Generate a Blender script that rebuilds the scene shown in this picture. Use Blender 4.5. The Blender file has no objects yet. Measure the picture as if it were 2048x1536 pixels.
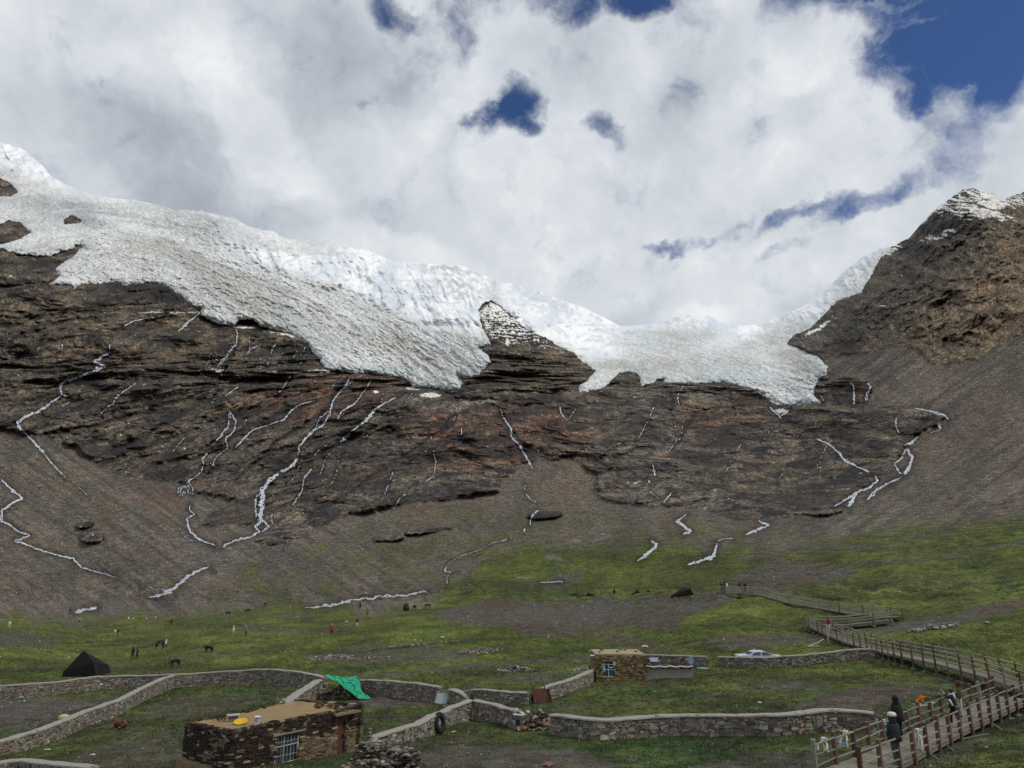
import bpy, bmesh, math, random
import numpy as np
from mathutils import Vector, Matrix

# ------------------------------------------------------------------ camera
S = bpy.context.scene
F = 1450.0                       # focal length in photo pixels (photo 2048 x 1536)
HY = 1150.0                      # row of the true horizon
PITCH = math.atan((HY - 768.0) / F)
CP, SP = math.cos(PITCH), math.sin(PITCH)
cam_d = bpy.data.cameras.new('camera')
cam = bpy.data.objects.new('camera', cam_d)
S.collection.objects.link(cam)
cam_d.sensor_width = 36.0
cam_d.lens = 36.0 * F / 2048.0
cam_d.clip_start = 0.5
cam_d.clip_end = 30000.0
cam.location = (0, 0, 0)
cam.rotation_euler = (math.pi / 2 + PITCH, 0, 0)
S.camera = cam

# ------------------------------------------------------------------ exposure, sun
S.view_settings.view_transform = 'Standard'
S.view_settings.look = 'None'
S.view_settings.gamma = 1.0
S.view_settings.exposure = 0.0
SUN_EL, SUN_AZ = math.radians(52), math.radians(108)     # azimuth clockwise from +Y (view direction)
sun_d = bpy.data.lights.new('sun', 'SUN')
sun_d.energy = 1.8
sun_d.angle = math.radians(10)
sun_d.color = (1.0, 0.95, 0.87)
sun = bpy.data.objects.new('sun', sun_d)
S.collection.objects.link(sun)
to_sun = Vector((math.sin(SUN_AZ) * math.cos(SUN_EL), math.cos(SUN_AZ) * math.cos(SUN_EL), math.sin(SUN_EL)))
sun.rotation_euler = to_sun.to_track_quat('Z', 'Y').to_euler()

# ------------------------------------------------------------------ node helper
class NT:
    def __init__(s, tree):
        s.t = tree; s.n = tree.nodes; s.l = tree.links
    def node(s, typ, **kw):
        n = s.n.new(typ)
        for k, v in kw.items():
            setattr(n, k, v)
        return n
    def put(s, sock, v):
        if v is None: return
        if isinstance(v, bpy.types.NodeSocket): s.l.new(v, sock)
        else:
            if hasattr(sock, 'default_value'):
                if isinstance(v, (tuple, list)) and len(v) == 3 and sock.type == 'RGBA': v = (*v, 1)
                sock.default_value = v
    def math(s, op, a, b=None, c=None, clamp=False):
        n = s.node('ShaderNodeMath', operation=op, use_clamp=clamp)
        s.put(n.inputs[0], a); s.put(n.inputs[1], b); s.put(n.inputs[2], c)
        return n.outputs[0]
    def vmath(s, op, a, b=None, scale=None):
        n = s.node('ShaderNodeVectorMath', operation=op)
        s.put(n.inputs[0], a); s.put(n.inputs[1], b)
        if scale is not None: s.put(n.inputs[3], scale)
        return n.outputs['Value'] if op in ('LENGTH', 'DOT_PRODUCT', 'DISTANCE') else n.outputs[0]
    def noise(s, vec, scale, detail=5, rough=0.55, dist=0.0, lac=2.0):
        n = s.node('ShaderNodeTexNoise')
        s.put(n.inputs['Vector'], vec); n.inputs['Scale'].default_value = scale
        n.inputs['Detail'].default_value = detail; n.inputs['Roughness'].default_value = rough
        n.inputs['Distortion'].default_value = dist; n.inputs['Lacunarity'].default_value = lac
        return n
    def ramp(s, fac, stops):
        n = s.node('ShaderNodeValToRGB')
        el = n.color_ramp.elements
        while len(el) < len(stops): el.new(0.5)
        for e, (p, c) in zip(el, stops):
            e.position = p
            e.color = (c, c, c, 1) if not isinstance(c, (tuple, list)) else (*c, 1)
        s.put(n.inputs[0], fac)
        return n.outputs[0]
    def mapr(s, v, a, b, c=0.0, d=1.0, smooth=True):
        n = s.node('ShaderNodeMapRange', interpolation_type='SMOOTHSTEP' if smooth else 'LINEAR')
        s.put(n.inputs[0], v)
        for i, q in zip((1, 2, 3, 4), (a, b, c, d)): s.put(n.inputs[i], q)
        return n.outputs[0]
    def mix(s, fac, a, b, mode='MIX'):
        n = s.node('ShaderNodeMix', data_type='RGBA', blend_type=mode)
        s.put(n.inputs[0], fac); s.put(n.inputs[6], a); s.put(n.inputs[7], b)
        return n.outputs[2]

def pix_dir(x, y):
    """unit direction(s) in the world of photo pixel(s) (numpy or float)"""
    u = (np.asarray(x, float) - 1024.0) / F
    v = (768.0 - np.asarray(y, float)) / F
    return u, CP - v * SP, SP + v * CP

def dirv(x, y):
    u, d, e = pix_dir(x, y)
    return Vector((float(u), float(d), float(e))).normalized()

# ------------------------------------------------------------------ world: daylight sky with clouds
W = bpy.data.worlds.new('World')
S.world = W
W.use_nodes = True
w = NT(W.node_tree)
w.n.clear()
out = w.node('ShaderNodeOutputWorld')
bg = w.node('ShaderNodeBackground')
bg.inputs[1].default_value = 0.1
sky = w.node('ShaderNodeTexSky', sky_type='NISHITA')
sky.sun_disc = False
sky.sun_elevation = SUN_EL
sky.sun_rotation = SUN_AZ
sky.altitude = 5000
sky.air_density = 1.0
sky.dust_density = 0.4
D_ = w.node('ShaderNodeTexCoord').outputs['Generated']
dn = w.vmath('NORMALIZE', D_)
warp1 = w.noise(dn, 2.4, 6, 0.55)
wv = w.vmath('SCALE', w.vmath('SUBTRACT', warp1.outputs['Color'], (0.5, 0.5, 0.5)), scale=0.30)
warp2 = w.noise(dn, 11.0, 7, 0.6)
wv2 = w.vmath('SCALE', w.vmath('SUBTRACT', warp2.outputs['Color'], (0.5, 0.5, 0.5)), scale=0.09)
dw = w.vmath('ADD', w.vmath('ADD', dn, wv), wv2)

def blob(x, y, rx, ry, ang=0.0, vec=None):
    """1 at the centre of an ellipse laid round a sky direction, 0 at its rim (radii in degrees)"""
    c = dirv(x, y)
    r = Vector((c.y, -c.x, 0)).normalized()
    u = r.cross(c).normalized()
    ca, sa = math.cos(ang), math.sin(ang)
    ax = r * ca + u * sa
    ay = -r * sa + u * ca
    v = vec if vec is not None else dw
    d = w.vmath('SUBTRACT', v, tuple(c))
    a = w.math('DIVIDE', w.vmath('DOT_PRODUCT', d, tuple(ax)), math.radians(rx))
    b = w.math('DIVIDE', w.vmath('DOT_PRODUCT', d, tuple(ay)), math.radians(ry))
    f = w.math('DIVIDE', w.vmath('DOT_PRODUCT', d, tuple(c)), math.radians(max(rx, ry)) * 1.5)
    q = w.math('ADD', w.math('ADD', w.math('MULTIPLY', a, a), w.math('MULTIPLY', b, b)), w.math('MULTIPLY', f, f))
    return w.math('SUBTRACT', 1.0, q, clamp=False)
# blue gaps between the clouds: (x, y, radius x, radius y, tilt, depth)
GAPS = [(1048, 235, 2.5, 4.0, -0.3, .95), (1068, 300, 1.6, 2.2, 0.2, .9), (1205, 272, 2.2, 1.6, 0.0, .55),
        (1995, 35, 10.5, 6.2, -0.15, 1.3), (1800, -15, 7.5, 3.2, 0.0, 1.1), (1790, 195, 2.1, 2.8, 0.4, .85),
        (1600, 15, 4.2, 2.6, 0, .75), (820, -25, 4.0, 1.9, -0.2, .85), (940, 30, 2.0, 2.6, 0, .42), (1170, -20, 3.4, 2.0, 0, .7), (1290, -20, 3.6, 2.0, 0, .8),
        (1355, 492, 3.1, 0.9, 0.0, .95), (1470, 455, 4.2, 0.8, 0.35, .55), (1610, 430, 4.2, 0.8, 0.25, .62),
        (1740, 390, 5.0, 1.1, 0.35, .66), (1850, 270, 3.2, 4.0, -0.3, .55), (780, 190, 1.3, .8, 0, .45), (1600, 495, 2.6, .7, 0.2, .42),
        (1900, 190, 3.6, 1.4, -.3, .5), (1480, 634, 3.4, 1.1, 0, .42), (890, 70, 2.2, 3.0, .2, .36), (690, 110, 2.2, 1.6, .4, .25), (1340, 205, 2.0, 1.2, .5, .25), (1500, 60, 2.4, 1.4, .6, .25), (2000, 190, 3.6, 1.6, -.2, .45), (1240, -120, 14, 4, 0, .8), (700, -220, 12, 5, .2, .7)]
gap = None
for g in GAPS:
    b = w.math('MULTIPLY', w.math('MAXIMUM', blob(*g[:5]), 0.0), g[5])
    gap = b if gap is None else w.math('MAXIMUM', gap, b)
strk = w.node('ShaderNodeMapping'); strk.inputs['Rotation'].default_value = (0.3, .6, .5); strk.inputs['Scale'].default_value = (2.2, 5, 15); w.put(strk.inputs[0], w.vmath('ADD', dn, wv2))
cirr = w.noise(strk.outputs[0], 1.6, 6, .6)
gap = w.math('MULTIPLY', gap, w.mapr(cirr.outputs[0], .50, .74, 1.06, .66))
fine = w.noise(w.vmath('ADD', dn, wv2), 16.0, 9, 0.62)
big = w.noise(dw, 3.1, 8, 0.55)
# cloud cover: 1 = thick, gaps cut holes with ragged rims
cov = w.math('SUBTRACT', w.math('ADD', 0.62, w.math('MULTIPLY', w.math('SUBTRACT', fine.outputs[0], 0.5), 1.7)),
             w.math('MULTIPLY', gap, 1.15))
cover = w.mapr(cov, -0.40, 0.60)
# behind and beside the camera the clouds break up on their own
# cloud brightness: bright tops, grey bellies
bright = w.math('MULTIPLY', w.math('SUBTRACT', big.outputs[0], 0.5), 0.75)
shade = w.math('ADD', 0.0, bright)
soft = w.vmath('ADD', dn, wv2)
for (x, y, rx, ry, t, k) in [(1620, 230, 11, 8, .5, .22), (1150, 430, 16, 5, .1, .12), (1650, 480, 12, 3.5, .4, .12), (520, 260, 2.6, 9, .75, .20),
                             (250, 60, 10, 5, 0, .10), (150, 300, 16, 6, -.2, -.09), (430, 330, 12, 6, -.4, -.11), (700, 130, 7, 5, 0, -.16), (620, 60, 8, 4, 0, -.06),
                             (1450, 120, 9, 3, .6, -.15), (1100, 130, 6, 4, 0, -.10), (950, 300, 9, 6, 0, .09), (780, 510, 9, 2.6, -.15, .30), (1400, 650, 7, 1.8, 0, .18),
                             (1990, 330, 5, 9, 0, .02), (1300, 560, 18, 4, 0, .14), (60, 120, 5, 5, 0, .08)]:
    b = w.math('MULTIPLY', w.mapr(blob(x, y, rx, ry, t, soft), 0.0, 0.9), k)
    shade = w.math('ADD', shade, b)
puff = w.noise(w.vmath('ADD', dn, wv2), 7.5, 8, 0.55, 0.3)
puff2 = w.noise(w.vmath('ADD', w.vmath('ADD', dn, wv2), tuple(to_sun * .035 + Vector((0, 0, .02)))), 7.5, 8, 0.55, 0.3)
shade = w.math('ADD', shade, w.math('MULTIPLY', w.math('SUBTRACT', puff.outputs[0], 0.5), 0.45))
shade = w.math('ADD', shade, w.math('MULTIPLY', w.math('SUBTRACT', puff.outputs[0], puff2.outputs[0]), 0.6))
ccol = w.ramp(w.math('ADD', w.math('MULTIPLY', shade, .95), 0.63), [(0.0, (3.0, 3.35, 3.9)), (0.32, (4.1, 4.5, 5.05)), (0.58, (5.75, 6.2, 6.75)), (0.82, (7.1, 7.5, 7.9)), (1.0, (8.6, 8.8, 8.9))])
# thin cloud lets blue through: colour of the gap itself
skyc = w.mix(1.0, sky.outputs[0], (0.62, 0.80, 1.08), 'MULTIPLY')
allc = w.mix(cover, skyc, ccol)
# below the horizon the valley floor
sepz = w.node('ShaderNodeSeparateXYZ'); w.put(sepz.inputs[0], dn)
allc = w.mix(w.mapr(sepz.outputs[2], -0.06, -0.01, 1.0, 0.0), allc, (0.5, 0.5, 0.38))
w.put(bg.inputs[0], allc)
w.l.new(bg.outputs[0], out.inputs[0])
# ------------------------------------------------------------------ numpy noise
def _hash(ix, iy, seed):
    h = (ix.astype(np.int64) * 374761393 + iy.astype(np.int64) * 668265263 + seed * 1442695041) & 0xffffffff
    h = ((h ^ (h >> 13)) * 1274126177) & 0xffffffff
    h = (h ^ (h >> 16)) & 0xffffffff
    return h
def perlin(x, y, seed=0):
    x0 = np.floor(x); y0 = np.floor(y)
    fx = x - x0; fy = y - y0
    x0 = x0.astype(np.int64); y0 = y0.astype(np.int64)
    def g(ix, iy, dx, dy):
        a = _hash(ix, iy, seed) * (2 * np.pi / 4294967296.0)
        return np.cos(a) * dx + np.sin(a) * dy
    ux = fx * fx * fx * (fx * (fx * 6 - 15) + 10); uy = fy * fy * fy * (fy * (fy * 6 - 15) + 10)
    a = g(x0, y0, fx, fy); b = g(x0 + 1, y0, fx - 1, fy)
    c = g(x0, y0 + 1, fx, fy - 1); d = g(x0 + 1, y0 + 1, fx - 1, fy - 1)
    return ((a + (b - a) * ux) + ((c + (d - c) * ux) - (a + (b - a) * ux)) * uy) * 1.5
def fbm(x, y, oct=5, seed=0, gain=0.5, lac=2.03):
    r = 0; a = 1.0; t = 0
    for i in range(oct):
        r = r + a * perlin(x + 17.3 * i, y - 9.1 * i, seed + i); t += a
        a *= gain; x = x * lac; y = y * lac
    return r / t * 1.3
def ridged(x, y, oct=5, seed=0, gain=0.5, lac=2.1):
    r = 0; a = 1.0; t = 0
    for i in range(oct):
        r = r + a * (1 - 2 * np.abs(perlin(x + 31.7 * i, y + 5.3 * i, seed + i))); t += a
        a *= gain; x = x * lac; y = y * lac
    return r / t
def worley(x, y, seed=0):
    ix = np.floor(x).astype(np.int64); iy = np.floor(y).astype(np.int64)
    f1 = np.full(x.shape, 9.0); f2 = np.full(x.shape, 9.0); cid = np.zeros(x.shape)
    for dx in (-1, 0, 1):
        for dy in (-1, 0, 1):
            h = _hash(ix + dx, iy + dy, seed); h2 = _hash(ix + dx, iy + dy, seed + 7)
            px = ix + dx + h / 4294967296.0; py = iy + dy + h2 / 4294967296.0
            d = np.hypot(px - x, py - y)
            n = d < f1
            f2 = np.where(n, f1, np.minimum(f2, d)); f1 = np.where(n, d, f1)
            cid = np.where(n, (h ^ h2) / 4294967296.0, cid)
    return f1, f2, cid
def sstep(v, a, b):
    t = np.clip((v - a) / (b - a), 0, 1)
    return t * t * (3 - 2 * t)
def lerp3(a, b, t):
    return a + (b - a) * t[..., None]

# ------------------------------------------------------------------ shape of the valley: distance (m, along +Y) at photo points
CTRL = [
 # near meadow
 (-300,1700,27),(0,1700,25),(512,1700,24.5),(1024,1700,24),(1600,1700,23.5),(2048,1700,22.5),(2350,1700,21),
 (-300,1536,38),(0,1536,37),(512,1536,33.5),(1024,1536,31.5),(1600,1536,32),(1850,1536,31.2),(2048,1536,30),(2350,1536,28),
 (-300,1462,52),(0,1462,50.5),(512,1462,46),(1024,1470,43),(1300,1474,41),(1600,1465,39.8),(1800,1465,39),(2048,1440,41.5),(2350,1420,42),
 (-300,1385,74),(0,1385,72),(300,1385,70),(620,1385,67),(880,1410,58),(1024,1415,54),(1250,1400,55),(1500,1395,54),(1750,1395,50),(2048,1385,50.5),(2350,1370,49),
 (-300,1330,98),(0,1330,96),(400,1330,93),(800,1340,84),(1024,1345,77),(1290,1360,66.5),(1400,1345,70),(1600,1335,69),(1850,1335,62),(2048,1330,62),(2350,1310,59),
 (0,1300,112),(400,1300,110),(800,1300,102),(1200,1300,92),(1600,1300,80),(1850,1300,72),(2048,1290,69),(2350,1270,64),
 (0,1272,136),(400,1272,134),(800,1270,122),(1200,1265,108),(1600,1268,91),(1850,1260,84),(2048,1250,80),(2350,1220,76),
 (0,1247,195),(400,1247,180),(800,1240,142),(1200,1235,124),(1600,1238,102),(1850,1225,96),(2048,1210,93),(2350,1180,88),
 (0,1222,300),(300,1218,300),(600,1212,235),(800,1205,200),(1024,1200,165),(1300,1192,142),(1500,1192,120),(1800,1190,112),(2048,1165,112),(2350,1130,104),
 (0,1190,350),(300,1190,340),(600,1185,300),(900,1175,250),(1200,1165,215),(1500,1155,175),(1800,1140,150),(2048,1120,142),(2350,1080,132),
 (0,1140,420),(300,1140,410),(600,1140,390),(900,1130,350),(1200,1120,310),(1500,1105,255),(1800,1085,215),(2048,1070,195),(2350,1010,185),
 (0,1050,560),(300,1050,560),(600,1060,540),(900,1050,500),(1200,1050,450),(1500,1040,400),(1800,1020,340),(2048,1000,290),(2350,930,270),
 (0,950,700),(300,960,760),(600,980,740),(900,970,690),(1200,970,640),(1500,970,590),(1800,940,480),(2048,900,430),(2350,820,380),
 # rock steps and scree
 (-300,800,800),(0,800,900),(300,820,960),(600,840,980),(900,850,930),(1200,870,860),(1450,870,860),(1650,880,760),(1850,840,640),(2048,780,600),(2350,680,520),
 (-300,640,950),(0,640,1080),(300,640,1220),(640,745,1180),(900,790,1150),(1120,790,1130),(1250,790,1150),(1450,770,1150),(1560,825,1050),(1660,760,1050),(1850,700,880),(2048,620,800),(2350,500,700),
 (-300,500,1200),(0,500,1300),(250,560,1400),(400,610,1400),(620,690,1340),(820,770,1260),(950,700,1330),(1060,720,1300),(1180,740,1400),(1300,730,1500),(1500,700,1600),(1600,690,1450),(1700,610,1450),(1850,560,1200),(2048,480,1120),(2350,360,950),
 (-300,300,1800),(0,400,1750),(200,430,1750),(430,430,1950),(600,560,1650),(800,600,1700),(700,495,2250),(930,535,2450),(985,605,1750),(1080,670,1500),(1100,600,2500),(1240,655,2600),(1240,700,1900),(1400,640,2800),(1400,680,2000),(1520,655,2500),(1620,610,2200),(1700,545,2000),(1785,497,1750),(1880,430,1500),(1943,378,1480),(2048,385,1450),(2350,240,1250),
 (-300,150,2600),(0,285,2500),(150,385,2200),(300,400,2200)]
_c = np.array(CTRL, float)
_cx, _cy, _cd = _c[:, 0] / 1000, _c[:, 1] / 1000, np.log(_c[:, 2])
_cyw = np.where(_cy > 1.15, 1.15 + (_cy - 1.15) * 2.0, _cy)
def _warpy(y):
    y = np.asarray(y, float) / 1000
    return np.where(y > 1.15, 1.15 + (y - 1.15) * 2.0, y)
def _tps(r2): return 0.5 * r2 * np.log(r2 + 1e-9)
_n = len(_c)
_K = _tps((_cx[:, None] - _cx) ** 2 + (_cyw[:, None] - _cyw) ** 2) + np.eye(_n) * 2e-4
_P = np.stack([np.ones(_n), _cx, _cyw], 1)
_A = np.zeros((_n + 3, _n + 3)); _A[:_n, :_n] = _K; _A[:_n, _n:] = _P; _A[_n:, :_n] = _P.T
_sol = np.linalg.solve(_A, np.concatenate([_cd, np.zeros(3)]))
def depth(x, y):
    x = np.asarray(x, float); shp = np.broadcast(x, np.asarray(y)).shape
    xx = np.broadcast_to(x / 1000, shp).ravel(); yy = np.broadcast_to(_warpy(y), shp).ravel()
    r = np.empty(xx.size)
    for i in range(0, xx.size, 40000):
        a = xx[i:i + 40000, None] - _cx; b = yy[i:i + 40000, None] - _cyw
        r[i:i + 40000] = _tps(a * a + b * b) @ _sol[:_n] + _sol[_n] + _sol[_n + 1] * xx[i:i + 40000] + _sol[_n + 2] * yy[i:i + 40000]
    return np.exp(r).reshape(shp)
def pt(x, y, D=None):
    """world point(s) of photo pixel(s) on the smooth valley surface, or at distance D"""
    D = depth(x, y) if D is None else D
    u, d, e = pix_dir(x, y)
    return np.stack([u / d * D, D + 0 * u, e / d * D], -1)
def G(x, y):
    p = pt(float(x), float(y)); return Vector((float(p[0]), float(p[1]), float(p[2])))
def A_(x, y, D):
    p = pt(float(x), float(y), float(D)); return Vector((float(p[0]), float(p[1]), float(p[2])))
def ground_z(X, Y):
    """height of the ground under a world point (bisection down the photo rows)"""
    lo, hi = 700.0, 1760.0
    a = X / Y
    for _ in range(26):
        m = (lo + hi) / 2
        v = (768.0 - m) / F
        x = 1024 + a * (CP - v * SP) * F
        if depth(x, m) > Y: lo = m
        else: hi = m
    v = (768.0 - m) / F
    return (SP + v * CP) / (CP - v * SP) * Y

# ------------------------------------------------------------------ outlines in the photo
SKY = [(-320,120),(0,282),(44,297),(85,331),(102,352),(150,378),(191,392),(273,400),(342,417),(372,420),(434,428),(468,436),(495,452),(547,463),(570,476),(615,481),(649,487),(700,495),(728,499),(776,519),(851,526),(926,530),(953,545),(1005,563),(1073,581),(1107,594),(1158,611),(1210,636),(1240,652),(1264,652),(1312,646),(1345,636),(1380,630),(1416,630),(1450,646),(1485,651),(1526,648),(1567,630),(1621,606),(1656,576),(1690,542),(1724,514),(1758,497),(1789,492),(1796,487),(1820,474),(1843,446),(1878,412),(1908,391),(1925,381),(1943,377),(1962,384),(1984,387),(2004,402),(2018,394),(2032,388),(2048,384),(2150,330),(2400,200)]
_sk = np.array(SKY, float)
def skyline(x):
    return np.interp(x, _sk[:, 0], _sk[:, 1])
ICE_L = [(-330,100),(-330,560),(-100,520),(0,500),(34,507),(79,512),(103,511),(120,504),(150,496),(160,488),(164,492),(150,509),(120,529),(109,540),(116,553),(89,570),(113,572),(137,574),(150,582),(164,570),(191,570),(219,567),(236,565),(246,574),(270,570),(301,565),(325,570),(359,591),(376,608),(400,618),(403,632),(424,642),(441,649),(468,652),(478,639),(506,639),(523,652),(547,659),(578,666),(598,680),(615,690),(625,704),(639,717),(649,738),(680,742),(700,745),(748,749),(776,755),(796,755),(817,762),(827,774),(861,776),(892,780),(919,779),(930,766),(916,750),(940,757),(960,752),(964,742),(981,725),(977,711),(960,697),(981,692),(984,684),(974,670),(964,656),(960,636),(957,622),(964,608),(983,600),(1001,612),(1022,629),(1042,650),(1066,667),(1090,677),(1118,694),(1149,708),(1155,718),(1189,742),(1172,759),(1159,768),(1155,786),(1172,786),(1203,779),(1220,766),(1241,745),(1261,742),(1278,749),(1283,772),(1310,765),(1330,766),(1380,766),(1396,767),(1447,764),(1485,774),(1512,784),(1533,801),(1553,815),(1580,815),(1645,807),(1628,788),(1635,764),(1656,747),(1656,733),(1645,722),(1635,709),(1608,699),(1577,685),(1594,668),(1621,658),(1656,624),(1676,603),(1697,596),(1724,586),(1741,555),(1762,518),(1785,497),(1796,480),(1796,60)]
HOLES = [[(-330,330),(0,357),(18,365),(36,384),(20,392),(-330,400)], [(-330,440),(0,448),(18,440),(40,445),(60,465),(40,476),(0,486),(-330,490)],
         [(129,440),(140,433),(150,432),(165,442),(150,447),(130,446)], [(150,490),(163,488),(168,496),(150,499)], [(1309,765),(1315,758),(1328,757),(1326,764)]]
def inside_sd(px, py, poly):
    """signed distance in pixels, positive inside"""
    P = np.array(poly, float); n = len(P)
    best = np.full(px.shape, 1e9); ins = np.zeros(px.shape, bool)
    for i in range(n):
        ax, ay = P[i]; bx, by = P[(i + 1) % n]
        ex, ey = bx - ax, by - ay
        t = np.clip(((px - ax) * ex + (py - ay) * ey) / (ex * ex + ey * ey + 1e-9), 0, 1)
        d = (px - ax - t * ex) ** 2 + (py - ay - t * ey) ** 2
        best = np.minimum(best, d)
        c = ((ay > py) != (by > py)) & (px < (bx - ax) * (py - ay) / (by - ay + 1e-12) + ax)
        ins ^= c
    d = np.sqrt(best)
    return np.where(ins, d, -d)
def line_d(px, py, pts, w0=None):
    P = np.array(pts, float); best = np.full(px.shape, 1e9)
    for i in range(len(P) - 1):
        ax, ay = P[i]; bx, by = P[i + 1]
        ex, ey = bx - ax, by - ay
        t = np.clip(((px - ax) * ex + (py - ay) * ey) / (ex * ex + ey * ey + 1e-9), 0, 1)
        best = np.minimum(best, (px - ax - t * ex) ** 2 + (py - ay - t * ey) ** 2)
    return np.sqrt(best)
def ell(px, py, cx, cy, rx, ry, ang=0.0):
    c, s = math.cos(ang), math.sin(ang)
    dx, dy = px - cx, py - cy
    a = (dx * c + dy * s) / rx; b = (-dx * s + dy * c) / ry
    return 1 - np.sqrt(a * a + b * b)

# ------------------------------------------------------------------ courses of the melt water in the photo
STREAMS = []
def c4(z, ox, oy, k): return [(ox + a / k, oy + b / k) for a, b in z]
K = 2.926
L4 = lambda z: c4(z, 0, 740, K)
STREAMS.append(('stream', L4([(580,0),(500,25),(400,45),(345,90),(365,140),(330,170),(240,235),(165,265),(100,305),(120,350),(190,410),(245,475),(300,545),(345,590),(385,635)]), [3,4,6,4,4,5,6,6,5,5,4,3,2], '', 2, 1.5))
STREAMS.append(('stream', L4([(365,140),(410,160),(400,190),(360,215)]), 2, ''))
STREAMS.append(('stream', L4([(420,650),(480,700),(520,745)]), 1.6, ''))
STREAMS.append(('stream', L4([(0,635),(40,670),(90,720),(135,750),(60,785),(15,820),(5,880),(60,910),(115,950),(175,968),(95,1000),(200,1040),(285,1070),(350,1085),(430,1105),(470,1150),(540,1175),(620,1195),(705,1222)]), [7,6,6,7,5,4,4,5,3,3,5,3,2.4,1.5], '', 1, 1.2))
STREAMS.append(('stream', L4([(1225,1150),(1160,1175),(1100,1205),(1060,1240),(1000,1280),(960,1300),(1010,1308),(930,1335),(850,1345)]), [3,5,7,7,8,6,5,4,2], '', 1, 1.0))
STREAMS.append(('stream', L4([(850,1250),(900,1275),(980,1285)]), 1.5, ''))
STREAMS.append(('stream', L4([(440,1418),(500,1402),(565,1396)]), [8,6,4], '', 1, .6))
STREAMS.append(('stream', L4([(2048,1362),(1950,1385),(1860,1398),(1780,1408)]) [::-1] + c4([(0,1362),(60,1355),(200,1345),(300,1330),(400,1320),(520,1313)], 680, 740, K), [4,5,5,4,4,5,4,2], '', 1, .8))
STREAMS.append(('waterfall', L4([(2048,60),(1990,120),(1945,190),(1930,260),(1895,320),(1840,350),(1790,400),(1745,455),(1742,515)]), [2,3,3,4,4,4,3,3], '', 2, 1.8))
STREAMS.append(('waterfall', L4([(1930,240),(1870,280),(1850,340)]), 2, ''))
STREAMS.append(('waterfall', L4([(1742,515),(1700,570),(1620,610),(1570,650),(1540,700),(1530,770),(1530,830),(1520,890)]), [4,7,7,8,9,11,12,11], '', 3, 1.5))
STREAMS.append(('waterfall', L4([(1560,680),(1500,740),(1495,800),(1500,860)]), 3, '', 1, 2))
STREAMS.append(('waterfall', L4([(1530,890),(1490,915),(1520,945),(1470,975),(1380,995),(1320,1020),(1300,1040)]), [5,4,4,5,4,4], '', 1, 1))
STREAMS.append(('waterfall', L4([(1540,880),(1575,918),(1530,945)]), 3.5, ''))
STREAMS.append(('waterfall', L4([(1590,830),(1590,880),(1600,915)]), 1.6, ''))
STREAMS.append(('waterfall', L4([(1350,240),(1330,330),(1290,390),(1240,440)]), 3.4, '', 2, 2.2))
STREAMS.append(('waterfall', L4([(1350,240),(1378,300),(1370,360),(1320,400),(1335,455)]), 3, '', 1, 1.6))
STREAMS.append(('waterfall', L4([(1335,455),(1290,490),(1250,530),(1245,560)]), 2.6, ''))
STREAMS.append(('waterfall', L4([(1215,480),(1185,520),(1190,560),(1180,600)]), 3.6, ''))
for q in range(7):
    STREAMS.append(('waterfall', L4([(1130,630),(1100,655),(1045 + q * 14, 690 + (q % 3) * 8),(1038 + q * 15, 720 + (q * 7 % 4) * 7)]), 1.6, ''))
STREAMS.append(('waterfall', L4([(1175,598),(1130,635)]), 2, ''))
STREAMS.append(('stream', L4([(1108,790),(1110,820),(1140,845),(1095,870),(1105,930),(1140,975),(1200,1005),(1260,1028)]), [2,3,3,5,6,5,3,2], '', 2, 1))
STREAMS.append(('stream', L4([(1060,955),(1090,980),(1135,1005)]), 1.4, ''))
STREAMS.append(('waterfall', L4([(1840,180),(1760,200),(1700,240),(1660,290),(1580,320),(1480,350),(1440,385),(1400,430),(1375,452)]), [1.5,2,3,3,2,2,3,4,4], '', 1, 1))
STREAMS.append(('waterfall', L4([(1700,30),(1665,90),(1630,135)]), 3, '', 2, 1))
STREAMS.append(('waterfall', L4([(1395,98),(1350,125),(1315,155)]), 2.4, ''))
STREAMS.append(('waterfall', L4([(1240,195),(1250,170),(1290,160)]), 1.5, ''))
STREAMS.append(('waterfall', L4([(800,75),(740,110),(690,150),(655,205)]), 2.2, '', 2, 1.6))
STREAMS.append(('waterfall', L4([(650,200),(590,255)]), 1.4, ''))
STREAMS.append(('waterfall', L4([(1090,390),(1050,430),(1010,480)]), 1.6, ''))
STREAMS.append(('waterfall', L4([(1200,295),(1170,340)]), 1.4, ''))
STREAMS.append(('waterfall', L4([(1910,440),(1870,460),(1840,500)]), 2.4, ''))
STREAMS.append(('waterfall', L4([(1825,580),(1780,630),(1770,700),(1715,790)]), [3,3,2,3,3], ''))
STREAMS.append(('waterfall', L4([(1670,995),(1690,1010),(1662,1050)]), 1.5, ''))
K5 = lambda z: c4(z, 680, 740, K)
STREAMS.append(('waterfall', K5([(330,160),(260,195),(200,235),(160,285),(120,320)]), [2,3,4,7,8,4], '', 1, 1.2))
STREAMS.append(('waterfall', K5([(110,325),(70,360),(30,400),(0,422)]), [3,5,7,8,5], '', 1, 1))
STREAMS.append(('waterfall', K5([(185,40),(165,90),(110,170),(80,200),(10,240),(-20,300)]), [2,2,3,4,3,2], '', 1, 1.3))
STREAMS.append(('waterfall', K5([(60,30),(40,80),(0,130),(-40,170)]), [3,3,2], '', 1, 1))
STREAMS.append(('waterfall', K5([(130,30),(80,60),(30,100)]), 1.8, ''))
STREAMS.append(('waterfall', K5([(940,230),(960,290),(1000,340),(1000,390),(1050,440),(1080,490),(1110,540),(1125,580)]), [2,3,4,4,3,4,4,2], '', 1, 1))
STREAMS.append(('stream', K5([(1085,665),(1085,720),(1110,750),(1155,780)]), 2, ''))
STREAMS.append(('stream', K5([(1160,820),(1120,850),(1112,910)]), [5,4,3], '', 2, 1))
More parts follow.
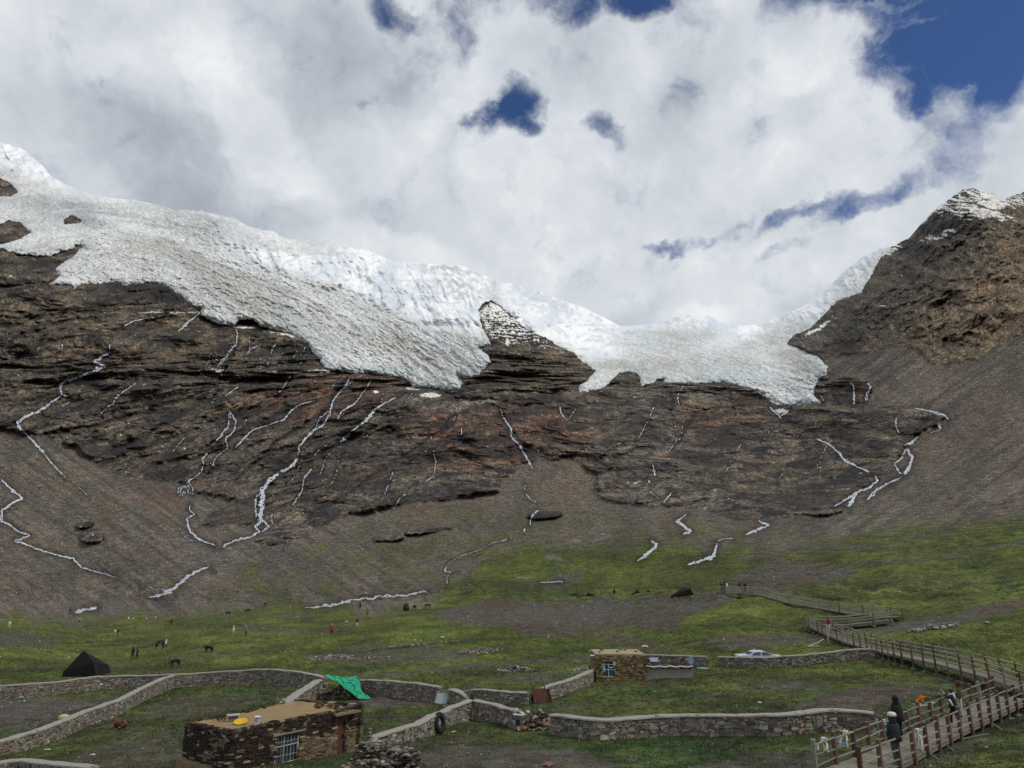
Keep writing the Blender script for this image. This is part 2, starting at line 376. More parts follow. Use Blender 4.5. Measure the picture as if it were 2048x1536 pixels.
STREAMS.append(('stream', K5([(1085,930),(1070,950)]), 3, ''))
STREAMS.append(('stream', K5([(940,1000),(980,990)]), 2, ''))
STREAMS.append(('waterfall', K5([(545,470),(560,540),(548,620),(495,662)]), 1.8, ''))
STREAMS.append(('waterfall', K5([(530,380),(535,420)]), 1.5, ''))
STREAMS.append(('waterfall', K5([(310,590),(290,660),(260,720),(240,770)]), 1.6, ''))
STREAMS.append(('waterfall', K5([(385,725),(345,755),(310,820)]), 1.6, ''))
STREAMS.append(('waterfall', K5([(1285,210),(1300,260),(1330,295)]), [3,3,2], ''))
STREAMS.append(('waterfall', K5([(1380,220),(1340,290)]), 1.4, ''))
STREAMS.append(('waterfall', K5([(2010,90),(1975,150),(1985,205)]), 2, ''))
STREAMS.append(('waterfall', K5([(1955,290),(1965,350),(1975,400),(1925,480)]), 1.5, ''))
STREAMS.append(('stream', K5([(1830,555),(1845,620)]), [3,3], ''))
STREAMS.append(('stream', K5([(1800,640),(1815,665)]), [2,2], ''))
STREAMS.append(('stream', K5([(1810,710),(1870,755)]), 2.2, ''))
STREAMS.append(('stream', K5([(1940,715),(1910,755),(1892,778)]), [3,4,3], ''))
STREAMS.append(('stream', K5([(2030,845),(1975,880),(2010,910),(2048,945)]), [3,4,6,7], '', 1, 1))
STREAMS.append(('stream', K5([(1820,1000),(1855,1020),(1815,1060),(1780,1095),(1742,1118)]), [4,7,9,8,3], '', 2, 1))
STREAMS.append(('stream', K5([(630,1270),(625,1220),(650,1180),(610,1180),(625,1140)]), [2,2.5,2], '', 1, 1))
STREAMS.append(('stream', K5([(1170,1243),(1240,1240),(1305,1233)]), [2,3,2], '', 1, .5))
STREAMS.append(('stream', K5([(625,1135),(700,1090),(800,1060),(900,1010),(940,1000)]), 1.2, ''))
K6 = lambda z: c4(z, 1348, 740, K)
STREAMS.append(('stream', K6([(10,880),(50,910),(105,945),(50,960)]), [4,5,6,3], '', 1, 1))
STREAMS.append(('stream', K6([(490,880),(555,905),(500,930),(415,962)]), [3,6,6,4], '', 1, .8))
STREAMS.append(('stream', K6([(350,985),(290,990),(255,1000)]), [2,2,2], ''))
STREAMS.append(('stream', K6([(255,1015),(240,1060),(225,1095),(150,1120),(80,1140)]), [4,8,9,6,4], '', 1, .8))
STREAMS.append(('waterfall', K6([(1025,70),(1050,90),(1055,140),(1055,200)]), [2,4,4,6], '', 1, .6))
STREAMS.append(('waterfall', K6([(1130,80),(1150,100),(1130,140),(1120,190)]), [3,4,2], ''))
STREAMS.append(('waterfall', K6([(855,130),(880,185)]), 2.2, ''))
STREAMS.append(('waterfall', K6([(560,215),(610,260),(630,285)]), 3, ''))
STREAMS.append(('waterfall', K6([(670,235),(625,270)]), 3, ''))
STREAMS.append(('stream', K6([(1405,222),(1500,240),(1580,262),(1605,290)]), [2,3,5,5], '', 1, .8))
STREAMS.append(('waterfall', K6([(1545,310),(1558,345)]), [8,6], ''))
STREAMS.append(('waterfall', K6([(1300,280),(1300,330),(1315,370)]), [3,2.5,1.5], '', 2, 2))
STREAMS.append(('waterfall', K6([(1430,390),(1380,430),(1350,440)]), [3,6,4], '', 1, .6))
STREAMS.append(('waterfall', K6([(1560,350),(1500,365)]), 1.5, ''))
STREAMS.append(('waterfall', K6([(1360,455),(1330,520),(1290,550),(1310,590),(1335,605)]), [4,4,4,4], '', 1, 1))
STREAMS.append(('waterfall', K6([(1362,460),(1395,510),(1380,560),(1350,610)]), [4,6,7,10], '', 1, 1))
STREAMS.append(('waterfall', K6([(1330,630),(1250,665),(1180,705),(1130,760)]), [3,3,5,6], '', 2, 1.4))
STREAMS.append(('waterfall', K6([(830,400),(910,435),(970,490),(1000,530),(1080,570),(1145,600)]), [2,5,3,6,4,4], '', 1, .8))
STREAMS.append(('waterfall', K6([(1175,620),(1195,650),(1120,700),(1060,720),(1020,750),(940,800)]), [4,7,6,5,5,3], '', 2, 1.2))
STREAMS.append(('waterfall', K6([(1070,715),(1040,760),(1020,800)]), [7,9,6], '', 1, 1))
K1 = lambda z: c4(z, 0, 256, K)
STREAMS.append(('waterfall', K1([(1170,1080),(1115,1125),(1080,1160),(1040,1190)]), [4,4,5,4], '', 1, 1))
STREAMS.append(('waterfall', K1([(1375,1165),(1390,1200),(1385,1255),(1340,1320),(1300,1360),(1270,1400)]), [3,3,3,3,2.5], '', 1, 1))
STREAMS.append(('waterfall', K1([(1330,1330),(1295,1385),(1290,1405)]), 1.8, ''))
STREAMS.append(('waterfall', K1([(1530,1265),(1470,1295),(1440,1325)]), 2.2, ''))
STREAMS.append(('waterfall', K1([(1615,1265),(1590,1300),(1565,1390)]), 2.2, ''))
STREAMS.append(('waterfall', K1([(640,1310),(600,1340),(550,1370),(610,1390),(540,1430),(440,1460),(370,1490),(345,1530)]), [4,6,6,8,7,5,6,7], '', 3, 2))
STREAMS.append(('waterfall', K1([(960,1100),(870,1110),(780,1130),(720,1160)]), [2,3,2], '', 1, .8))
STREAMS.append(('waterfall', K1([(645,1250),(640,1310)]), 1.5, ''))
STREAMS.append(('waterfall', K1([(365,1265),(362,1300)]), 2, ''))

_r = random.Random(4)
for _k in range(26):
    x0_, y0_ = _r.uniform(180, 960), _r.uniform(770, 930)
    if _k > 19: x0_, y0_ = _r.uniform(1250, 1720), _r.uniform(800, 960)
    if _k < 10: x0_, y0_ = _r.uniform(420, 620), _r.uniform(660, 730)
    p_ = [(x0_, y0_)]
    for _j in range(_r.randint(4, 9)):
        p_.append((p_[-1][0] - _r.uniform(-.1, .75) * 9, p_[-1][1] + _r.uniform(.5, 1.2) * 9))
    STREAMS.append(('waterfall', p_, _r.uniform(.7, 1.15), '', 1, 1.2))
# ------------------------------------------------------------------ the grid
QS = globals().get('QS', 1.0)
xs = np.concatenate([np.arange(-320, -12, 8.0), np.arange(-12, 2062, 1.6 / QS), np.arange(2062, 2380, 8.0)])
NX = len(xs)
NT_, NB = int(640 * QS), int(300 * QS)
YSPLIT = 1205.0
sk = skyline(xs)
sk = sk + fbm(xs / 11.0, xs * 0 + 3.3, 4, 50, 0.7) * 4.6 * (xs < 760) * (xs > 330) + fbm(xs / 20.0, xs * 0 + 7.3, 4, 51, 0.6) * 4.0 * (xs > 1850) + fbm(xs / 25.0, xs * 0 + 1.3, 3, 52, 0.6) * 1.2
tt = np.linspace(0, 1, NT_)
top = sk[None, :] + (YSPLIT - sk)[None, :] * tt[:, None]
bt = np.linspace(0, 1, NB + 1)[1:]
bot = YSPLIT + (1760 - YSPLIT) * (bt ** 1.25)[:, None] + 0 * xs[None, :]
PY = np.concatenate([top, bot], 0)
PX = np.broadcast_to(xs[None, :], PY.shape).copy()
NY = PY.shape[0]
DD = depth(PX, PY)
POS = pt(PX, PY, DD)
def normals(P):
    du = np.gradient(P, axis=1); dv = np.gradient(P, axis=0)
    n = np.cross(dv, du); n /= np.linalg.norm(n, axis=-1, keepdims=True) + 1e-12
    s = np.sign(-(n * P).sum(-1))[..., None]
    return n * s
NRM = normals(POS)
wx = PX + 6 * fbm(PX / 22, PY / 22, 4, 11); wy = PY + 6 * fbm(PX / 22, PY / 22, 4, 21)
wx2 = PX + 2.2 * fbm(PX / 7, PY / 7, 3, 12); wy2 = PY + 2.2 * fbm(PX / 7, PY / 7, 3, 22)

ice_sd = inside_sd(wx2, wy2, ICE_L)
for h in HOLES: ice_sd = np.minimum(ice_sd, -inside_sd(wx2, wy2, h))

ROCK_LOW = [(-330,830),(0,858),(60,870),(150,895),(200,935),(260,962),(360,967),(395,985),(470,1000),(405,1035),(390,1058),(470,1052),(520,1045),(540,1062),(500,1082),(560,1092),(640,1062),(700,1030),(800,1012),(1000,984),(1010,960),(1060,925),(1140,922),(1190,950),(1195,1000),(1290,1010),(1400,1020),(1480,1045),(1560,1040),(1640,1018),(1700,1000),(1770,955),(1790,930),(1830,870),(1880,850),(1895,832),(1820,812),(1740,806),(1750,770),(1700,745),(1660,760),(1655,720),(1760,705),(1800,690),(1830,700),(1870,735),(1960,720),(2000,690),(2060,660),(2400,500),(2400,-100),(-330,-100)]
rock_sd = inside_sd(wx, wy, ROCK_LOW)
rock_m = sstep(rock_sd, -4, 8)
# small outcrops standing out of the scree and grass
OUT = [(780, 1076, 36, 7, -.1), (850, 1062, 70, 5, -.12), (1090, 1030, 44, 8, -.08), (185, 1072, 30, 16, -.15), (560, 1078, 55, 12, -.12), (1640, 1015, 60, 18, .0), (1500, 1005, 70, 14, .3), (170, 1050, 22, 6, -.2), (570, 1025, 90, 12, -.12)]
for (a, b, c, d, e) in OUT:
    rock_m = np.maximum(rock_m, sstep(ell(wx2, wy2, a, b, c, d, e), 0.0, 0.25))
far = sstep(1230 - PY, 0, 60)

# ------------------------------------------------------------------ relief (metres along the surface normal)
def _off(knots_x, knots_t):
    g = np.arange(-400, 2480, 8.0)
    return np.interp(PX, g, np.cumsum(np.tan(np.interp(g, knots_x, knots_t))) * 8.0)
offA = _off([0, 650, 760, 1000, 1500, 2048], [.20, .26, .16, -.03, -.02, .12])
offB = _off([0, 700, 1200, 2048], [.06, .10, -.1, -.2])
upw = sstep(760 - PY, -30, 60)
bx = PX + 14 * fbm(PX / 120, PY / 60, 3, 70)
by = PY + 15 * fbm(PX / 150, PY / 70, 4, 71) + offA * (1 - upw) + offB * upw
s_ = bx; t_ = by
# beds of the right-hand mountain dip steeply towards the ice
c7, s7 = math.cos(-.62), math.sin(-.62)
sR = bx * c7 - PY * -s7; tR = -bx * s7 + (PY + 10 * fbm(PX / 80, PY / 80, 3, 72)) * c7
st1 = ridged(s_ / 150, t_ / 17, 4, 31, 0.55)
st2 = ridged(s_ / 60, t_ / 6.0, 3, 41, 0.6)
st3 = fbm(s_ / 16, t_ / 2.6, 3, 45, 0.6)
lump = fbm(PX / 90, PY / 60, 5, 61, 0.5)
crag = ridged(wx / 34, wy / 26, 5, 63, 0.55)
rmt = sstep(PX - 1610 + (PY - 700) * 0.5, 0, 70) * sstep(765 - PY + (PX - 1700) * .25, -10, 40)          # right-hand mountain
gul = ridged((PX * 0.62 + PY * 0.78) / 30 + 0.8 * fbm(PX / 60, PY / 60, 3, 81), (PX * 0.78 - PY * 0.62) / 170, 4, 82, 0.55)
sc = DD / 1000.0
bil1 = np.abs(perlin(bx / 85, t_ / 34, 64)) + .5 * np.abs(perlin(bx / 38, t_ / 15, 65))
bil2 = np.abs(perlin(bx / 22, t_ / 9, 66)) + .5 * np.abs(perlin(bx / 10, t_ / 4.4, 67))
big1 = fbm(bx / 210, t_ / 95, 3, 68)
calm = .45 + .55 * sstep(fbm(PX / 130, PY / 60, 3, 69), -.35, .35)
h_rock = (42 * big1 + 16.0 * lump + 17.0 * bil1 * calm + 6.0 * bil2 * calm + 5.0 * st1 + 1.8 * st2 + .9 * st3 + 7 * crag * calm) * (1 - rmt) + rmt * (34 * lump + 9 * crag + 20 * gul + 8 * np.abs(perlin(sR / 60, tR / 17, 85)) + 4 * np.abs(perlin(sR / 24, tR / 7, 86)) + 2.5 * fbm(PX / 6, PY / 6, 3, 84, 0.6))
h_rock = h_rock * sstep(6 - ice_sd, 0, 5) - 45 * (1 - sstep(6 - ice_sd, 0, 6))
h_scree = 14 * lump + 5.0 * fbm((PX * .82 + PY * .57) / 200, (-PX * .57 + PY * .82) / 26, 4, 91) * sstep(1000 - PX, -100, 300) + 5.0 * fbm((PX * .82 - PY * .57) / 200, (PX * .57 + PY * .82) / 26, 4, 93) * sstep(PX - 1300, -100, 300) + 1.5 * fbm(PX / 14, PY / 9, 3, 94) + 0.5 * fbm(PX / 4, PY / 4, 3, 92)
GULLIES = [[(957,800),(905,830),(880,860),(820,905),(740,955),(660,1010)], [(700,750),(640,830),(560,880),(470,960)], [(1000,830),(1030,870),(1060,900)], [(1390,830),(1345,900)], [(430,790),(330,850),(220,905)],
           [(300,820),(190,850),(90,870)], [(640,800),(520,840),(400,900)], [(720,870),(640,905),(560,930)], [(870,780),(930,800),(1000,800)], [(2048,820),(1950,930),(1850,970)], [(1960,760),(1880,830)], [(1340,780),(1345,830)], [(470,700),(440,760)]]
gl = np.full(PX.shape, 1e9)
for g in GULLIES: gl = np.minimum(gl, line_d(wx, wy, g))
gully = np.exp(-(gl / 4.0) ** 2)
h = np.where(rock_m > 0, h_rock * rock_m + h_scree * (1 - rock_m), h_scree)
h_rock = h_rock
h = h * (1 - rmt * (1 - sstep(rock_sd, 0, 60)) * .8)
h = h - gully * 7.0 * rock_m + 4.0 * rock_m * sstep(rock_sd, -2, 10) * (rock_sd < 200)
h = h * sc * far
# meadow relief in world metres
gx, gy = POS[..., 0], POS[..., 1]
near_w = sstep(PY, 1140, 1215)
h_g = (0.9 * fbm(gx / 38, gy / 38, 3, 101) * sstep(DD, 60, 130) + 0.16 * fbm(gx / 6, gy / 6, 4, 102) + 0.035 * fbm(gx / 1.1, gy / 1.1, 3, 103))
h_mid = (1.4 * ridged(PX / 120, PY / 26, 3, 105) + 0.5 * fbm(PX / 22, PY / 8, 4, 106)) * (DD / 250)
h = h + h_g * near_w * np.where(DD < 60, 0.6, 1.0) + h_mid * sstep(1240 - PY, 0, 70) * (1 - sstep(1060 - PY, 0, 80))
fade_sky = sstep(PY - sk[None, :], -1, 10)
RAY = -POS / np.linalg.norm(POS, axis=-1, keepdims=True)
rw = sstep(1215 - PY, 0, 70)
DIRN = lerp3(NRM, RAY * 1.35 + np.array([0, 0, 0.0]), rw)
TP = POS + DIRN * (h * np.maximum(fade_sky, 0.35))[..., None]

# ------------------------------------------------------------------ surface cover (colours of rock, scree, snow and turf)
def C3(*c): return np.array(c, float)
n1 = fbm(PX / 60, PY / 40, 5, 201); n2 = fbm(PX / 14, PY / 9, 5, 202, 0.6); n3 = fbm(PX / 3.4, PY / 2.6, 3, 203, 0.7)
n4 = fbm(s_ / 60, t_ / 8, 4, 204, 0.6) * (1 - rmt) + rmt * fbm(sR / 40, tR / 9, 4, 214, .6); n5 = fbm(s_ / 24, t_ / 2.6, 3, 205, 0.65) * (1 - rmt) + rmt * fbm(sR / 20, tR / 4, 3, 215, .65); n6 = fbm(wx / 100, wy / 100, 4, 206)
dark = C3(.026, .025, .026); base = C3(.125, .113, .100); tan = C3(.27, .215, .15); red = C3(.150, .080, .058); grey = C3(.17, .165, .155); olive = C3(.15, .132, .082); orange = C3(.28, .14, .05); ochre = C3(.205, .158, .108)
col = np.broadcast_to(base, PX.shape + (3,)).copy()
def reg(cx, cy, rx, ry, a=0.0, soft=.6, pw=1.0): return sstep(ell(wx, wy, cx, cy, rx, ry, a), 0, soft)
redm = np.clip(reg(1000, 860, 260, 70) + reg(640, 800, 240, 60, -.2) + .7 * reg(1440, 850, 130, 55) + .6 * reg(250, 715, 200, 18) + .5 * reg(1000, 920, 240, 25) + .9 * reg(1715, 770, 55, 30), 0, 1)
col = lerp3(col, red, redm * sstep(n2 * .6 + n1 * .6, -.6, .2) * 1.0)
olim = np.clip(reg(200, 640, 240, 45) + reg(400, 690, 230, 45) + .8 * reg(1100, 740, 110, 60) + .6 * reg(1480, 950, 240, 70) + .5 * reg(300, 900, 200, 60) + .6 * reg(1700, 840, 130, 30), 0, 1)
col = lerp3(col, olive, olim * sstep(n2, -.4, .4) * .8)
gym = np.clip(reg(1330, 900, 130, 60) + reg(1330, 1000, 200, 40) + .8 * reg(860, 990, 170, 26) + reg(560, 1060, 90, 34, -.1) + .5 * reg(1500, 900, 120, 60) + .6 * reg(1380, 790, 150, 20), 0, 1)
col = lerp3(col, grey, gym * .75)
tn = np.clip(reg(120, 610, 160, 26) * 1.0 + reg(330, 640, 120, 22) + .9 * reg(420, 680, 80, 16) + .8 * reg(120, 700, 160, 20) + reg(1120, 700, 80, 26, .35) + .9 * reg(1010, 705, 50, 14, .2), 0, 1)
col = lerp3(col, tan, tn * sstep(n2 + .4 * n3, -.2, .5) * .9)
col = lerp3(col, tan * .9, sstep(n4 + .5 * n3, .25, .75) * .55)
col = lerp3(col, grey, sstep(n5, .15, .6) * .40)
col = lerp3(col, dark, sstep(-n4 - .35 * n5 + .25 * n1, .12, .5) * .85)
col = lerp3(col, dark, sstep(-n5 + .2 * n2, .22, .55) * .55)
col = lerp3(col, dark * .8, sstep(.13 - bil1, -.05, .12) * .8)  # rock colour darkens in the relief creases, turns tan on the bulges
col = lerp3(col, dark, sstep(.10 - bil2, -.03, .1) * .45)
col = lerp3(col, tan * .8, sstep(bil1, .5, .8) * .35)
drk = np.clip(reg(600, 715, 52, 26) + reg(330, 588, 60, 22, .3) + reg(500, 660, 40, 18, .2) + .9 * reg(250, 570, 70, 12) + reg(40, 525, 100, 16, -.1) * .5 + reg(740, 762, 50, 8) * .9 + reg(900, 995, 190, 26, -.05) * .85 + reg(690, 960, 140, 34, -.1) * .7 + reg(1300, 868, 45, 18) * .9 + reg(1390, 915, 60, 12) * .6 + reg(1680, 905, 110, 12, -.05) * .8 + reg(1800, 860, 70, 14, -.1) * .7 + reg(1440, 880, 110, 30) * .6 + reg(1690, 965, 55, 8) * .8 + reg(330, 940, 170, 22, .1) * .55 + reg(300, 745, 130, 12) * .6 + reg(1160, 805, 60, 18, -.6) * .7 + reg(1020, 760, 60, 18, .3) * .5 + reg(1480, 790, 50, 10, .3) * .4, 0, 1)
col = lerp3(col, dark, drk * sstep(n2 + .6 * n4, -.9, .3) * .95)
org = np.clip(reg(265, 716, 46, 7) + reg(720, 948, 130, 7, .03) * .9 + reg(440, 972, 50, 9) * .8 + reg(1025, 920, 30, 14) * .7 + reg(1540, 930, 14, 40) * .5 + reg(920, 935, 120, 6) * .7 + reg(1715, 772, 30, 12) * .7 + reg(735, 985, 5, 20) + reg(650, 985, 4, 18), 0, 1)
col = lerp3(col, orange, org * sstep(n3 + n2, -.2, .7) * .8)
col = lerp3(col, dark * .55, gully * rock_m * .85)
# right mountain: ochre ribs over dark slate
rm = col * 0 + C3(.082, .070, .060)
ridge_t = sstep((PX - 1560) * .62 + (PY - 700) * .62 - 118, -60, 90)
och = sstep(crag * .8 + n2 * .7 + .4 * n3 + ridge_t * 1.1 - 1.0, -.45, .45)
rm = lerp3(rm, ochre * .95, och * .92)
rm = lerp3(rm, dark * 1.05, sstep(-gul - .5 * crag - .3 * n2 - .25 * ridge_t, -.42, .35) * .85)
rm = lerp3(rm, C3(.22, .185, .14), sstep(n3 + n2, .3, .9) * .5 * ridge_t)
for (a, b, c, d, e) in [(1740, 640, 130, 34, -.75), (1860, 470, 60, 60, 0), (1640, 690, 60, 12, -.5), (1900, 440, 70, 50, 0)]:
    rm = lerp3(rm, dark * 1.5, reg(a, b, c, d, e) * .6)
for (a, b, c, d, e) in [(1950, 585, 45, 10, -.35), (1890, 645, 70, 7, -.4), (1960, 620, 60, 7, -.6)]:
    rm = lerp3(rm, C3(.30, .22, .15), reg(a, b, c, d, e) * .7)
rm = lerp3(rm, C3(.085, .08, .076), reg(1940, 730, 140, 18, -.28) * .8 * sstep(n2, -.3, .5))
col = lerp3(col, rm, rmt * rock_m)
# snow on the high rock
snow_line = np.clip(.62 * reg(1935, 408, 90, 40, .0, .5) + reg(1860, 425, 60, 10, -.75, .5) + .6 * reg(2010, 400, 70, 24, 0, .5) + .6 * reg(1990, 430, 60, 12, .2, .5) + .65 * reg(1880, 470, 60, 8, -.3) + .8 * reg(1640, 655, 60, 6, -.5) + .55 * reg(1790, 495, 40, 10, -.7), 0, 1)
sn = sstep(snow_line * 1.25 + fbm(s_ / 30, t_ / 3.4, 4, 221, .6) * 1.1 + .3 * n3 - 0.72, 0, .16)
pyr = sstep(inside_sd(wx, wy, [(985,596),(1060,655),(1120,705),(1060,690),(1010,690),(975,672),(955,625)]), -3, 6)
# ledge snow on the dark pyramid below the middle ridge
pyl = sstep(np.sin((t_ + 5 * n2 + PX * .05) * 2 * np.pi / 6.4) + 2.2 * n3 + 1.8 * n2 + (668 - PY) / 36 - .5, -.1, .25)
col = lerp3(col, dark * 1.2, pyr * .9)
sn = np.maximum(sn, pyr * pyl)
snowspots = [(430, 741, 20, 4.0), (640, 742, 30, 3.0), (545, 745, 16, 1.6), (830, 776, 20, 4.0), (860, 790, 26, 5.0), (545, 662, 22, 4.0), (490, 655, 26, 1.6), (590, 672, 14, 3), (1015, 684, 5, 8), (1563, 822, 16, 5), (575, 668, 18, 2.5), (752, 784, 6, 4), (350, 625, 90, 1.0)]
for (a, b, c, d) in snowspots:
    sn = np.maximum(sn, sstep(ell(wx2, wy2, a, b, c, d), 0, .3) * .9)
# pale fan of silt under the ice and dirty snow cone
fan = sstep(inside_sd(wx2, wy2, [(890,818),(930,798),(960,792),(1000,796),(1006,802),(975,808),(945,812),(915,826)]), -2, 4)
snow_c = C3(.80, .82, .84)
col = lerp3(col, snow_c, np.clip(sn, 0, 1))
col = lerp3(col, C3(.33, .31, .28), fan * .85)
rock_col = col
# scree
scr = np.broadcast_to(C3(.126, .110, .094), PX.shape + (3,)).copy()
scr = lerp3(scr, C3(.125, .092, .074), sstep(n1 + .6 * n6, -.2, .5) * .8)
scr = lerp3(scr, C3(.098, .09, .08), sstep(fbm(s_ / 120, t_ / 14, 4, 230), 0, .5) * .8)
scr = lerp3(scr, C3(.135, .078, .066), np.clip(reg(310, 990, 80, 34, .3) + .5 * reg(1960, 850, 120, 70, -.6), 0, 1) * .75)
scr = lerp3(scr, C3(.145, .125, .10), np.clip(.8 * reg(1830, 770, 150, 26, -.35) + .7 * reg(1130, 970, 90, 50), 0, 1) * sstep(n2, -.5, .4))
scr = lerp3(scr, C3(.14, .105, .078), reg(1120, 965, 90, 50) * .7)
scr = lerp3(scr, C3(.11, .105, .10), np.clip(reg(1760, 720, 60, 30, -.5) + reg(500, 1120, 200, 40), 0, 1) * .6)
cL, sL = math.cos(.60), math.sin(.60)
stL = fbm((PX * cL + PY * sL) / 150, (-PX * sL + PY * cL) / 11, 4, 260, .6); stR = fbm((PX * cL - PY * sL) / 170, (PX * sL + PY * cL) / 12, 4, 261, .6)
stk = stL * sstep(900 - PX, -150, 200) + stR * sstep(PX - 1350, -100, 250)
scr = lerp3(scr, C3(.062, .056, .05), sstep(-stk, .05, .45) * .8)
scr = lerp3(scr, C3(.20, .175, .145), sstep(stk, .1, .55) * .55)
scr = lerp3(scr, C3(.075, .068, .06), sstep(-n6 - .4 * n1, -.05, .4) * .6)
scr = lerp3(scr, C3(.055, .06, .03), sstep(n1 + .7 * n2, .25, .7) * .45 * sstep(PY, 880, 1050))
n3c = fbm(PX / 2.2, PY / 1.8, 2, 217, .8)
scr = scr * np.exp(.75 * n3 + .8 * n3c + .35 * n2)[..., None]
scr = lerp3(scr, C3(.045, .042, .04), sstep(ridged(s_ / 70, t_ / 9, 3, 235) + .5 * n2 - .62, 0, .4) * .65)
scr = lerp3(scr, C3(.25, .23, .20), sstep(perlin(PX / 1.7, PY / 1.5, 236), .62, .8) * .5)
n3b = fbm(PX / 2.4, PY / 1.9, 2, 207, .8); crk = ridged(bx / 13, t_ / 4.2, 3, 208, .6); crk2 = ridged(bx / 34, t_ / 9, 4, 209, .55)
rock_col = rock_col * np.exp((1.0 * n3 + .6 * n3b + .45 * n2 + .6 * n4) * (1 - sn * .8))[..., None]
_w = np.clip(rmt + sn, 0, 1)[..., None]
rock_col = rock_col * (C3(.99, .915, .865) * (1 - _w) + C3(1, .98, .96) * _w)
rock_col = lerp3(rock_col, C3(.02, .02, .022), np.clip(sstep(crk, .5, .75) * .45 + sstep(crk2, .5, .75) * .55, 0, 1) * (1 - sn) * (1 - .5 * rmt))
rock_col = lerp3(rock_col, C3(.30, .27, .23), sstep(n3b + .6 * n5, .42, .8) * .5 * (1 - sn))
_b = fbm(bx / 75, t_ / 20, 5, 280, .6); _c2 = fbm(bx / 160, t_ / 60, 4, 281, .55)
rock_col = lerp3(rock_col, C3(.022, .023, .026), sstep(-_b, .10, .34) * .72 * (1 - sn) * (1 - .6 * rmt))
rock_col = lerp3(rock_col, rock_col * C3(1.42, 1.36, 1.28), sstep(_b + .5 * _c2, .12, .5) * (1 - sn)) * (1 - .10 * (1 - sn))[..., None]
rock_col = lerp3(rock_col, dark, np.clip(sstep(-fbm(bx / 190, t_ / 50, 4, 270, .6), .05, .4) * .6 * rock_m * (1 - sn) * (1 - rmt), 0, 1))
col = lerp3(scr, rock_col, sstep(rock_m + .35 * n2 * (rock_m > 0) * (rock_m < 1), .15, .75))
# turf: how much of the ground is grass
GB = [(-330,1225),(0,1222),(150,1220),(300,1214),(420,1206),(520,1190),(620,1190),(700,1200),(780,1196),(850,1185),(905,1140),(960,1100),(1040,1078),(1250,1068),(1320,1070),(1420,1066),(1560,1075),(1640,1068),(1720,1052),(1850,1040),(1950,1015),(2048,1000),(2400,930),(2400,1800),(-330,1800)]
gsd = inside_sd(wx, wy, GB)
gm = sstep(gsd + 22 * n2 + 26 * n1, -10, 34)
half = sstep(inside_sd(wx, wy, [(380,1210),(480,1140),(640,1100),(720,1040),(860,1010),(1000,985),(1080,960),(1250,1020),(1500,1040),(1650,1060),(1760,1010),(2048,950),(2400,900),(2400,1100),(1700,1100),(1000,1215),(600,1215)]) + 60 * n1 + 20 * n2, -30, 50)
gm = np.maximum(gm, half * (.28 + .5 * sstep(n2 + n1 + .5 * n3, -.2, .5)))
dirts = np.zeros(PX.shape)
def dirt(poly, k=1.0, so=8):
    global dirts
    dirts = np.maximum(dirts, sstep(inside_sd(wx, wy, poly) + 5 * n2, -so * .5, so) * k)
dirt([(870,1225),(960,1200),(1100,1203),(1250,1197),(1420,1184),(1470,1194),(1440,1215),(1380,1228),(1330,1262),(1250,1255),(1180,1270),(1090,1275),(1000,1256),(930,1246),(880,1246)], .86)
dirt([(660,1190),(700,1160),(740,1150),(790,1180),(830,1190),(760,1198)], .9)
dirt([(1440,1178),(1490,1140),(1530,1122),(1560,1116),(1640,1120),(1720,1140),(1680,1165),(1600,1182),(1500,1188)], .85)
dirt([(1390,1290),(1430,1268),(1530,1262),(1640,1270),(1660,1284),(1560,1294),(1450,1300)], .8)
dirt([(1180,1276),(1230,1262),(1300,1272),(1325,1288),(1270,1292)], .75)
dirt([(1690,1262),(1800,1242),(1900,1226),(1980,1208),(2400,1160),(2400,1180),(2048,1218),(1950,1245),(1850,1262),(1760,1268)], .85)
dirt([(1570,1418),(1640,1390),(1740,1368),(1840,1368),(1880,1384),(1800,1404),(1680,1424)], .9)
dirt([(-330,1400),(0,1394),(180,1396),(235,1398),(150,1425),(60,1462),(-330,1475)], .85)
dirt([(840,1510),(900,1490),(1050,1490),(1150,1500),(1240,1530),(1180,1580),(820,1580)], .8)
dirt([(1380,1530),(1500,1508),(1640,1500),(1640,1600),(1400,1600)], .55)
dirt([(700,1396),(790,1392),(900,1402),(905,1412),(780,1416),(700,1415)], .8)
dirt([(-330,1262),(0,1262),(70,1262),(140,1272),(100,1292),(0,1296),(-330,1300)], .65)
dirt([(480,1260),(500,1246),(530,1243),(560,1252),(620,1258),(680,1246),(720,1240),(700,1260),(600,1268),(520,1270)], .55)
dirt([(600,1308),(760,1285),(900,1290),(960,1300),(950,1318),(820,1330),(640,1330)], .6)
dirt([(960,1362),(1040,1348),(1130,1350),(1120,1364),(1000,1368)], .7)
dirt([(330,1395),(480,1388),(540,1400),(440,1430),(340,1440),(300,1420)], .5)
dirt([(90,1536),(200,1490),(300,1470),(360,1480),(380,1600),(80,1600)], .6)
dirt([(1490,1378),(1540,1358),(1650,1362),(1680,1378),(1580,1392)], .5)
dirt([(1180,1400),(1200,1412),(1120,1416),(1100,1405)], .4)
dirt([(1900,1440),(1960,1500),(1840,1560),(1700,1560),(1800,1500)], .3)
dirt([(1180,1105),(1060,1080),(1130,1068),(1250,1070),(1180,1085),(1130,1110),(1150,1130),(1100,1125)], .5)
dirt([(1090,1160),(1130,1140),(1180,1138),(1160,1165),(1110,1180),(1020,1175)], .6)
dirt([(880,1110),(905,1110),(900,1160),(880,1170)], .7)
gravb = np.minimum(line_d(wx, wy, [(1480,1118),(1620,1098),(1760,1092),(1850,1072),(1950,1040),(2060,1018)]), 1.6 * line_d(wx, wy, [(1700,1125),(1850,1120),(2060,1080)]))
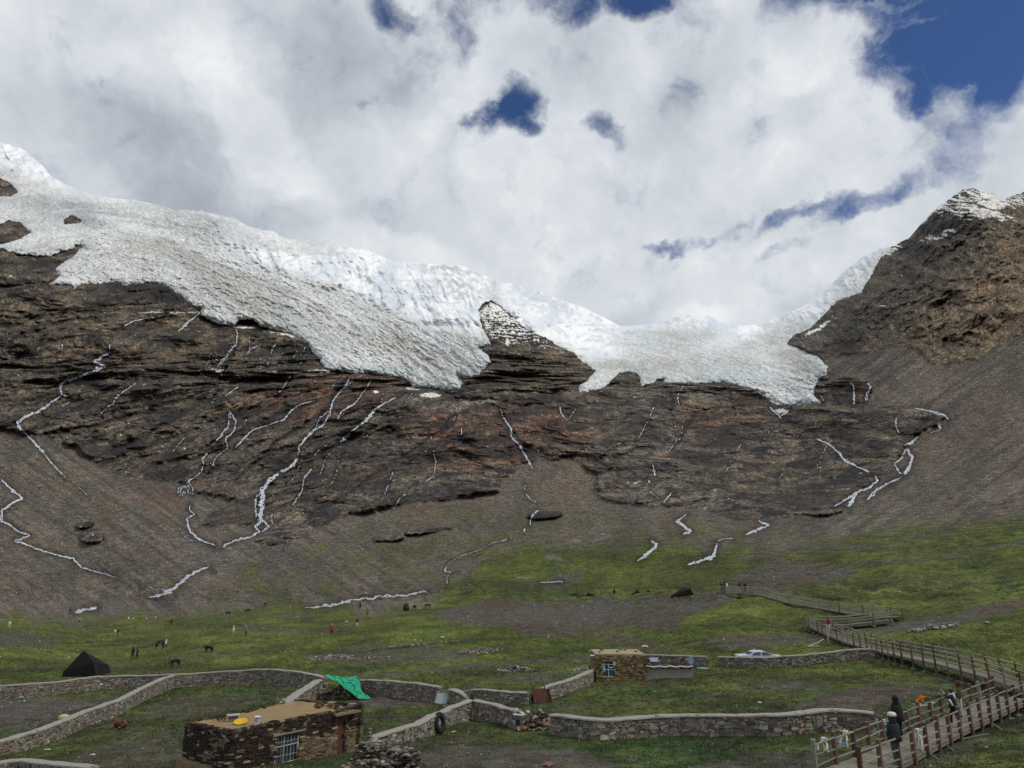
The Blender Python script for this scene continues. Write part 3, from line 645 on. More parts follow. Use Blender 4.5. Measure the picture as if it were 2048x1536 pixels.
dirts = np.maximum(dirts, np.exp(-(gravb / 8) ** 2) * sstep(n2 + .5 * n3, -.6, .4) * .9)
steps = sstep(fbm(PX / 34, PY / 3.0, 4, 240, .6), .22, .42) * sstep(inside_sd(PX, PY, [(1560,1180),(1700,1150),(2048,1130),(2048,1230),(1800,1240),(1600,1240)]), -5, 30)
dirts = np.maximum(dirts, steps * .8)
PATHS = [([(690,1352),(780,1348),(870,1340),(960,1329),(1080,1320),(1190,1312)], 4.0), ([(1285,1298),(1340,1292),(1420,1285)], 3.5), ([(0,1345),(120,1330),(300,1318),(480,1305),(600,1300)], 1.2), ([(380,1325),(460,1310)], 1.5), ([(560,1238),(620,1232),(500,1228)], 2), ([(0,1250),(250,1262),(380,1262)], .8), ([(760,1380),(620,1400)], 1)]
for p, wd in PATHS:
    dirts = np.maximum(dirts, sstep(line_d(wx2, wy2, p), wd * 1.6, wd * .5) * .75)
gxn = fbm(gx / 9, gy / 9, 5, 251, .55); gxf = fbm(gx / 1.6, gy / 1.6, 4, 252, .6); gxs = fbm(gx / 30, gy / 30, 4, 253)
gnoi = np.where(PY > 1180, gxn, n2); gfin = np.where(PY > 1180, gxf, n3)
turf = np.broadcast_to(C3(.078, .102, .018), PX.shape + (3,)).copy()                       # yellowish pasture
turf = lerp3(turf, C3(.048, .066, .018), sstep(PY, 1330, 1420) * .85)                     # darker, greener pens
turf = lerp3(turf, C3(.112, .128, .020), sstep(np.where(PY > 1180, gnoi, n1) + .5 * gxs, -.2, .6) * (.75 - .45 * sstep(PY, 1300, 1400)))
turf = lerp3(turf, C3(.036, .054, .013), sstep(-np.where(PY > 1180, gnoi, n1 + .4 * n2) + .4 * gfin, .1, .6) * .75)
turf = lerp3(turf, C3(.065, .055, .03), sstep(gfin + .6 * gxs, .25, .7) * .55)
turf = lerp3(turf, C3(.032, .078, .020), sstep(fbm(gx / 14, gy / 14, 3, 255) , .05, .4) * sstep(PY, 1290, 1400) * .5)
turf = lerp3(turf, C3(.070, .058, .042), sstep(fbm(gx / 7, gy / 7, 4, 256, .6), .0, .45) * sstep(PY, 1290, 1380) * .6)
turf = turf * np.exp(.8 * gfin + .5 * fbm(gx / .5, gy / .5, 2, 257) + .35 * gnoi)[..., None]
soil = np.broadcast_to(C3(.072, .062, .050), PX.shape + (3,)).copy()
soil = lerp3(soil, C3(.078, .074, .07), sstep(gxs + n1, -.1, .4) * .9)
soil = lerp3(soil, C3(.062, .047, .038), sstep(-gxs + gnoi, .1, .6) * .7)
soil = soil * np.exp(.6 * gfin + .5 * n3)[..., None]
turf = turf * np.exp(.45 * fbm(PX / 190, PY / 34, 4, 290) * 1.3)[..., None] * C3(.80, .80, .92)
tf = np.clip(gm * (1 - np.minimum(dirts * 1.12, 1) * sstep(gnoi * .5 + gfin * .5, -.85, .0)), 0, 1)
tf = tf * (1 - .35 * sstep(gfin + .3 * gnoi, .3, .7))
grd = np.where((gm > 0.02)[..., None], soil * np.clip(gm, 0, 1)[..., None] + scr * (1 - np.clip(gm, 0, 1))[..., None], scr)
outm = rock_m * sstep(PY, 1000, 1010)
grd = lerp3(grd, turf, tf)
pale = np.clip(reg(1180, 1078, 60, 3.5, -.12) + reg(1050, 1155, 30, 2.5) + .8 * reg(1145, 1080, 20, 3) + reg(830, 1206, 60, 12, 0) * .55 + reg(1110, 1116, 30, 7, .2) * .6 + reg(920, 1108, 30, 10, .2) * .6, 0, 1)
grd = lerp3(grd, C3(.24, .22, .19), pale * sstep(gfin, -.5, .3))
k = sstep(PY, 1000, 1060) * (1 - outm)
col = col * (1 - (k * np.maximum(gm, 0))[..., None]) + grd * (k * np.maximum(gm, 0))[..., None]
wet = np.zeros(PX.shape)
for a_ in STREAMS:
    P_ = np.array(a_[1], float); c0_, c1_ = np.searchsorted(xs, [P_[:, 0].min() - 16, P_[:, 0].max() + 16]); 
    blk = (slice(None), slice(c0_, c1_)); r_ok = np.where((PY[:, c0_:c1_] > P_[:, 1].min() - 14).any(1) & (PY[:, c0_:c1_] < P_[:, 1].max() + 14).any(1))[0]
    if len(r_ok) == 0: continue
    blk = (slice(r_ok[0], r_ok[-1] + 1), slice(c0_, c1_))
    wmax = max(a_[2]) if isinstance(a_[2], (list, tuple)) else a_[2]
    wet[blk] = np.maximum(wet[blk], np.exp(-(line_d(wx2[blk], wy2[blk], a_[1]) / (2.5 + wmax * .9)) ** 2))
col = lerp3(col, col * .35, wet * .85)
TCOL = np.clip(col, .004, 1)
TROUGH = np.clip(rock_m, 0, 1)

def grid_mesh(name, P, C, keep=None, mat=None, extra=None):
    ny, nx = P.shape[:2]
    idx = np.arange(ny * nx).reshape(ny, nx)
    q = np.stack([idx[:-1, :-1], idx[1:, :-1], idx[1:, 1:], idx[:-1, 1:]], -1)
    if keep is not None:
        kk = keep[:-1, :-1] & keep[1:, :-1] & keep[1:, 1:] & keep[:-1, 1:]
        q = q[kk]
    q = q.reshape(-1, 4)
    used = np.zeros(ny * nx, bool); used[q.ravel()] = True
    remap = np.cumsum(used) - 1
    q = remap[q]
    V = P.reshape(-1, 3)[used].astype(np.float32)
    me = bpy.data.meshes.new(name)
    me.vertices.add(len(V)); me.vertices.foreach_set('co', V.ravel())
    me.loops.add(q.size); me.loops.foreach_set('vertex_index', q.ravel().astype(np.int32))
    me.polygons.add(len(q)); me.polygons.foreach_set('loop_start', (np.arange(len(q)) * 4).astype(np.int32))
    me.update()
    me.polygons.foreach_set('use_smooth', np.ones(len(q), bool))
    a = me.attributes.new('cover', 'FLOAT_COLOR', 'POINT')
    cc = np.ones((len(V), 4), np.float32); cc[:, :3] = C.reshape(-1, 3)[used]
    if extra is not None: cc[:, 3] = extra.reshape(-1)[used]
    a.data.foreach_set('color', cc.ravel())
    ob = bpy.data.objects.new(name, me)
    S.collection.objects.link(ob)
    if mat: me.materials.append(mat)
    return ob

def new_mat(name):
    m = bpy.data.materials.new(name); m.use_nodes = True
    t = NT(m.node_tree)
    b = t.n['Principled BSDF']
    return m, t, b

def ground_material(name, speck, s1, s2, bump_d, rough=.95, amp=(1.5, 1.1)):
    m, t, b = new_mat(name)
    at = t.node('ShaderNodeAttribute', attribute_name='cover')
    pos = t.node('ShaderNodeNewGeometry').outputs['Position']
    a = t.noise(pos, s1, 6, .65); c = t.noise(pos, s2, 4, .6)
    f = t.math('ADD', t.math('MULTIPLY', t.math('SUBTRACT', a.outputs[0], .5), amp[0]), t.math('MULTIPLY', t.math('SUBTRACT', c.outputs[0], .5), amp[1]))
    g = t.math('MAXIMUM', t.math('ADD', 1.0, f), .25)
    cl = t.vmath('SCALE', at.outputs['Color'], scale=g)
    hs = t.math('SUBTRACT', t.noise(pos, s1 * .6, 3, .6).outputs[0], .5)
    tint = t.mix(t.math('MULTIPLY_ADD', hs, 2.2, .5, clamp=True), (1.14, 1.02, .86), (.95, 1.0, 1.02))
    cl = t.mix(1.0, cl, tint, 'MULTIPLY')
    t.put(b.inputs['Base Color'], cl)
    b.inputs['Roughness'].default_value = rough
    b.inputs['Specular IOR Level'].default_value = .2
    bm_ = t.node('ShaderNodeBump'); bm_.inputs['Strength'].default_value = 1.0; bm_.inputs['Distance'].default_value = bump_d
    t.put(bm_.inputs['Height'], t.math('ADD', a.outputs[0], t.math('MULTIPLY', c.outputs[0], .4)))
    t.put(b.inputs['Normal'], bm_.outputs[0])
    return m
mat_turf = ground_material('turf_and_gravel', 0, 1.9, 9.0, .22, amp=(2.2, 2.0))
mat_rock = ground_material('mountain_rock', 0, .20, .62, 2.6, amp=(2.5, 1.9))

i0 = NT_ - 1
rows_back = TP[0:1] + np.array([0, 260.0, -160.0])
mt = grid_mesh('mountains', np.concatenate([rows_back, TP[:i0 + 1]], 0), np.concatenate([TCOL[0:1], TCOL[:i0 + 1]], 0), mat=mat_rock)
mt['kind'] = 'structure'
gr = grid_mesh('ground', TP[i0:], TCOL[i0:], mat=mat_turf)
gr['kind'] = 'structure'

# ------------------------------------------------------------------ glacier and high snow, a sheet of its own with real thickness
iy1 = int(np.argmax(PY[:, NX // 2] > 860)) + 40
iy1 = min(iy1, NT_ - 1)
sl = slice(0, iy1)
ix, iy_, isd = PX[sl], PY[sl], ice_sd[sl]
keep = isd > -1.0
# snow (smooth) versus broken ice
SNOWP = [(-330,0),(-330,300),(0,335),(60,362),(110,385),(180,398),(330,418),(440,440),(440,500),(520,535),(570,545),(650,570),(760,615),(860,660),(940,668),(965,680),(990,560),(1010,690),(1110,690),(1160,712),(1225,722),(1290,690),(1330,660),(1440,665),(1380,705),(1470,690),(1560,660),(1640,640),(1700,590),(1760,520),(1800,500),(1800,0)]
snow_sd = inside_sd(wx[sl], wy[sl], SNOWP)
smooth = sstep(snow_sd + 14 * n2[sl], -14, 22)
smooth = smooth * (1 - .55 * sstep(ell(ix, iy_, 470, 455, 260, 40, .22), 0, .4)) * (1 - .75 * sstep(ell(ix, iy_, 1285, 680, 75, 26, .0), 0, .4))* (1 - .55 * sstep(ell(ix, iy_, 1560, 690, 120, 40, -.3), 0, .4))
fa = np.interp(ix, [0, 250, 600, 950, 1200, 1500], [-.35, .15, .5, .75, .2, .5])
_g = np.arange(-400, 2480, 8.0)
fv = iy_ - np.interp(ix, _g, np.cumsum(np.tan(np.interp(_g, [0, 250, 600, 950, 1200, 1500], [-.3, .12, .42, .6, .15, .35]))) * 8.0)
fu = ix
fw = 5 * fbm(ix / 25, iy_ / 25, 3, 301)
w1a, w1b, wid = worley((fu + fw) / 13.0, (fv + fw) / 7.5, 303)
w2a, w2b, wid2 = worley((fu + fw) / 5.6, (fv - fw) / 4.0, 304)
rg = ridged((fu + fw) / 30, (fv + fw) / 12, 5, 305, .6)
rg2 = ridged(fu / 7, fv / 5, 3, 306, .6)
hI = 5.0 * ridged((fu + fw) / 60, (fv + fw) / 24, 5, 325, .6) + 1.6 * rg + 1.3 * (wid - .5) + .7 * (wid2 - .5) + 1.1 * sstep(w1b - w1a, 0, .3) + .4 * sstep(w2b - w2a, 0, .35) + .5 * rg2
flut = ridged((ix * .8 - iy_ * .45) / 22 + .5 * fbm(ix / 40, iy_ / 40, 3, 308), (ix * .45 + iy_ * .8) / 150, 4, 307, .5)
hS = 26 * fbm(ix / 110, iy_ / 50, 4, 310) + 11 * flut + 1.6 * rg + .5 * fbm(ix / 9, iy_ / 6, 3, 311)
edge = sstep(isd, -1, 9)
hh = (hI * (1 - smooth) + hS * smooth) * (DD[sl] / 1350.0) * (.35 + .65 * edge)
thick = -3 + 24 * np.sqrt(np.clip(isd / 14.0, 0, 1)) + 10 * np.sqrt(np.clip(isd / 60.0, 0, 1))
thick = np.where(iy_ - sk[None, :] < 25, thick * sstep(iy_ - sk[None, :], -8, 30) , thick)
base_h = np.minimum(7 * lump[sl] * sc[sl], 6)
IP = POS[sl] + RAY[sl] * ((hh * 2.9 + thick + base_h * .5) * np.maximum(sstep(iy_ - sk[None, :], -6, 12), .3))[..., None]
ic = np.broadcast_to(C3(.72, .72, .705), ix.shape + (3,)).copy()
ic = lerp3(ic, C3(.50, .47, .42), sstep(n2[sl] + 1.0 * n1[sl] + .35 * n3[sl], -.05, .8) * .8)
ic = lerp3(ic, C3(.88, .88, .87), sstep(-n2[sl] + .9 * fbm(ix / 50, iy_ / 18, 4, 330) + .3 * n3[sl], .2, .7) * .8)
ic = lerp3(ic, C3(.58, .68, .71), sstep(wid + .4 * n2[sl], .62, .95) * .5)
ic = lerp3(ic, C3(.86, .87, .87), sstep(wid2 - .3 * n2[sl], .6, .9) * .5)
crev = np.clip(sstep(.10 - (w1b - w1a), 0, .10) * .7 + sstep(.12 - (w2b - w2a), 0, .12) * .5, 0, 1)
ic = lerp3(ic, C3(.23, .26, .27), crev * (.4 + .4 * sstep(n2[sl], -.3, .3)))
ic = lerp3(ic, C3(.42, .40, .36), sstep(fbm(fu / 60, fv / 3.0, 4, 320, .6), .15, .6) * .5)
icr = ridged((fu + fw) / 11, (fv + fw * .5) / 5, 4, 340, .65); icr2 = ridged((fu + fw) / 5, (fv) / 3, 2, 341, .6)
ic = lerp3(ic, C3(.22, .225, .22), np.clip(sstep(icr, .5, .78) * .45 + sstep(icr2, .55, .9) * .3, 0, 1) * sstep(n1[sl] + .6 * n2[sl], -.7, .3))
ic = ic * np.exp(.30 * n3[sl] + .22 * n2[sl])[..., None]
ic = lerp3(ic, C3(.80, .82, .82), sstep(-icr - .4 * n2[sl], .1, .6) * .45)
ic = lerp3(ic, C3(.34, .35, .36), np.clip(sstep(ell(wx[sl], wy[sl], 945, 772, 40, 12, .3), 0, .6) + .5 * sstep(ell(wx[sl], wy[sl], 1625, 735, 40, 24, .6), 0, .6), 0, 1) * .8)
ic = lerp3(ic, C3(.55, .68, .70), sstep(10 - isd, 0, 8) * sstep(iy_, 655, 700) * .5)
ic = lerp3(ic, C3(.50, .46, .43), sstep(ell(wx[sl], wy[sl], 1590, 706, 50, 8, -.05), 0, .4) * .9)
sc_ = np.broadcast_to(C3(.90, .91, .92), ix.shape + (3,)).copy()
sc_ = lerp3(sc_, C3(.56, .60, .64), sstep(n2[sl] + .8 * rg + .8 * fbm((ix * .8 - iy_ * .6) / 60, (ix * .6 + iy_ * .8) / 160, 4, 331), .1, .8) * .7)
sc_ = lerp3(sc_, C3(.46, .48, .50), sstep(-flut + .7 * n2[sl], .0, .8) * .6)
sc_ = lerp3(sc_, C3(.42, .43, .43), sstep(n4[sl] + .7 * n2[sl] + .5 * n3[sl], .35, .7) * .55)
rib = np.clip(sstep(ell(wx[sl], wy[sl], 890, 540, 70, 14, .1), 0, .5) + sstep(ell(wx[sl], wy[sl], 905, 575, 60, 22, .2), 0, .5) + sstep(ell(wx[sl], wy[sl], 1090, 600, 90, 12, .4), 0, .5) + sstep(ell(wx[sl], wy[sl], 740, 560, 110, 12, .55), 0, .5) + sstep(ell(wx[sl], wy[sl], 80, 380, 110, 24, .3), 0, .5) * .6 + sstep(ell(wx[sl], wy[sl], 1700, 570, 70, 22, -.8), 0, .5), 0, 1)
sc_ = lerp3(sc_, C3(.45, .47, .47), rib * sstep(n2[sl] + .8 * n3[sl] + .5 * rg, -.1, .6) * .75)
X_, Y_ = wx[sl], wy[sl]
def ireg(cx, cy, rx, ry, a=0.0): return sstep(ell(X_ + 10 * n2[sl], Y_ + 8 * n1[sl], cx, cy, rx, ry, a), 0, .7)
tanp = np.clip(ireg(500, 590, 190, 60, .45) + .8 * ireg(800, 690, 150, 40, .35) + .7 * ireg(330, 500, 130, 30, .2) + .6 * ireg(1290, 730, 160, 22, 0) + .5 * ireg(1600, 740, 60, 22, .3), 0, 1)
ic = ic * (1 - tanp[..., None] * (1 - C3(.80, .775, .73)))
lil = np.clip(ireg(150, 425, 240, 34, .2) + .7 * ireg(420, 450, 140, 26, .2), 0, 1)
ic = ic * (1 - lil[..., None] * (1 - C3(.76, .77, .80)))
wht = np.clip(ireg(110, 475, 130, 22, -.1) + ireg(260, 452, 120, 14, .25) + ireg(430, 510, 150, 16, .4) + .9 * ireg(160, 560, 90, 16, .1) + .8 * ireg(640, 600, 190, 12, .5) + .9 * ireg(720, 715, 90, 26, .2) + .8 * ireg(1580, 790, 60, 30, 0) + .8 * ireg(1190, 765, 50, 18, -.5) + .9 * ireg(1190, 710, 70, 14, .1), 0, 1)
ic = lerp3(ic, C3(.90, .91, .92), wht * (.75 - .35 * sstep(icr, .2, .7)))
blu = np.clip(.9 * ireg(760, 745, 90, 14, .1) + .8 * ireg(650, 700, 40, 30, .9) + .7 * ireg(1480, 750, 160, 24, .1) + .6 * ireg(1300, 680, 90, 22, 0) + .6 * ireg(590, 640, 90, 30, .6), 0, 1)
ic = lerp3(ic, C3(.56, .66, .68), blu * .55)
band = fbm((fu * .85 + fv * .1) / 140, (fv + fw) / 7.0, 4, 350, .6)
ic = lerp3(ic, C3(.46, .45, .43), sstep(band, .08, .5) * .5)
ic = lerp3(ic, C3(.86, .87, .87), sstep(-band, .1, .5) * .45)
big_s = fbm((X_ * .8 - Y_ * .6) / 120, (X_ * .6 + Y_ * .8) / 70, 4, 352, .55)
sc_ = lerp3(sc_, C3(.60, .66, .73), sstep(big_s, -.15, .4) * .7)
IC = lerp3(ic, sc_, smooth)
ihol = np.zeros(ix.shape)
mI, t, b = new_mat('glacier_ice')
at = t.node('ShaderNodeAttribute', attribute_name='cover')
pos = t.node('ShaderNodeNewGeometry').outputs['Position']
nz = t.noise(pos, .10, 7, .75, .6); nz2 = t.noise(pos, .28, 6, .7)
vo = t.node('ShaderNodeTexVoronoi', feature='F1'); vo.inputs['Scale'].default_value = .11; t.put(vo.inputs['Vector'], t.vmath('ADD', pos, t.vmath('SCALE', nz.outputs['Color'], scale=9.0)))
inv = t.math('SUBTRACT', .98, at.outputs['Alpha'])
g = t.math('ADD', 1.0, t.math('MULTIPLY', t.math('MULTIPLY', t.math('ADD', t.math('SUBTRACT', nz2.outputs[0], .5), t.math('SUBTRACT', nz.outputs[0], .5)), 1.5), inv))
t.put(b.inputs['Base Color'], t.vmath('SCALE', at.outputs['Color'], scale=g))
b.inputs['Roughness'].default_value = .7
bmp = t.node('ShaderNodeBump'); bmp.inputs['Distance'].default_value = 5.0; t.put(bmp.inputs['Strength'], t.math('MULTIPLY_ADD', inv, .75, .2))
t.put(bmp.inputs['Height'], t.math('ADD', t.math('MULTIPLY', vo.outputs['Distance'], .5), nz.outputs[0]))
t.put(b.inputs['Normal'], bmp.outputs[0])
rb = IP[0:1] + np.array([0, 220.0, -160.0])
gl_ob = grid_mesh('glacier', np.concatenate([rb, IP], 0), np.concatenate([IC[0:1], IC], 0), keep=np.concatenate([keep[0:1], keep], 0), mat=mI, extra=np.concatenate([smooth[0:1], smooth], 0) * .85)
gl_ob['kind'] = 'structure'
# ------------------------------------------------------------------ sampling the finished surface at photo points
def surf(x, y):
    ci = np.interp(x, xs, np.arange(NX))
    j = np.clip(np.round(ci).astype(int), 0, NX - 1)
    out_ = np.empty((len(j), 3))
    for k, (jj, yy) in enumerate(zip(j, y)):
        r = np.interp(yy, PY[:, jj], np.arange(NY)); r0 = int(r); r1 = min(r0 + 1, NY - 1); f = r - r0
        out_[k] = TP[r0, jj] * (1 - f) + TP[r1, jj] * f
    return out_
mW, t, b = new_mat('white_water')
pos = t.node('ShaderNodeNewGeometry').outputs['Position']
nz = t.noise(pos, .42, 6, .75)
t.put(b.inputs['Base Color'], t.ramp(nz.outputs[0], [(.36, (.08, .085, .095)), (.46, (.42, .45, .50)), (.56, (.62, .65, .70)), (.72, (.82, .84, .88))]))
b.inputs['Roughness'].default_value = .35
rs = np.random.RandomState(5)
def resample(pts, step):
    P = np.array(pts, float); d = np.hypot(*np.diff(P, axis=0).T); L = np.concatenate([[0], np.cumsum(d)])
    s = np.linspace(0, L[-1], max(3, int(L[-1] / step)))
    return np.interp(s, L, P[:, 0]), np.interp(s, L, P[:, 1]), s / L[-1]
def ribbon(name, pts, width, label, strands=1, jitter=1.5, lift=.6, taper=True):
    """one stream: braided ribbons lying on the slope; width in photo pixels (may be a list along the line)"""
    V = []; Fc = []
    for k in range(strands):
        x, y, s = resample(pts, 1.8)
        nx_, ny_ = -np.gradient(y), np.gradient(x); ln = np.hypot(nx_, ny_) + 1e-6; nx_ /= ln; ny_ /= ln
        wd = np.interp(s, np.linspace(0, 1, len(width)), width) if isinstance(width, (list, tuple)) else np.full(len(s), float(width))
        wd = wd * .98
        sd = rs.randint(1000)
        off = fbm(s * len(s) / 8.0 + k * 9, s * 0 + sd * .37, 4, sd, .7) * (jitter * .9 + (wd * .8 if strands > 1 else 0))
        wv_ = wd * (.50 if strands > 1 else 1.0) * np.clip(.62 + 1.1 * fbm(s * len(s) / 6.5, s * 0 + 3.1 + k, 4, sd + 5, .65), .05, 1.8)
        if taper: wv_ = wv_ * np.clip(np.minimum(s, 1 - s) * 14 + .25, 0, 1)
        cx_, cy_ = x + nx_ * off, y + ny_ * off
        base_i = len(V)
        cols = []
        for e in (-.5, 0, .5):
            p = surf(cx_ + nx_ * wv_ * e, cy_ + ny_ * wv_ * e)
            r = -p / np.linalg.norm(p, axis=1, keepdims=True)
            cols.append(p + r * (lift * (1.0 if e else 1.35)))
        for i in range(len(s)):
            for c in range(3): V.append(tuple(cols[c][i]))
        for i in range(len(s) - 1):
            for c in range(2):
                q = base_i + i * 3 + c
                Fc.append((q, q + 1, q + 4, q + 3))
    me = bpy.data.meshes.new(name); me.from_pydata(V, [], Fc); me.materials.append(mW)
    for p in me.polygons: p.use_smooth = True
    ob = bpy.data.objects.new(name, me); S.collection.objects.link(ob)
    ob['kind'] = 'structure'
    return ob
for a_ in STREAMS:
    a_ = list(a_) + [1, 1.5][max(0, len(a_) - 4):] if len(a_) < 6 else list(a_)
    mw = max(a_[2]) if isinstance(a_[2], (list, tuple)) else a_[2]
    a_[4] = max(a_[4], 4 if mw >= 8 else 3 if mw >= 3 else 2)
    ribbon(*a_)
# ------------------------------------------------------------------ object helpers
R = random.Random(11)
def tagp(o, label, cat, group=None, kind=None):
    if label: o['label'] = label
    if cat: o['category'] = cat
    if group: o['group'] = group
    if kind: o['kind'] = kind
    return o
def thing(name, label, cat, loc=(0, 0, 0), rz=0.0, group=None, sc_=1.0):
    o = bpy.data.objects.new(name, None); S.collection.objects.link(o)
    o.location = loc; o.rotation_euler = (0, 0, rz); o.scale = (sc_,) * 3
    o.empty_display_size = .3
    return tagp(o, label, cat, group)
def copy_tree(o, parent=None):
    c = o.copy(); S.collection.objects.link(c)
    if parent is not None: c.parent = parent
    for ch in list(o.children): copy_tree(ch, c)
    return c
class MB:
    def __init__(s): s.v = []; s.f = []; s.m = []; s.c = []
    def add(s, vs, fs, m=0, col=(1, 1, 1)):
        o = len(s.v); s.v += [tuple(p) for p in vs]
        for f in fs: s.f.append(tuple(i + o for i in f)); s.m.append(m); s.c.append(col)
        return s
    def box(s, c, size, rot=None, m=0, col=(1, 1, 1), jit=0.0, taper=1.0):
        hx, hy, hz = size[0] / 2, size[1] / 2, size[2] / 2
        vs = []
        for z in (-hz, hz):
            k = taper if z > 0 else 1
            for x, y in ((-hx, -hy), (hx, -hy), (hx, hy), (-hx, hy)):
                p = Vector((x * k + R.uniform(-jit, jit), y * k + R.uniform(-jit, jit), z + R.uniform(-jit, jit)))
                if rot is not None: p = rot @ p
                vs.append(p + Vector(c))
        return s.add(vs, [(0, 3, 2, 1), (4, 5, 6, 7), (0, 1, 5, 4), (1, 2, 6, 5), (2, 3, 7, 6), (3, 0, 4, 7)], m, col)
    def tube(s, pts, rad, n=6, m=0, col=(1, 1, 1), cap=True, flat=1.0):
        pts = [Vector(p) for p in pts]; rad = rad if isinstance(rad, (list, tuple)) else [rad] * len(pts)
        vs = []; prev = None
        for i, p in enumerate(pts):
            d = (pts[min(i + 1, len(pts) - 1)] - pts[max(i - 1, 0)])
            if d.length < 1e-6: d = Vector((0, 0, 1))
            d.normalize()
            a = prev if prev is not None else (Vector((0, 0, 1)) if abs(d.z) < .9 else Vector((1, 0, 0)))
            u = (a - d * a.dot(d))
            if u.length < 1e-4: u = d.orthogonal()
            u.normalize(); w_ = d.cross(u); prev = u
            for k in range(n):
                t = 2 * math.pi * k / n
                vs.append(p + (u * math.cos(t) * flat + w_ * math.sin(t)) * rad[i])
        fs = [(i * n + k, i * n + (k + 1) % n, (i + 1) * n + (k + 1) % n, (i + 1) * n + k) for i in range(len(pts) - 1) for k in range(n)]
        if cap: fs += [tuple(range(n))[::-1], tuple((len(pts) - 1) * n + k for k in range(n))]
        return s.add(vs, fs, m, col)
    def loft(s, secs, m=0, col=(1, 1, 1), cap=True):
        """secs: list of rings (same count)"""
        n = len(secs[0]); vs = [p for r in secs for p in r]
        fs = [(i * n + k, i * n + (k + 1) % n, (i + 1) * n + (k + 1) % n, (i + 1) * n + k) for i in range(len(secs) - 1) for k in range(n)]
        if cap: fs += [tuple(range(n))[::-1], tuple((len(secs) - 1) * n + k for k in range(n))]
        return s.add(vs, fs, m, col)
    def rock(s, c, r, m=0, col=(1, 1, 1), sq=(1, 1, .7), rz=None):
        """irregular stone"""
        rz = R.uniform(0, 6.3) if rz is None else rz
        base = [(0, 0, 1), (.8, .1, .5), (.1, .85, .45), (-.85, 0, .5), (0, -.8, .55), (.75, .65, -.2), (-.7, .7, -.15), (-.7, -.7, -.2), (.7, -.7, -.1), (0, 0, -.9)]
        cz, sz = math.cos(rz), math.sin(rz); vs = []
        for x, y, z in base:
            k = r * R.uniform(.75, 1.25); x, y, z = x * sq[0], y * sq[1], z * sq[2]
            vs.append((c[0] + (x * cz - y * sz) * k, c[1] + (x * sz + y * cz) * k, c[2] + z * k))
        fs = [(0, 1, 2), (0, 2, 3), (0, 3, 4), (0, 4, 1), (1, 5, 2), (2, 6, 3), (3, 7, 4), (4, 8, 1), (1, 8, 5), (2, 5, 6), (3, 6, 7), (4, 7, 8), (9, 6, 5), (9, 7, 6), (9, 8, 7), (9, 5, 8)]
        return s.add(vs, fs, m, col)
    def build(s, name, mats, parent=None, smooth=False, loc=None):
        me = bpy.data.meshes.new(name); me.from_pydata(s.v, [], s.f)
        mats = mats if isinstance(mats, (list, tuple)) else [mats]
        for q in mats: me.materials.append(q)
        if len(mats) > 1: me.polygons.foreach_set('material_index', s.m)
        a = me.attributes.new('tone', 'FLOAT_COLOR', 'CORNER')
        cc = []
        for f, c in zip(s.f, s.c): cc += [c[0], c[1], c[2], 1.0] * len(f)
        a.data.foreach_set('color', cc)
        if smooth: me.polygons.foreach_set('use_smooth', [True] * len(s.f))
        o = bpy.data.objects.new(name, me); S.collection.objects.link(o)
        if parent is not None: o.parent = parent
        return o
_mc = {}
def mat(name, color, rough=.85, noise=.35, scale=8.0, metal=0.0, tone=False, bump=0.0, spec=.25, alpha=None, trans=0.0):
    if name in _mc: return _mc[name]
    m, t, b = new_mat(name)
    pos = t.node('ShaderNodeTexCoord').outputs['Object']
    nz = t.noise(pos, scale, 5, .65)
    g = t.math('ADD', 1.0, t.math('MULTIPLY', t.math('SUBTRACT', nz.outputs[0], .5), noise * 2.4))
    if tone:
        at = t.node('ShaderNodeAttribute', attribute_name='tone')
        cc = t.vmath('MULTIPLY', at.outputs['Color'], tuple(color))
    else:
        cc = tuple(color)
    t.put(b.inputs['Base Color'], t.vmath('SCALE', cc, scale=g))
    b.inputs['Roughness'].default_value = rough; b.inputs['Metallic'].default_value = metal
    b.inputs['Specular IOR Level'].default_value = spec
    if trans: b.inputs['Transmission Weight'].default_value = trans
    if bump:
        bm_ = t.node('ShaderNodeBump'); bm_.inputs['Distance'].default_value = bump; t.put(bm_.inputs['Height'], nz.outputs[0]); t.put(b.inputs['Normal'], bm_.outputs[0])
    _mc[name] = m
    return m
M_STONE = mat('stone', (1, 1, 1), .95, .45, 9, tone=True, bump=.02)
M_CAP = mat('mortar_cap', (.27, .255, .225), .95, .4, 5, bump=.02)
M_CORE = mat('mortar', (.15, .135, .115), .95, .4, 6, bump=.02)
M_DARKWOOD = mat('dark_wood', (.10, .07, .05), .85, .4, 12)
M_WOOD = mat('weathered_wood', (.205, .182, .15), .9, .35, 6, tone=True)
M_REDPOST = mat('red_brown_paint', (.092, .047, .036), .7, .5, 14, tone=True)
M_RAIL = mat('grey_rail', (.15, .155, .13), .75, .35, 9, tone=True)
M_WHITEMETAL = mat('white_metal', (.62, .66, .70), .5, .15, 6)
M_GLASS = mat('window_glass', (.03, .045, .06), .12, .2, 3, spec=.6)
M_CLOTHW = mat('white_cloth', (.60, .62, .62), .9, .2, 10)
M_SKIN = mat('skin', (.36, .22, .15), .6, .1, 10)
M_BLACK = mat('black_cloth', (.012, .012, .014), .9, .3, 10)
M_HAIR = mat('black_hair', (.012, .010, .009), .6, .2, 20)

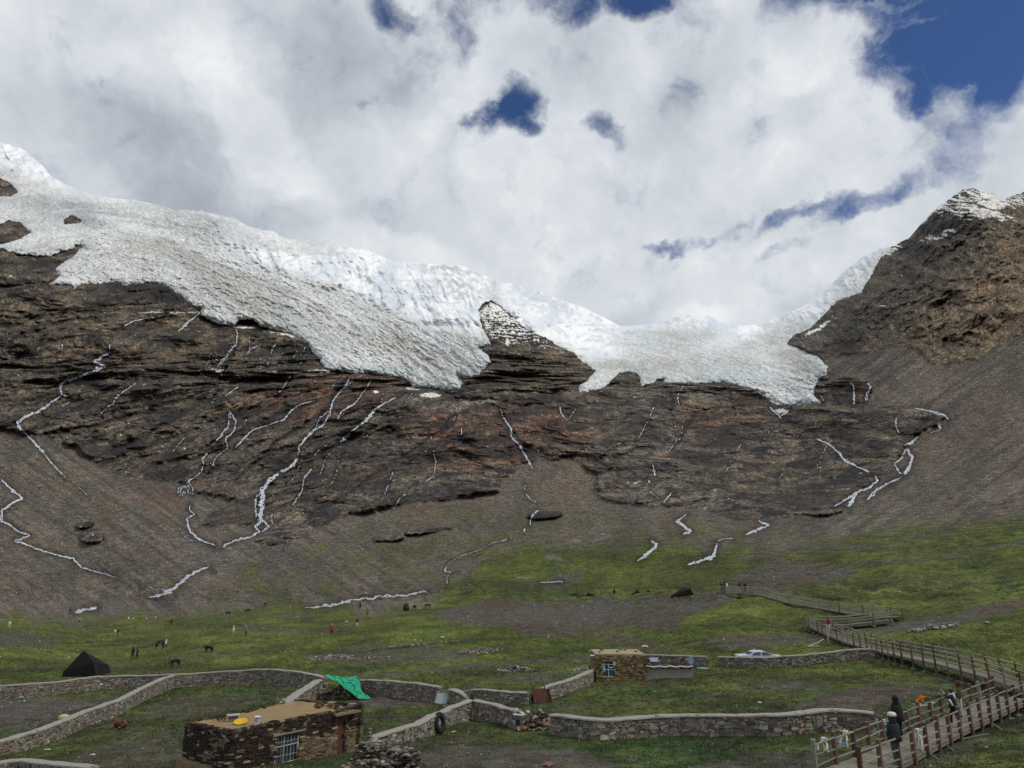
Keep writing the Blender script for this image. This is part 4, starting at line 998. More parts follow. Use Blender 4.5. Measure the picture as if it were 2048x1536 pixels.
# ------------------------------------------------------------------ dry-stone and mortar walls
def stone_col(warm=.5):
    k = R.uniform(.6, 1.3)
    c = R.choice([(.17, .155, .135), (.145, .135, .125), (.20, .18, .15), (.12, .112, .105), (.165, .14, .11)])
    if R.random() < .07 * warm: c = (.175, .115, .08)
    if R.random() < .05: c = (.28, .26, .22)
    k *= 1.28
    return (c[0] * k, c[1] * k * .985, c[2] * k * .95)
def wall(label, pts, cap=True, thick=.42, group='stone walls round the pens', warm=.5, big=1.0, rag=.0, name='stone_wall', capw=.06, dark=1.0):
    """pts: (x, y of the top edge, y of the foot) along the wall in the photo"""
    P = []
    for x, yt, yb in pts:
        g = G(x, yb); tz = A_(x, yt, g.y).z
        P.append((g.x, g.y, g.z, tz - g.z))
    P = np.array(P); L = np.concatenate([[0], np.cumsum(np.hypot(*np.diff(P[:, :2], axis=0).T))])
    n = max(3, int(L[-1] / .35)); s = np.linspace(0, L[-1], n)
    # smooth interpolation of the path
    def sm(v):
        q = np.interp(s, L, v)
        for _ in range(3): q[1:-1] = (q[:-2] + 2 * q[1:-1] + q[2:]) / 4
        return q
    X, Y, Z, H = sm(P[:, 0]), sm(P[:, 1]), sm(P[:, 2]), sm(P[:, 3])
    H = H + .06 * fbm(s / 1.8, s * 0 + P[0, 0], 3, 77) + rag * fbm(s / .5, s * 0, 2, 78)
    tx, ty = np.gradient(X), np.gradient(Y); l = np.hypot(tx, ty); tx /= l; ty /= l
    nx, ny = -ty, tx                       # normal, pointed away from the camera
    sg = 1 if (nx * X + ny * Y).mean() > 0 else -1
    nx, ny = nx * sg, ny * sg
    root = thing(name, label, 'wall', (X[0], Y[0], Z[0]), 0, group)
    o = Vector((X[0], Y[0], Z[0]))
    def at(u, d, h):
        return Vector((np.interp(u, s, X) + np.interp(u, s, nx) * d, np.interp(u, s, Y) + np.interp(u, s, ny) * d, np.interp(u, s, Z) + h)) - o
    core = MB()
    sec = []
    for i in range(n):
        def q(d, h): return Vector((X[i] + nx[i] * d, Y[i] + ny[i] * d, Z[i] + h)) - o
        sec.append([q(.02, -.5), q(.05, H[i] - .03), q(thick - .05, H[i] - .03), q(thick - .02, -.5)])
    core.loft(sec, 1, (1, 1, 1))
    Hm = float(H.max())
    for side in (0, 1):
        v = -.12
        while v < Hm:
            ch = R.uniform(.08, .17) * min(big, 1.25)
            u = R.uniform(0, .2)
            while u < L[-1]:
                ln = R.choice([R.uniform(.1, .2), R.uniform(.12, .42)]) * min(big, 1.25)
                hm = np.interp(u + ln / 2, s, H)
                if v + ch * .6 < hm and R.random() < .96:
                    top = min(ch, hm - v)
                    a = at(u + ln / 2, 0, 0); b_ = at(min(u + ln, L[-1]), 0, 0); a0 = at(u, 0, 0)
                    d = (b_ - a0); d.z = 0
                    ang = math.atan2(d.y, d.x) if d.length > 1e-3 else 0
                    c = at(u + ln / 2, .045 if side == 0 else thick - .045, v + top / 2)
                    k = stone_col(warm)
                    core.box(c, (ln * .94, R.uniform(.12, .19), top * R.uniform(.82, .98)), Matrix.Rotation(ang, 3, 'Z') @ Matrix.Rotation(R.uniform(-.25, .25), 3, 'Y'), 0, (k[0] * dark, k[1] * dark, k[2] * dark), jit=.032 * big)
                u += ln
            v += ch
    if big > 1.1:
        for q_ in range(int(L[-1] * 1.6)):
            u = R.uniform(0, L[-1]); hm = np.interp(u, s, H); kc = stone_col(warm)
            core.rock(at(u, .03, R.uniform(.1, max(.15, hm - .25))), R.uniform(.14, .27), 0, kc, sq=(1.2, .42, .9), rz=math.atan2(np.interp(u, s, ty), np.interp(u, s, tx)) + R.uniform(-.1, .1))
    for u, sd in ((0, 0), (L[-1], 1)):
        for k in range(int(Hm / .15)):
            kc = stone_col(warm); core.rock(at(u, thick / 2, k * .15), .13, 0, kc)
    core.build('masonry', [M_STONE, M_CORE], root)
    if cap:
        cb = MB(); sec = []
        for i in range(n):
            e = capw + .025 * math.sin(i * 1.7) + R.uniform(-.015, .015)
            def q(d, h): return Vector((X[i] + nx[i] * d, Y[i] + ny[i] * d, Z[i] + h)) - o
            h = H[i]
            sec.append([q(-e, h - .05), q(-e * .9, h + .015), q(thick * .4, h + .05 + R.uniform(-.012, .012)), q(thick + e * .9, h + .02), q(thick + e, h - .05)])
        cb.loft(sec); cb.build('coping', M_CAP, root)
    return root
W1 = [(-60,1376,1398),(0,1371,1396),(40,1369,1394),(80,1366,1391),(125,1363,1388),(160,1357,1385),(185,1354,1382),(230,1352,1379),(290,1351,1376),(345,1349,1374)]
wall('long grey stone pen wall running behind the black tent at the left edge', W1, warm=.8)
wall('curving stone pen wall arching from the left diagonal wall to the green tarpaulin', [(347,1350,1377),(400,1347,1372),(450,1343,1370),(500,1340,1369),(540,1339,1370),(580,1343,1373),(615,1348,1376),(645,1355,1382)], warm=.6)
wall('long diagonal stone wall with pale coping climbing up from lower left, bundle on top', [(-30,1488,1516),(0,1482,1512),(28,1476,1508),(60,1466,1498),(115,1446,1480),(160,1427,1460),(200,1413,1444),(240,1399,1428),(285,1377,1404),(325,1357,1384),(350,1350,1376)], warm=.6)
wall('stone wall with coping in the bottom left corner of the photo', [(-40,1538,1566),(0,1522,1552),(25,1520,1550),(60,1527,1556),(110,1531,1560),(170,1537,1568)], warm=.6)
wall('short stone wall stub slanting from the flat roofed house up to the green tarpaulin', [(572,1408,1432),(590,1394,1420),(607,1382,1412),(625,1371,1402),(642,1359,1392)], warm=.4, thick=.5, capw=.1)
wall('dark stone wall between the green tarpaulin and the grey metal gate', [(716,1361,1392),(760,1361,1396),(800,1364,1399),(840,1368,1402),(876,1374,1406)], warm=.4)
wall('short curved stone wall with wide coping right of the grey metal gate', [(897,1378,1407),(912,1382,1409),(925,1390,1409),(938,1398,1409)], thick=.5, warm=.4, capw=.1)
wall('stone wall humped in the middle between the gate and the red handcart', [(925,1383,1406),(945,1378,1408),(965,1378,1410),(985,1383,1412),(1010,1386,1412),(1030,1384,1411),(1052,1386,1411)], warm=.3)
wall('short grey stone wall climbing from the red handcart to the stone hut', [(1088,1377,1400),(1110,1370,1396),(1140,1361,1386),(1170,1349,1374),(1196,1338,1360)], warm=.2, rag=.06)
wall('stone wall dropping from the wall junction to the black tyre and down beside the flat roofed house', [(944,1401,1440),(915,1413,1446),(885,1425,1456),(870,1431,1468),(855,1440,1472),(835,1450,1480),(800,1460,1488),(765,1470,1494),(745,1476,1500)], warm=.3)
wall('stone wall with rusty patch from the wall junction to the scrap heap', [(946,1401,1440),(975,1408,1442),(1005,1416,1448),(1028,1421,1458)], warm=1.0)
wall('longest foreground stone wall of large boulders with broad pale coping, ending at the walkway', [(1100,1430,1470),(1125,1432,1474),(1160,1438,1478),(1200,1441,1480),(1240,1440,1479),(1300,1434,1475),(1370,1431,1473),(1430,1432,1474),(1500,1432,1474),(1560,1431,1474),(1610,1426,1470),(1665,1421,1464),(1710,1422,1464),(1735,1424,1465),(1752,1428,1466)], warm=.6, big=1.5, thick=.5, capw=.09)
wall('grey stone wall behind the low annex, ending at the gap with the pale slab', [(1282,1310,1337),(1320,1311,1337),(1370,1312,1337),(1415,1313,1337)], cap=True, warm=.2, group='stone walls round the pens')
wall('long stone wall with round boulders below the white car, running to the walkway', [(1435,1314,1333),(1470,1315,1335),(1510,1316,1336),(1560,1314,1334),(1600,1311,1332),(1650,1306,1328),(1700,1300,1322),(1740,1298,1317),(1763,1300,1314)], warm=.3, big=1.2)

def heap(name, label, cat, cx, cy, rx, ry, h, n, r0, r1, cols, group=None, D=None):
    g = G(cx, cy) if D is None else A_(cx, cy, D)
    root = thing(name, label, cat, g, 0, group)
    mb = MB()
    for i in range(n):
        a = R.uniform(0, 2 * math.pi); q = math.sqrt(R.random())
        x, y = math.cos(a) * q * rx, math.sin(a) * q * ry
        z = h * (1 - q) ** .8 * R.uniform(.2, 1.0)
        gz = ground_z(g.x + x, g.y + y) - g.z
        k = R.uniform(.6, 1.3); c = R.choice(cols)
        mb.rock((x, y, z + gz), R.uniform(r0, r1), 0, (c[0] * k, c[1] * k, c[2] * k), sq=(1.2, .8, .7))
    mb.build('stones', M_STONE, root)['kind'] = 'stuff'
    return root
GREYS = [(.2, .18, .16), (.14, .13, .12), (.27, .25, .22), (.09, .08, .075)]
BROWNS = [(.10, .07, .05), (.06, .045, .035), (.2, .17, .13), (.26, .23, .19)]
heap('rubble_pile', 'loose pile of pale stones in the grass just left of the stone hut', 'rubble', 1030, 1342, 2.1, .9, .5, 130, .08, .22, GREYS, 'heaps of loose stones')
heap('rubble_pile', 'broad low ruin of pale stones on the meadow above the tarpaulin', 'rubble', 655, 1316, 3.2, 3.0, .35, 240, .08, .26, GREYS, 'heaps of loose stones')
heap('rubble_pile', 'thin line of stones stretched right of the broad ruin', 'rubble', 735, 1318, 3.0, .5, .25, 90, .07, .2, GREYS, 'heaps of loose stones')
heap('rubble_pile', 'long thin row of white stones crossing the middle meadow', 'rubble', 830, 1291, 6.8, .8, .3, 170, .07, .22, GREYS, 'heaps of loose stones')
heap('rubble_pile', 'scatter of grey stones right of the long stone row', 'rubble', 960, 1302, 2.8, 2.6, .2, 120, .07, .2, GREYS, 'heaps of loose stones')
heap('rubble_pile', 'brown stone heap beside the left wall of the stone hut', 'rubble', 1180, 1340, 1.6, 1.0, .5, 90, .09, .25, BROWNS + GREYS, 'heaps of loose stones')
heap('rubble_pile', 'rocky clump on the grass above the walkway at right', 'rubble', 1865, 1258, 3.0, 1.0, .4, 70, .1, .35, GREYS, 'heaps of loose stones')
heap('rubble_pile', 'pale stone line in the far left meadow', 'rubble', 72, 1299, 2.6, .7, .2, 60, .08, .22, GREYS, 'heaps of loose stones')
heap('scrap_heap', 'dark heap of stones and scrap between the stove and the boulder wall', 'heap', 1075, 1459, 1.15, .5, 1.15, 190, .08, .2, BROWNS + [(.24, .12, .06)])
heap('stone_stack', 'dark stacked firewood and stones under the green tarpaulin', 'heap', 684, 1397, 2.2, .8, 1.15, 330, .08, .17, [(.10, .085, .07), (.05, .042, .038), (.14, .12, .1)])
# tumbled dry-stone wall in front of the house at the bottom
def dry(label, pts, n, spread, r0=.08, r1=.2, cols=BROWNS + GREYS, name='dry_stone_wall'):
    P = [G(x, yb) for x, yt, yb in pts]; H = [A_(x, yt, p.y).z - p.z for (x, yt, yb), p in zip(pts, P)]
    root = thing(name, label, 'wall', P[0], 0, 'tumbled dry stone walls by the house')
    mb = MB()
    for i in range(n):
        t = R.random() * (len(P) - 1); k = int(t); f = t - k
        p = P[k].lerp(P[k + 1], f); h = H[k] * (1 - f) + H[k + 1] * f
        z = h * R.random()
        c = R.choice(cols); q = R.uniform(.6, 1.3)
        mb.rock((p.x - P[0].x + R.uniform(-spread, spread) * (1.15 - z / h * .5), p.y - P[0].y + R.uniform(-spread, spread) * (1.1 - z / h * .4), p.z - P[0].z + z), R.uniform(r0, r1), 0, (c[0] * q, c[1] * q, c[2] * q), sq=(1.5, 1, .5))
    mb.build('stones', M_STONE, root)['kind'] = 'stuff'
dry('tumbled wall of flat dark stones right of the flat roofed house', [(722,1486,1520),(745,1482,1522),(775,1496,1530),(805,1496,1540),(825,1502,1548)], 620, .42, r1=.16, cols=BROWNS + [(.09, .08, .07), (.14, .13, .11)])
dry('low ledge of piled stones at the bottom edge right of the house door', [(690,1532,1560),(720,1524,1556),(750,1520,1556),(775,1524,1560)], 300, .4, r1=.15, cols=BROWNS)
# ------------------------------------------------------------------ the flat roofed house in the foreground
def on_plane(px, py, P0, P1, out_=0.0):
    """point where the view of a photo pixel meets the upright plane through P0, P1, shifted towards the viewer"""
    d = Vector((P1.x - P0.x, P1.y - P0.y, 0)).normalized(); nn = Vector((-d.y, d.x, 0))
    if nn.dot(Vector((P0.x, P0.y, 0))) > 0: nn = -nn
    r = dirv(px, py); q = (P0 + nn * out_)
    return r * (q.dot(nn) / r.dot(nn)), nn, d
ZR = -6.26
def zpt(x, y, z):
    r = dirv(x, y); return r * (z / r.z)
hL, hB, hR, hK = zpt(376,1449,ZR), zpt(462,1464,ZR), zpt(716,1415,ZR), zpt(592,1406,ZR)
gz = min(ground_z(hB.x, hB.y), ground_z(hR.x, hR.y), ground_z(hL.x, hL.y)) - .4
hroot = thing('stone_house', 'flat roofed dark turf and stone house at the bottom with bucket on its roof', 'house', (hB.x, hB.y, gz))
ho = Vector((hB.x, hB.y, gz))
M_TURFBRICK = mat('turf_brick', (1, 1, 1), .95, .5, 12, tone=True, bump=.02)
M_MUD = mat('mud_roof', (.24, .172, .085), .95, .35, 1.6, bump=.03)
M_MUDWALL = mat('mud_plaster', (.17, .125, .075), .95, .4, 3, bump=.03)
def brick_face(mb, P0, P1, z0, z1, colf, holes=(), ch=(.05, .09), lw=(.14, .36), depth_=.1):
    d = Vector((P1.x - P0.x, P1.y - P0.y, 0)); Ln = d.length; d.normalize()
    nn = Vector((-d.y, d.x, 0))
    if nn.dot(Vector((P0.x, P0.y, 0))) > 0: nn = -nn
    ang = math.atan2(d.y, d.x); v = z0
    while v < z1:
        c = R.uniform(*ch); u = -.05
        while u < Ln:
            l = R.uniform(*lw); um, vm = u + l / 2, v + c / 2
            if not any(a - .02 < um < b_ + .02 and e < vm < f_ for a, b_, e, f_ in holes):
                k = colf(um, vm, Ln)
                o_ = R.uniform(-.02, .045)
                p = Vector((P0.x, P0.y, 0)) + d * um + nn * o_ + Vector((0, 0, vm)) - ho
                mb.box(p, (l * .96, depth_ * 2, c * .92), Matrix.Rotation(ang, 3, 'Z') @ Matrix.Rotation(R.uniform(-.06, .06), 3, 'Y'), 0, k, jit=.01)
            u += l
        v += c
    return d, nn, Ln
def uv_on(px, py, P0, P1):
    p, nn, d = on_plane(px, py, P0, P1)
    return (Vector((p.x - P0.x, p.y - P0.y, 0))).dot(d), p.z
wl, wtz = uv_on(553,1474,hB,hR); wr_, _ = uv_on(597,1470,hB,hR); _, wbz = uv_on(575,1562,hB,hR)
dl, dtz = uv_on(673,1437,hB,hR); dr_, _ = uv_on(691,1436,hB,hR); _, dbz = uv_on(683,1514,hB,hR)
def cfront(u, v, L):
    vz = (v - gz) / (ZR - gz); k = R.uniform(.6, 1.4)
    nn_ = float(perlin(np.array([u * 2.2]), np.array([v * 2.2]), 7)[0])
    if u > wr_ + .05 and vz < .66 + .1 * nn_: c = (.155, .115, .066)
    elif nn_ > .42: c = (.11, .088, .06)
    else: c = (.032, .021, .016)
    if R.random() < .05: c = (.24, .2, .15)
    return (c[0] * k, c[1] * k, c[2] * k)
def cleft(u, v, L):
    vz = (v - gz) / (ZR - gz); k = R.uniform(.6, 1.4)
    nn_ = float(perlin(np.array([u * 1.7 + 9]), np.array([v * 2.0]), 8)[0])
    c = (.032, .022, .017)
    if (u / L > .55 and nn_ > -.05 and R.random() < .4) or nn_ > .5: c = (.13, .105, .07)
    if R.random() < .08: c = (.24, .2, .15)
    return (c[0] * k, c[1] * k, c[2] * k)
mb = MB()
holes = [(wl, wr_, wbz - .2, wtz), (dl, dr_, dbz - .3, dtz)]
dF, nF, LF = brick_face(mb, hB, hR, gz, ZR + .06, cfront, holes)
brick_face(mb, hL, hB, gz, ZR + .06, cleft)
brick_face(mb, hK, hR, gz, ZR + .02, cfront, ch=(.12, .2), lw=(.3, .5)); brick_face(mb, hL, hK, gz, ZR + .02, cfront, ch=(.12, .2), lw=(.3, .5))
cen = (hL + hB + hR + hK) / 4
def inset(p, k): q = p.lerp(cen, k); return Vector((q.x - ho.x, q.y - ho.y, 0))
ring = [inset(hL, .06), inset(hB, .06), inset(hR, .03), inset(hK, .06)]
mb.loft([[p + Vector((0, 0, 0)) for p in ring], [p + Vector((0, 0, ZR - gz - .1)) for p in ring]], 1)
mb.build('wall', [M_TURFBRICK, mat('dark_interior', (.012, .01, .009))], hroot)
# mud roof with a slightly heaped surface
mb = MB(); NXR, NYR = 30, 14; vs = []
for j in range(NYR + 1):
    for i in range(NXR + 1):
        s_u, s_v = i / NXR, j / NYR
        p = hB.lerp(hR, s_u).lerp(hL.lerp(hK, s_u), s_v)
        edge_ = min(s_u, 1 - s_u, s_v * .5, (1 - s_v) * .5)
        z = ZR + .02 + .05 * math.sin(s_u * 5 + s_v * 3) + .04 * R.uniform(-1, 1) * (edge_ < .03) + (-.05 if edge_ > .05 else .05)
        vs.append(Vector((p.x - ho.x, p.y - ho.y, z - gz)))
fs = [(j * (NXR + 1) + i, j * (NXR + 1) + i + 1, (j + 1) * (NXR + 1) + i + 1, (j + 1) * (NXR + 1) + i) for j in range(NYR) for i in range(NXR)]
mb.add(vs, fs); roof = mb.build('roof', M_MUD, hroot, smooth=True)
# ragged turf rim round the roof
mb = MB()
for a, b_, n_, hh_ in ((hL, hB, 60, .12), (hB, hR, 150, .07), (hK, hR, 70, .10), (hL, hK, 120, .12)):
    for i in range(n_):
        f = (i + R.random()) / n_; p = a.lerp(b_, f)
        lump_ = 1 + .8 * math.sin(f * 17 + n_)
        k = R.uniform(.6, 1.5); c = R.choice([(.045, .035, .02), (.055, .055, .02), (.12, .09, .05), (.03, .022, .016)])
        mb.rock((p.x - ho.x, p.y - ho.y, ZR - gz + R.uniform(-.02, hh_ * .5 * lump_)), R.uniform(.07, .16), 0, (c[0] * k, c[1] * k, c[2] * k), sq=(1.3, .9, .6))
for i in range(30):
    p = zpt(R.uniform(630, 718), R.uniform(1408, 1416), ZR); c = R.choice([(.05, .03, .025), (.09, .06, .04)])
    mb.rock((p.x - ho.x, p.y - ho.y, ZR - gz + R.uniform(0, .12)), R.uniform(.08, .18), 0, c)
mb.build('turf_rim', M_TURFBRICK, roof)
mb = MB()
for i in range(110):                                  # grass growing on the rim
    f = R.random(); p = (hL.lerp(hK, f * .9) if R.random() < .7 else zpt(R.uniform(425, 455), R.uniform(1438, 1446), ZR))
    b0 = Vector((p.x - ho.x + R.uniform(-.1, .1), p.y - ho.y + R.uniform(-.1, .1), ZR - gz + .05))
    for q in range(4):
        tip = b0 + Vector((R.uniform(-.08, .08), R.uniform(-.08, .08), R.uniform(.08, .2)))
        mb.add([b0 + Vector((-.012, 0, 0)), b0 + Vector((.012, 0, 0)), tip], [(0, 1, 2)], 0, (1, 1, 1))
mb.build('grass', mat('roof_grass', (.05, .06, .018), .9, .3, 5), roof)['kind'] = 'stuff'
# window
def fpt(u, z, o=0.0): return Vector((hB.x, hB.y, 0)) + dF * u + nF * o + Vector((0, 0, z)) - ho
def fbar(mb, u0, z0, u1, z1, r, o=.0, m=0, n=4): mb.tube([fpt(u0, z0, o), fpt(u1, z1, o)], r, n, m)
def fquad(mb, u0, u1, z0, z1, o, m=0, th=.02):
    a = [fpt(u0, z0, o), fpt(u1, z0, o), fpt(u1, z1, o), fpt(u0, z1, o)]; b2 = [p - nF * th for p in a]
    mb.loft([b2, a], m)
win = MB(); fquad(win, wl, wr_, wbz - .2, wtz, -.06); win = win.build('window', M_GLASS, hroot)
mb = MB()
for u in (wl, wr_): fbar(mb, u, wbz - .2, u, wtz, .035, .0)
for z in (wtz, wtz - .42, wtz - 1.1): fbar(mb, wl, z, wr_, z, .022, .02)
for f in (.33, .66): fbar(mb, wl + (wr_ - wl) * f, wbz - .2, wl + (wr_ - wl) * f, wtz, .016, .02)
mb.build('frame', mat('window_frame_grey', (.36, .36, .32), .7, .2), win)
mb = MB()
for k in range(7): fbar(mb, wl + (wr_ - wl) * (k + .5) / 7, wbz - .2, wl + (wr_ - wl) * (k + .5) / 7, wtz - .05, .008, .04)
for z in (wtz - .25, wtz - .8): fbar(mb, wl, z, wr_, z, .01, .045)
mb.build('bars', mat('thin_bars', (.30, .31, .30), .6, .2), win)
mb = MB(); fquad(mb, wl - .25, wr_ + .28, wtz + .06, wtz + .13, .14, 0, .25); mb.build('lintel', mat('grey_plank', (.22, .19, .16), .9, .3), hroot)
# door with frame and little canopy
mb = MB(); fquad(mb, dl, dr_, dbz, dtz, -.02, 0, .05); door = mb.build('door', mat('red_brown_door', (.085, .035, .03), .7, .35, 6), hroot)
mb = MB()
for u in (dl - .03, dr_ + .05): fquad(mb, u - .04, u + .04, dbz, dtz, .03, 0, .08)
fquad(mb, dl - .07, dr_ + .1, dtz, dtz + .07, .035, 0, .08)
mb.build('frame', mat('door_frame_wood', (.16, .11, .06), .8, .3), door)
mb = MB(); mb.rock(fpt(dl + .1, (dbz + dtz) / 2, .0), .03); mb.build('handle', M_WHITEMETAL, door)
mb = MB(); fquad(mb, dl - .35, dr_ + .62, ZR - .14, ZR - .06, .38, 0, .55)
for i in range(26): mb.rock(fpt(R.uniform(dl - .3, dr_ + .55), ZR - .05, R.uniform(0, .35)), R.uniform(.05, .1), 0, (1, 1, 1), sq=(1.3, 1, .4))
mb.build('door_canopy', mat('mud_canopy', (.19, .14, .09), .95, .4), hroot)
# earth bench against the left foot of the house
mb = MB(); secs = []
for i in range(14):
    f = i / 13; p = hL.lerp(hB, f * 1.25)
    z0 = gz; z1 = gz + 1.05 - .22 * f + .04 * R.uniform(-1, 1)
    a = Vector((p.x, p.y, 0)); nL = Vector((-(hB.y - hL.y) * -1, -(hB.x - hL.x), 0)).normalized()
    if nL.dot(Vector((p.x, p.y, 0))) > 0: nL = -nL
    secs.append([a - ho + Vector((0, 0, z1)), a + nL * .35 - ho + Vector((0, 0, z1 - .04)), a + nL * .42 - ho + Vector((0, 0, z0)), a - ho + Vector((0, 0, z0))])
    for q in secs[-1]: q.z -= 0
for s4 in secs:
    for q in s4: q.z -= ho.z - 0 if False else 0
secs = [[Vector((q.x, q.y, q.z - gz + (gz - ho.z))) if abs(q.z) < 3 else Vector((q.x, q.y, q.z - ho.z + ho.z)) for q in s4] for s4 in secs]
secs = []
for i in range(14):
    f = i / 13; p = hL.lerp(hB, f * 1.2); h1 = 1.12 - .25 * f + .04 * R.uniform(-1, 1)
    a = Vector((p.x - ho.x, p.y - ho.y, 0))
    secs.append([a + Vector((0, 0, h1)), a + nL * .38 + Vector((0, 0, h1 - .04)), a + nL * .48, a])
mb.loft(secs); mb.build('earth_bench', M_MUDWALL, hroot)
# things lying on the roof
def roof_pt(x, y): return zpt(x, y, ZR + .04)
p = roof_pt(481, 1447)
b1 = thing('basin', 'shallow yellow basin lying on the mud roof left of the bucket', 'basin', p)
mb = MB(); n_ = 20
prof = [(.0, .03), (.17, .03), (.26, .10), (.29, .11), (.285, .085), (.18, .0), (.0, .0)]
mb.loft([[Vector((r * math.cos(2 * math.pi * k / n_), r * math.sin(2 * math.pi * k / n_), z)) for k in range(n_)] for r, z in [(q[0] + .001, q[1]) for q in prof]])
mb.build('basin', mat('yellow_plastic', (.62, .36, .01), .4, .1, 3), b1, smooth=True); b1.children[0].name = 'bowl'
b1.rotation_euler = (math.radians(16), 0, 0)
p = roof_pt(514, 1451)
b2 = thing('bucket', 'white bucket with purple floral print standing on the mud roof', 'bucket', p)
m_b, t, b = new_mat('floral_bucket')
tc = t.node('ShaderNodeTexCoord').outputs['Object']
vo = t.node('ShaderNodeTexVoronoi'); vo.inputs['Scale'].default_value = 14; t.put(vo.inputs['Vector'], tc)
sp = t.node('ShaderNodeSeparateXYZ'); t.put(sp.inputs[0], tc)
fl = t.ramp(vo.outputs['Distance'], [(.2, (.45, .12, .25)), (.4, (.25, .25, .5)), (.6, (.62, .62, .66))])
band = t.mapr(t.math('ABSOLUTE', t.math('SUBTRACT', sp.outputs[2], .22)), .09, .12, 0, 1)
t.put(b.inputs['Base Color'], t.mix(band, fl, (.66, .67, .70))); b.inputs['Roughness'].default_value = .4
mb = MB(); n_ = 18
mb.loft([[Vector((r * math.cos(2 * math.pi * k / n_), r * math.sin(2 * math.pi * k / n_), z)) for k in range(n_)] for r, z in ((.10, 0), (.105, .03), (.13, .34), (.145, .36), (.12, .355), (.10, .05))])
mb.build('bucket_body', m_b, b2, smooth=True)
mb = MB(); mb.tube([(.14 * math.cos(a), .03, .36 + .02 * math.sin(a)) for a in [math.pi * k / 8 for k in range(9)]], .006, 4); mb.build('handle', M_WHITEMETAL, b2)
p = roof_pt(466, 1438)
b3 = thing('wooden_box', 'dark box with pale slab lid on the house roof behind the basin', 'box', p, .5)
mb = MB(); mb.box((0, 0, .07), (.38, .26, .16)); mb.build('box_body', M_DARKWOOD, b3)
mb = MB(); mb.box((0, 0, .17), (.56, .36, .04)); mb.build('lid', mat('pale_slab', (.34, .35, .35), .8, .15), b3)

# ------------------------------------------------------------------ stone hut with blue window and its annex
D0 = 65.0
g0 = G(1240, 1362); D0 = g0.y
def hp(x, y, D=D0): return A_(x, y, D)
zt = hp(1240, 1311).z; zb = g0.z - .4
xl, xr = hp(1193, 1330).x, hp(1288, 1330).x
dep = zpt(1240, 1302, zt).y - D0
hut = thing('stone_hut', 'small ochre stone hut with pale flat roof and a blue white window, middle right', 'hut', (xl, D0, zb))
ho = Vector((xl, D0, zb))
hA, hC = Vector((xl, D0, 0)), Vector((xr, D0, 0))
def chut(u, v, L):
    k = R.uniform(.5, 1.5); c = R.choice([(.215, .15, .07), (.18, .12, .055), (.25, .19, .10), (.12, .085, .05), (.10, .07, .045)])
    return (c[0] * k, c[1] * k, c[2] * k)
hw = [(hp(1203,1330).x - xl, hp(1230,1330).x - xl, hp(1210,1353).z, hp(1210,1322).z)]
mb = MB()
brick_face(mb, hA, hC, zb, zt, chut, hw, ch=(.07, .11), lw=(.15, .4))
for (a, c_) in ((hA, Vector((xl, D0 + dep, 0))), (hC, Vector((xr, D0 + dep, 0)))):
    v = zb
    while v < zt:
        u = 0
        while u < dep:
            l = R.uniform(.2, .45); mb.box(Vector((a.x, a.y + u + l / 2, v + .06)) - ho, (.2, l * .95, .11), None, 0, chut(0, 0, 0), jit=.01); u += l
        v += .12
W_, H_ = xr - xl, zt - zb
mb.box((W_ / 2, dep / 2 + .1, H_ / 2 - .05), (W_ - .1, dep - .15, H_ - .1), None, 1)
mb.build('wall', [M_TURFBRICK, mat('dark_interior', (.01, .01, .01))], hut)
mb = MB(); mb.box((W_ / 2, dep / 2, H_ + .06), (W_ + .16, dep + .2, .16), None, 0, (1, 1, 1), jit=.02)
rf = mb.build('roof', mat('pale_mud_roof', (.31, .245, .155), .95, .25, 2), hut)
mb = MB()
for (a, b_) in ((.10, .3), (.2, .7), (.5, .35), (.62, .8), (.7, .7), (.9, .4)):
    mb.rock((W_ * a, dep * b_, H_ + .2), .13, 0, (.12, .08, .05), sq=(1.6, .8, .6))
mb.build('stones', M_STONE, rf)['kind'] = 'stuff'
mb = MB(); mb.tube([(-.5, .1, H_ - .02), (.15, .1, H_ - .02)], .07, 8); mb.build('drain_pipe', mat('white_pipe', (.6, .6, .58), .6, .1), hut)
(u0, u1, z0, z1) = hw[0]; z0 -= zb; z1 -= zb
wn = MB(); wn.box(((u0 + u1) / 2, .06, (z0 + z1) / 2), (u1 - u0, .04, z1 - z0)); wn = wn.build('window', M_GLASS, hut)
mb = MB()
for x in (u0, (u0 + u1) / 2, u1): mb.box((x, .0, (z0 + z1) / 2 - .08), (.06, .06, z1 - z0 - .2))
for z in (z0, z0 + .55, z1 - .28): mb.box(((u0 + u1) / 2, -.005, z), (u1 - u0, .06, .05))
mb.box(((u0 + u1) / 2, -.03, z0 - .06), (u1 - u0 + .1, .12, .06))
mb.build('frame', mat('pale_blue_frame', (.38, .45, .50), .6, .15), wn)
mb = MB(); mb.box((u0 + .2, .03, z0 + .7), (.22, .02, .7)); mb.build('curtain', mat('pale_curtain', (.35, .42, .46)), wn)
mb = MB(); mb.box((u1 - .32, .03, z0 + .3), (.2, .02, .5)); mb.build('curtain', mat('blue_curtain', (.05, .10, .17)), wn)
mb = MB()
a_ = [(u1 - .35 + .17 * math.cos(t_a), -.04, z1 - .42 - .12 * math.sin(t_a)) for t_a in [math.pi * k / 8 for k in range(9)]]
mb.tube(a_, .03, 5); mb.build('white_swag', M_CLOTHW, wn)
mb = MB(); mb.box((u1 - .06, -.05, z1 - .13), (.2, .04, .44)); mb.rock((u1 - .06, -.075, z1 - .03), .035, 1); mb.rock((u1 - .06, -.075, z1 - .22), .035, 1)
mb.build('vent_panel', [mat('vent_white', (.6, .6, .58)), M_BLACK], wn)
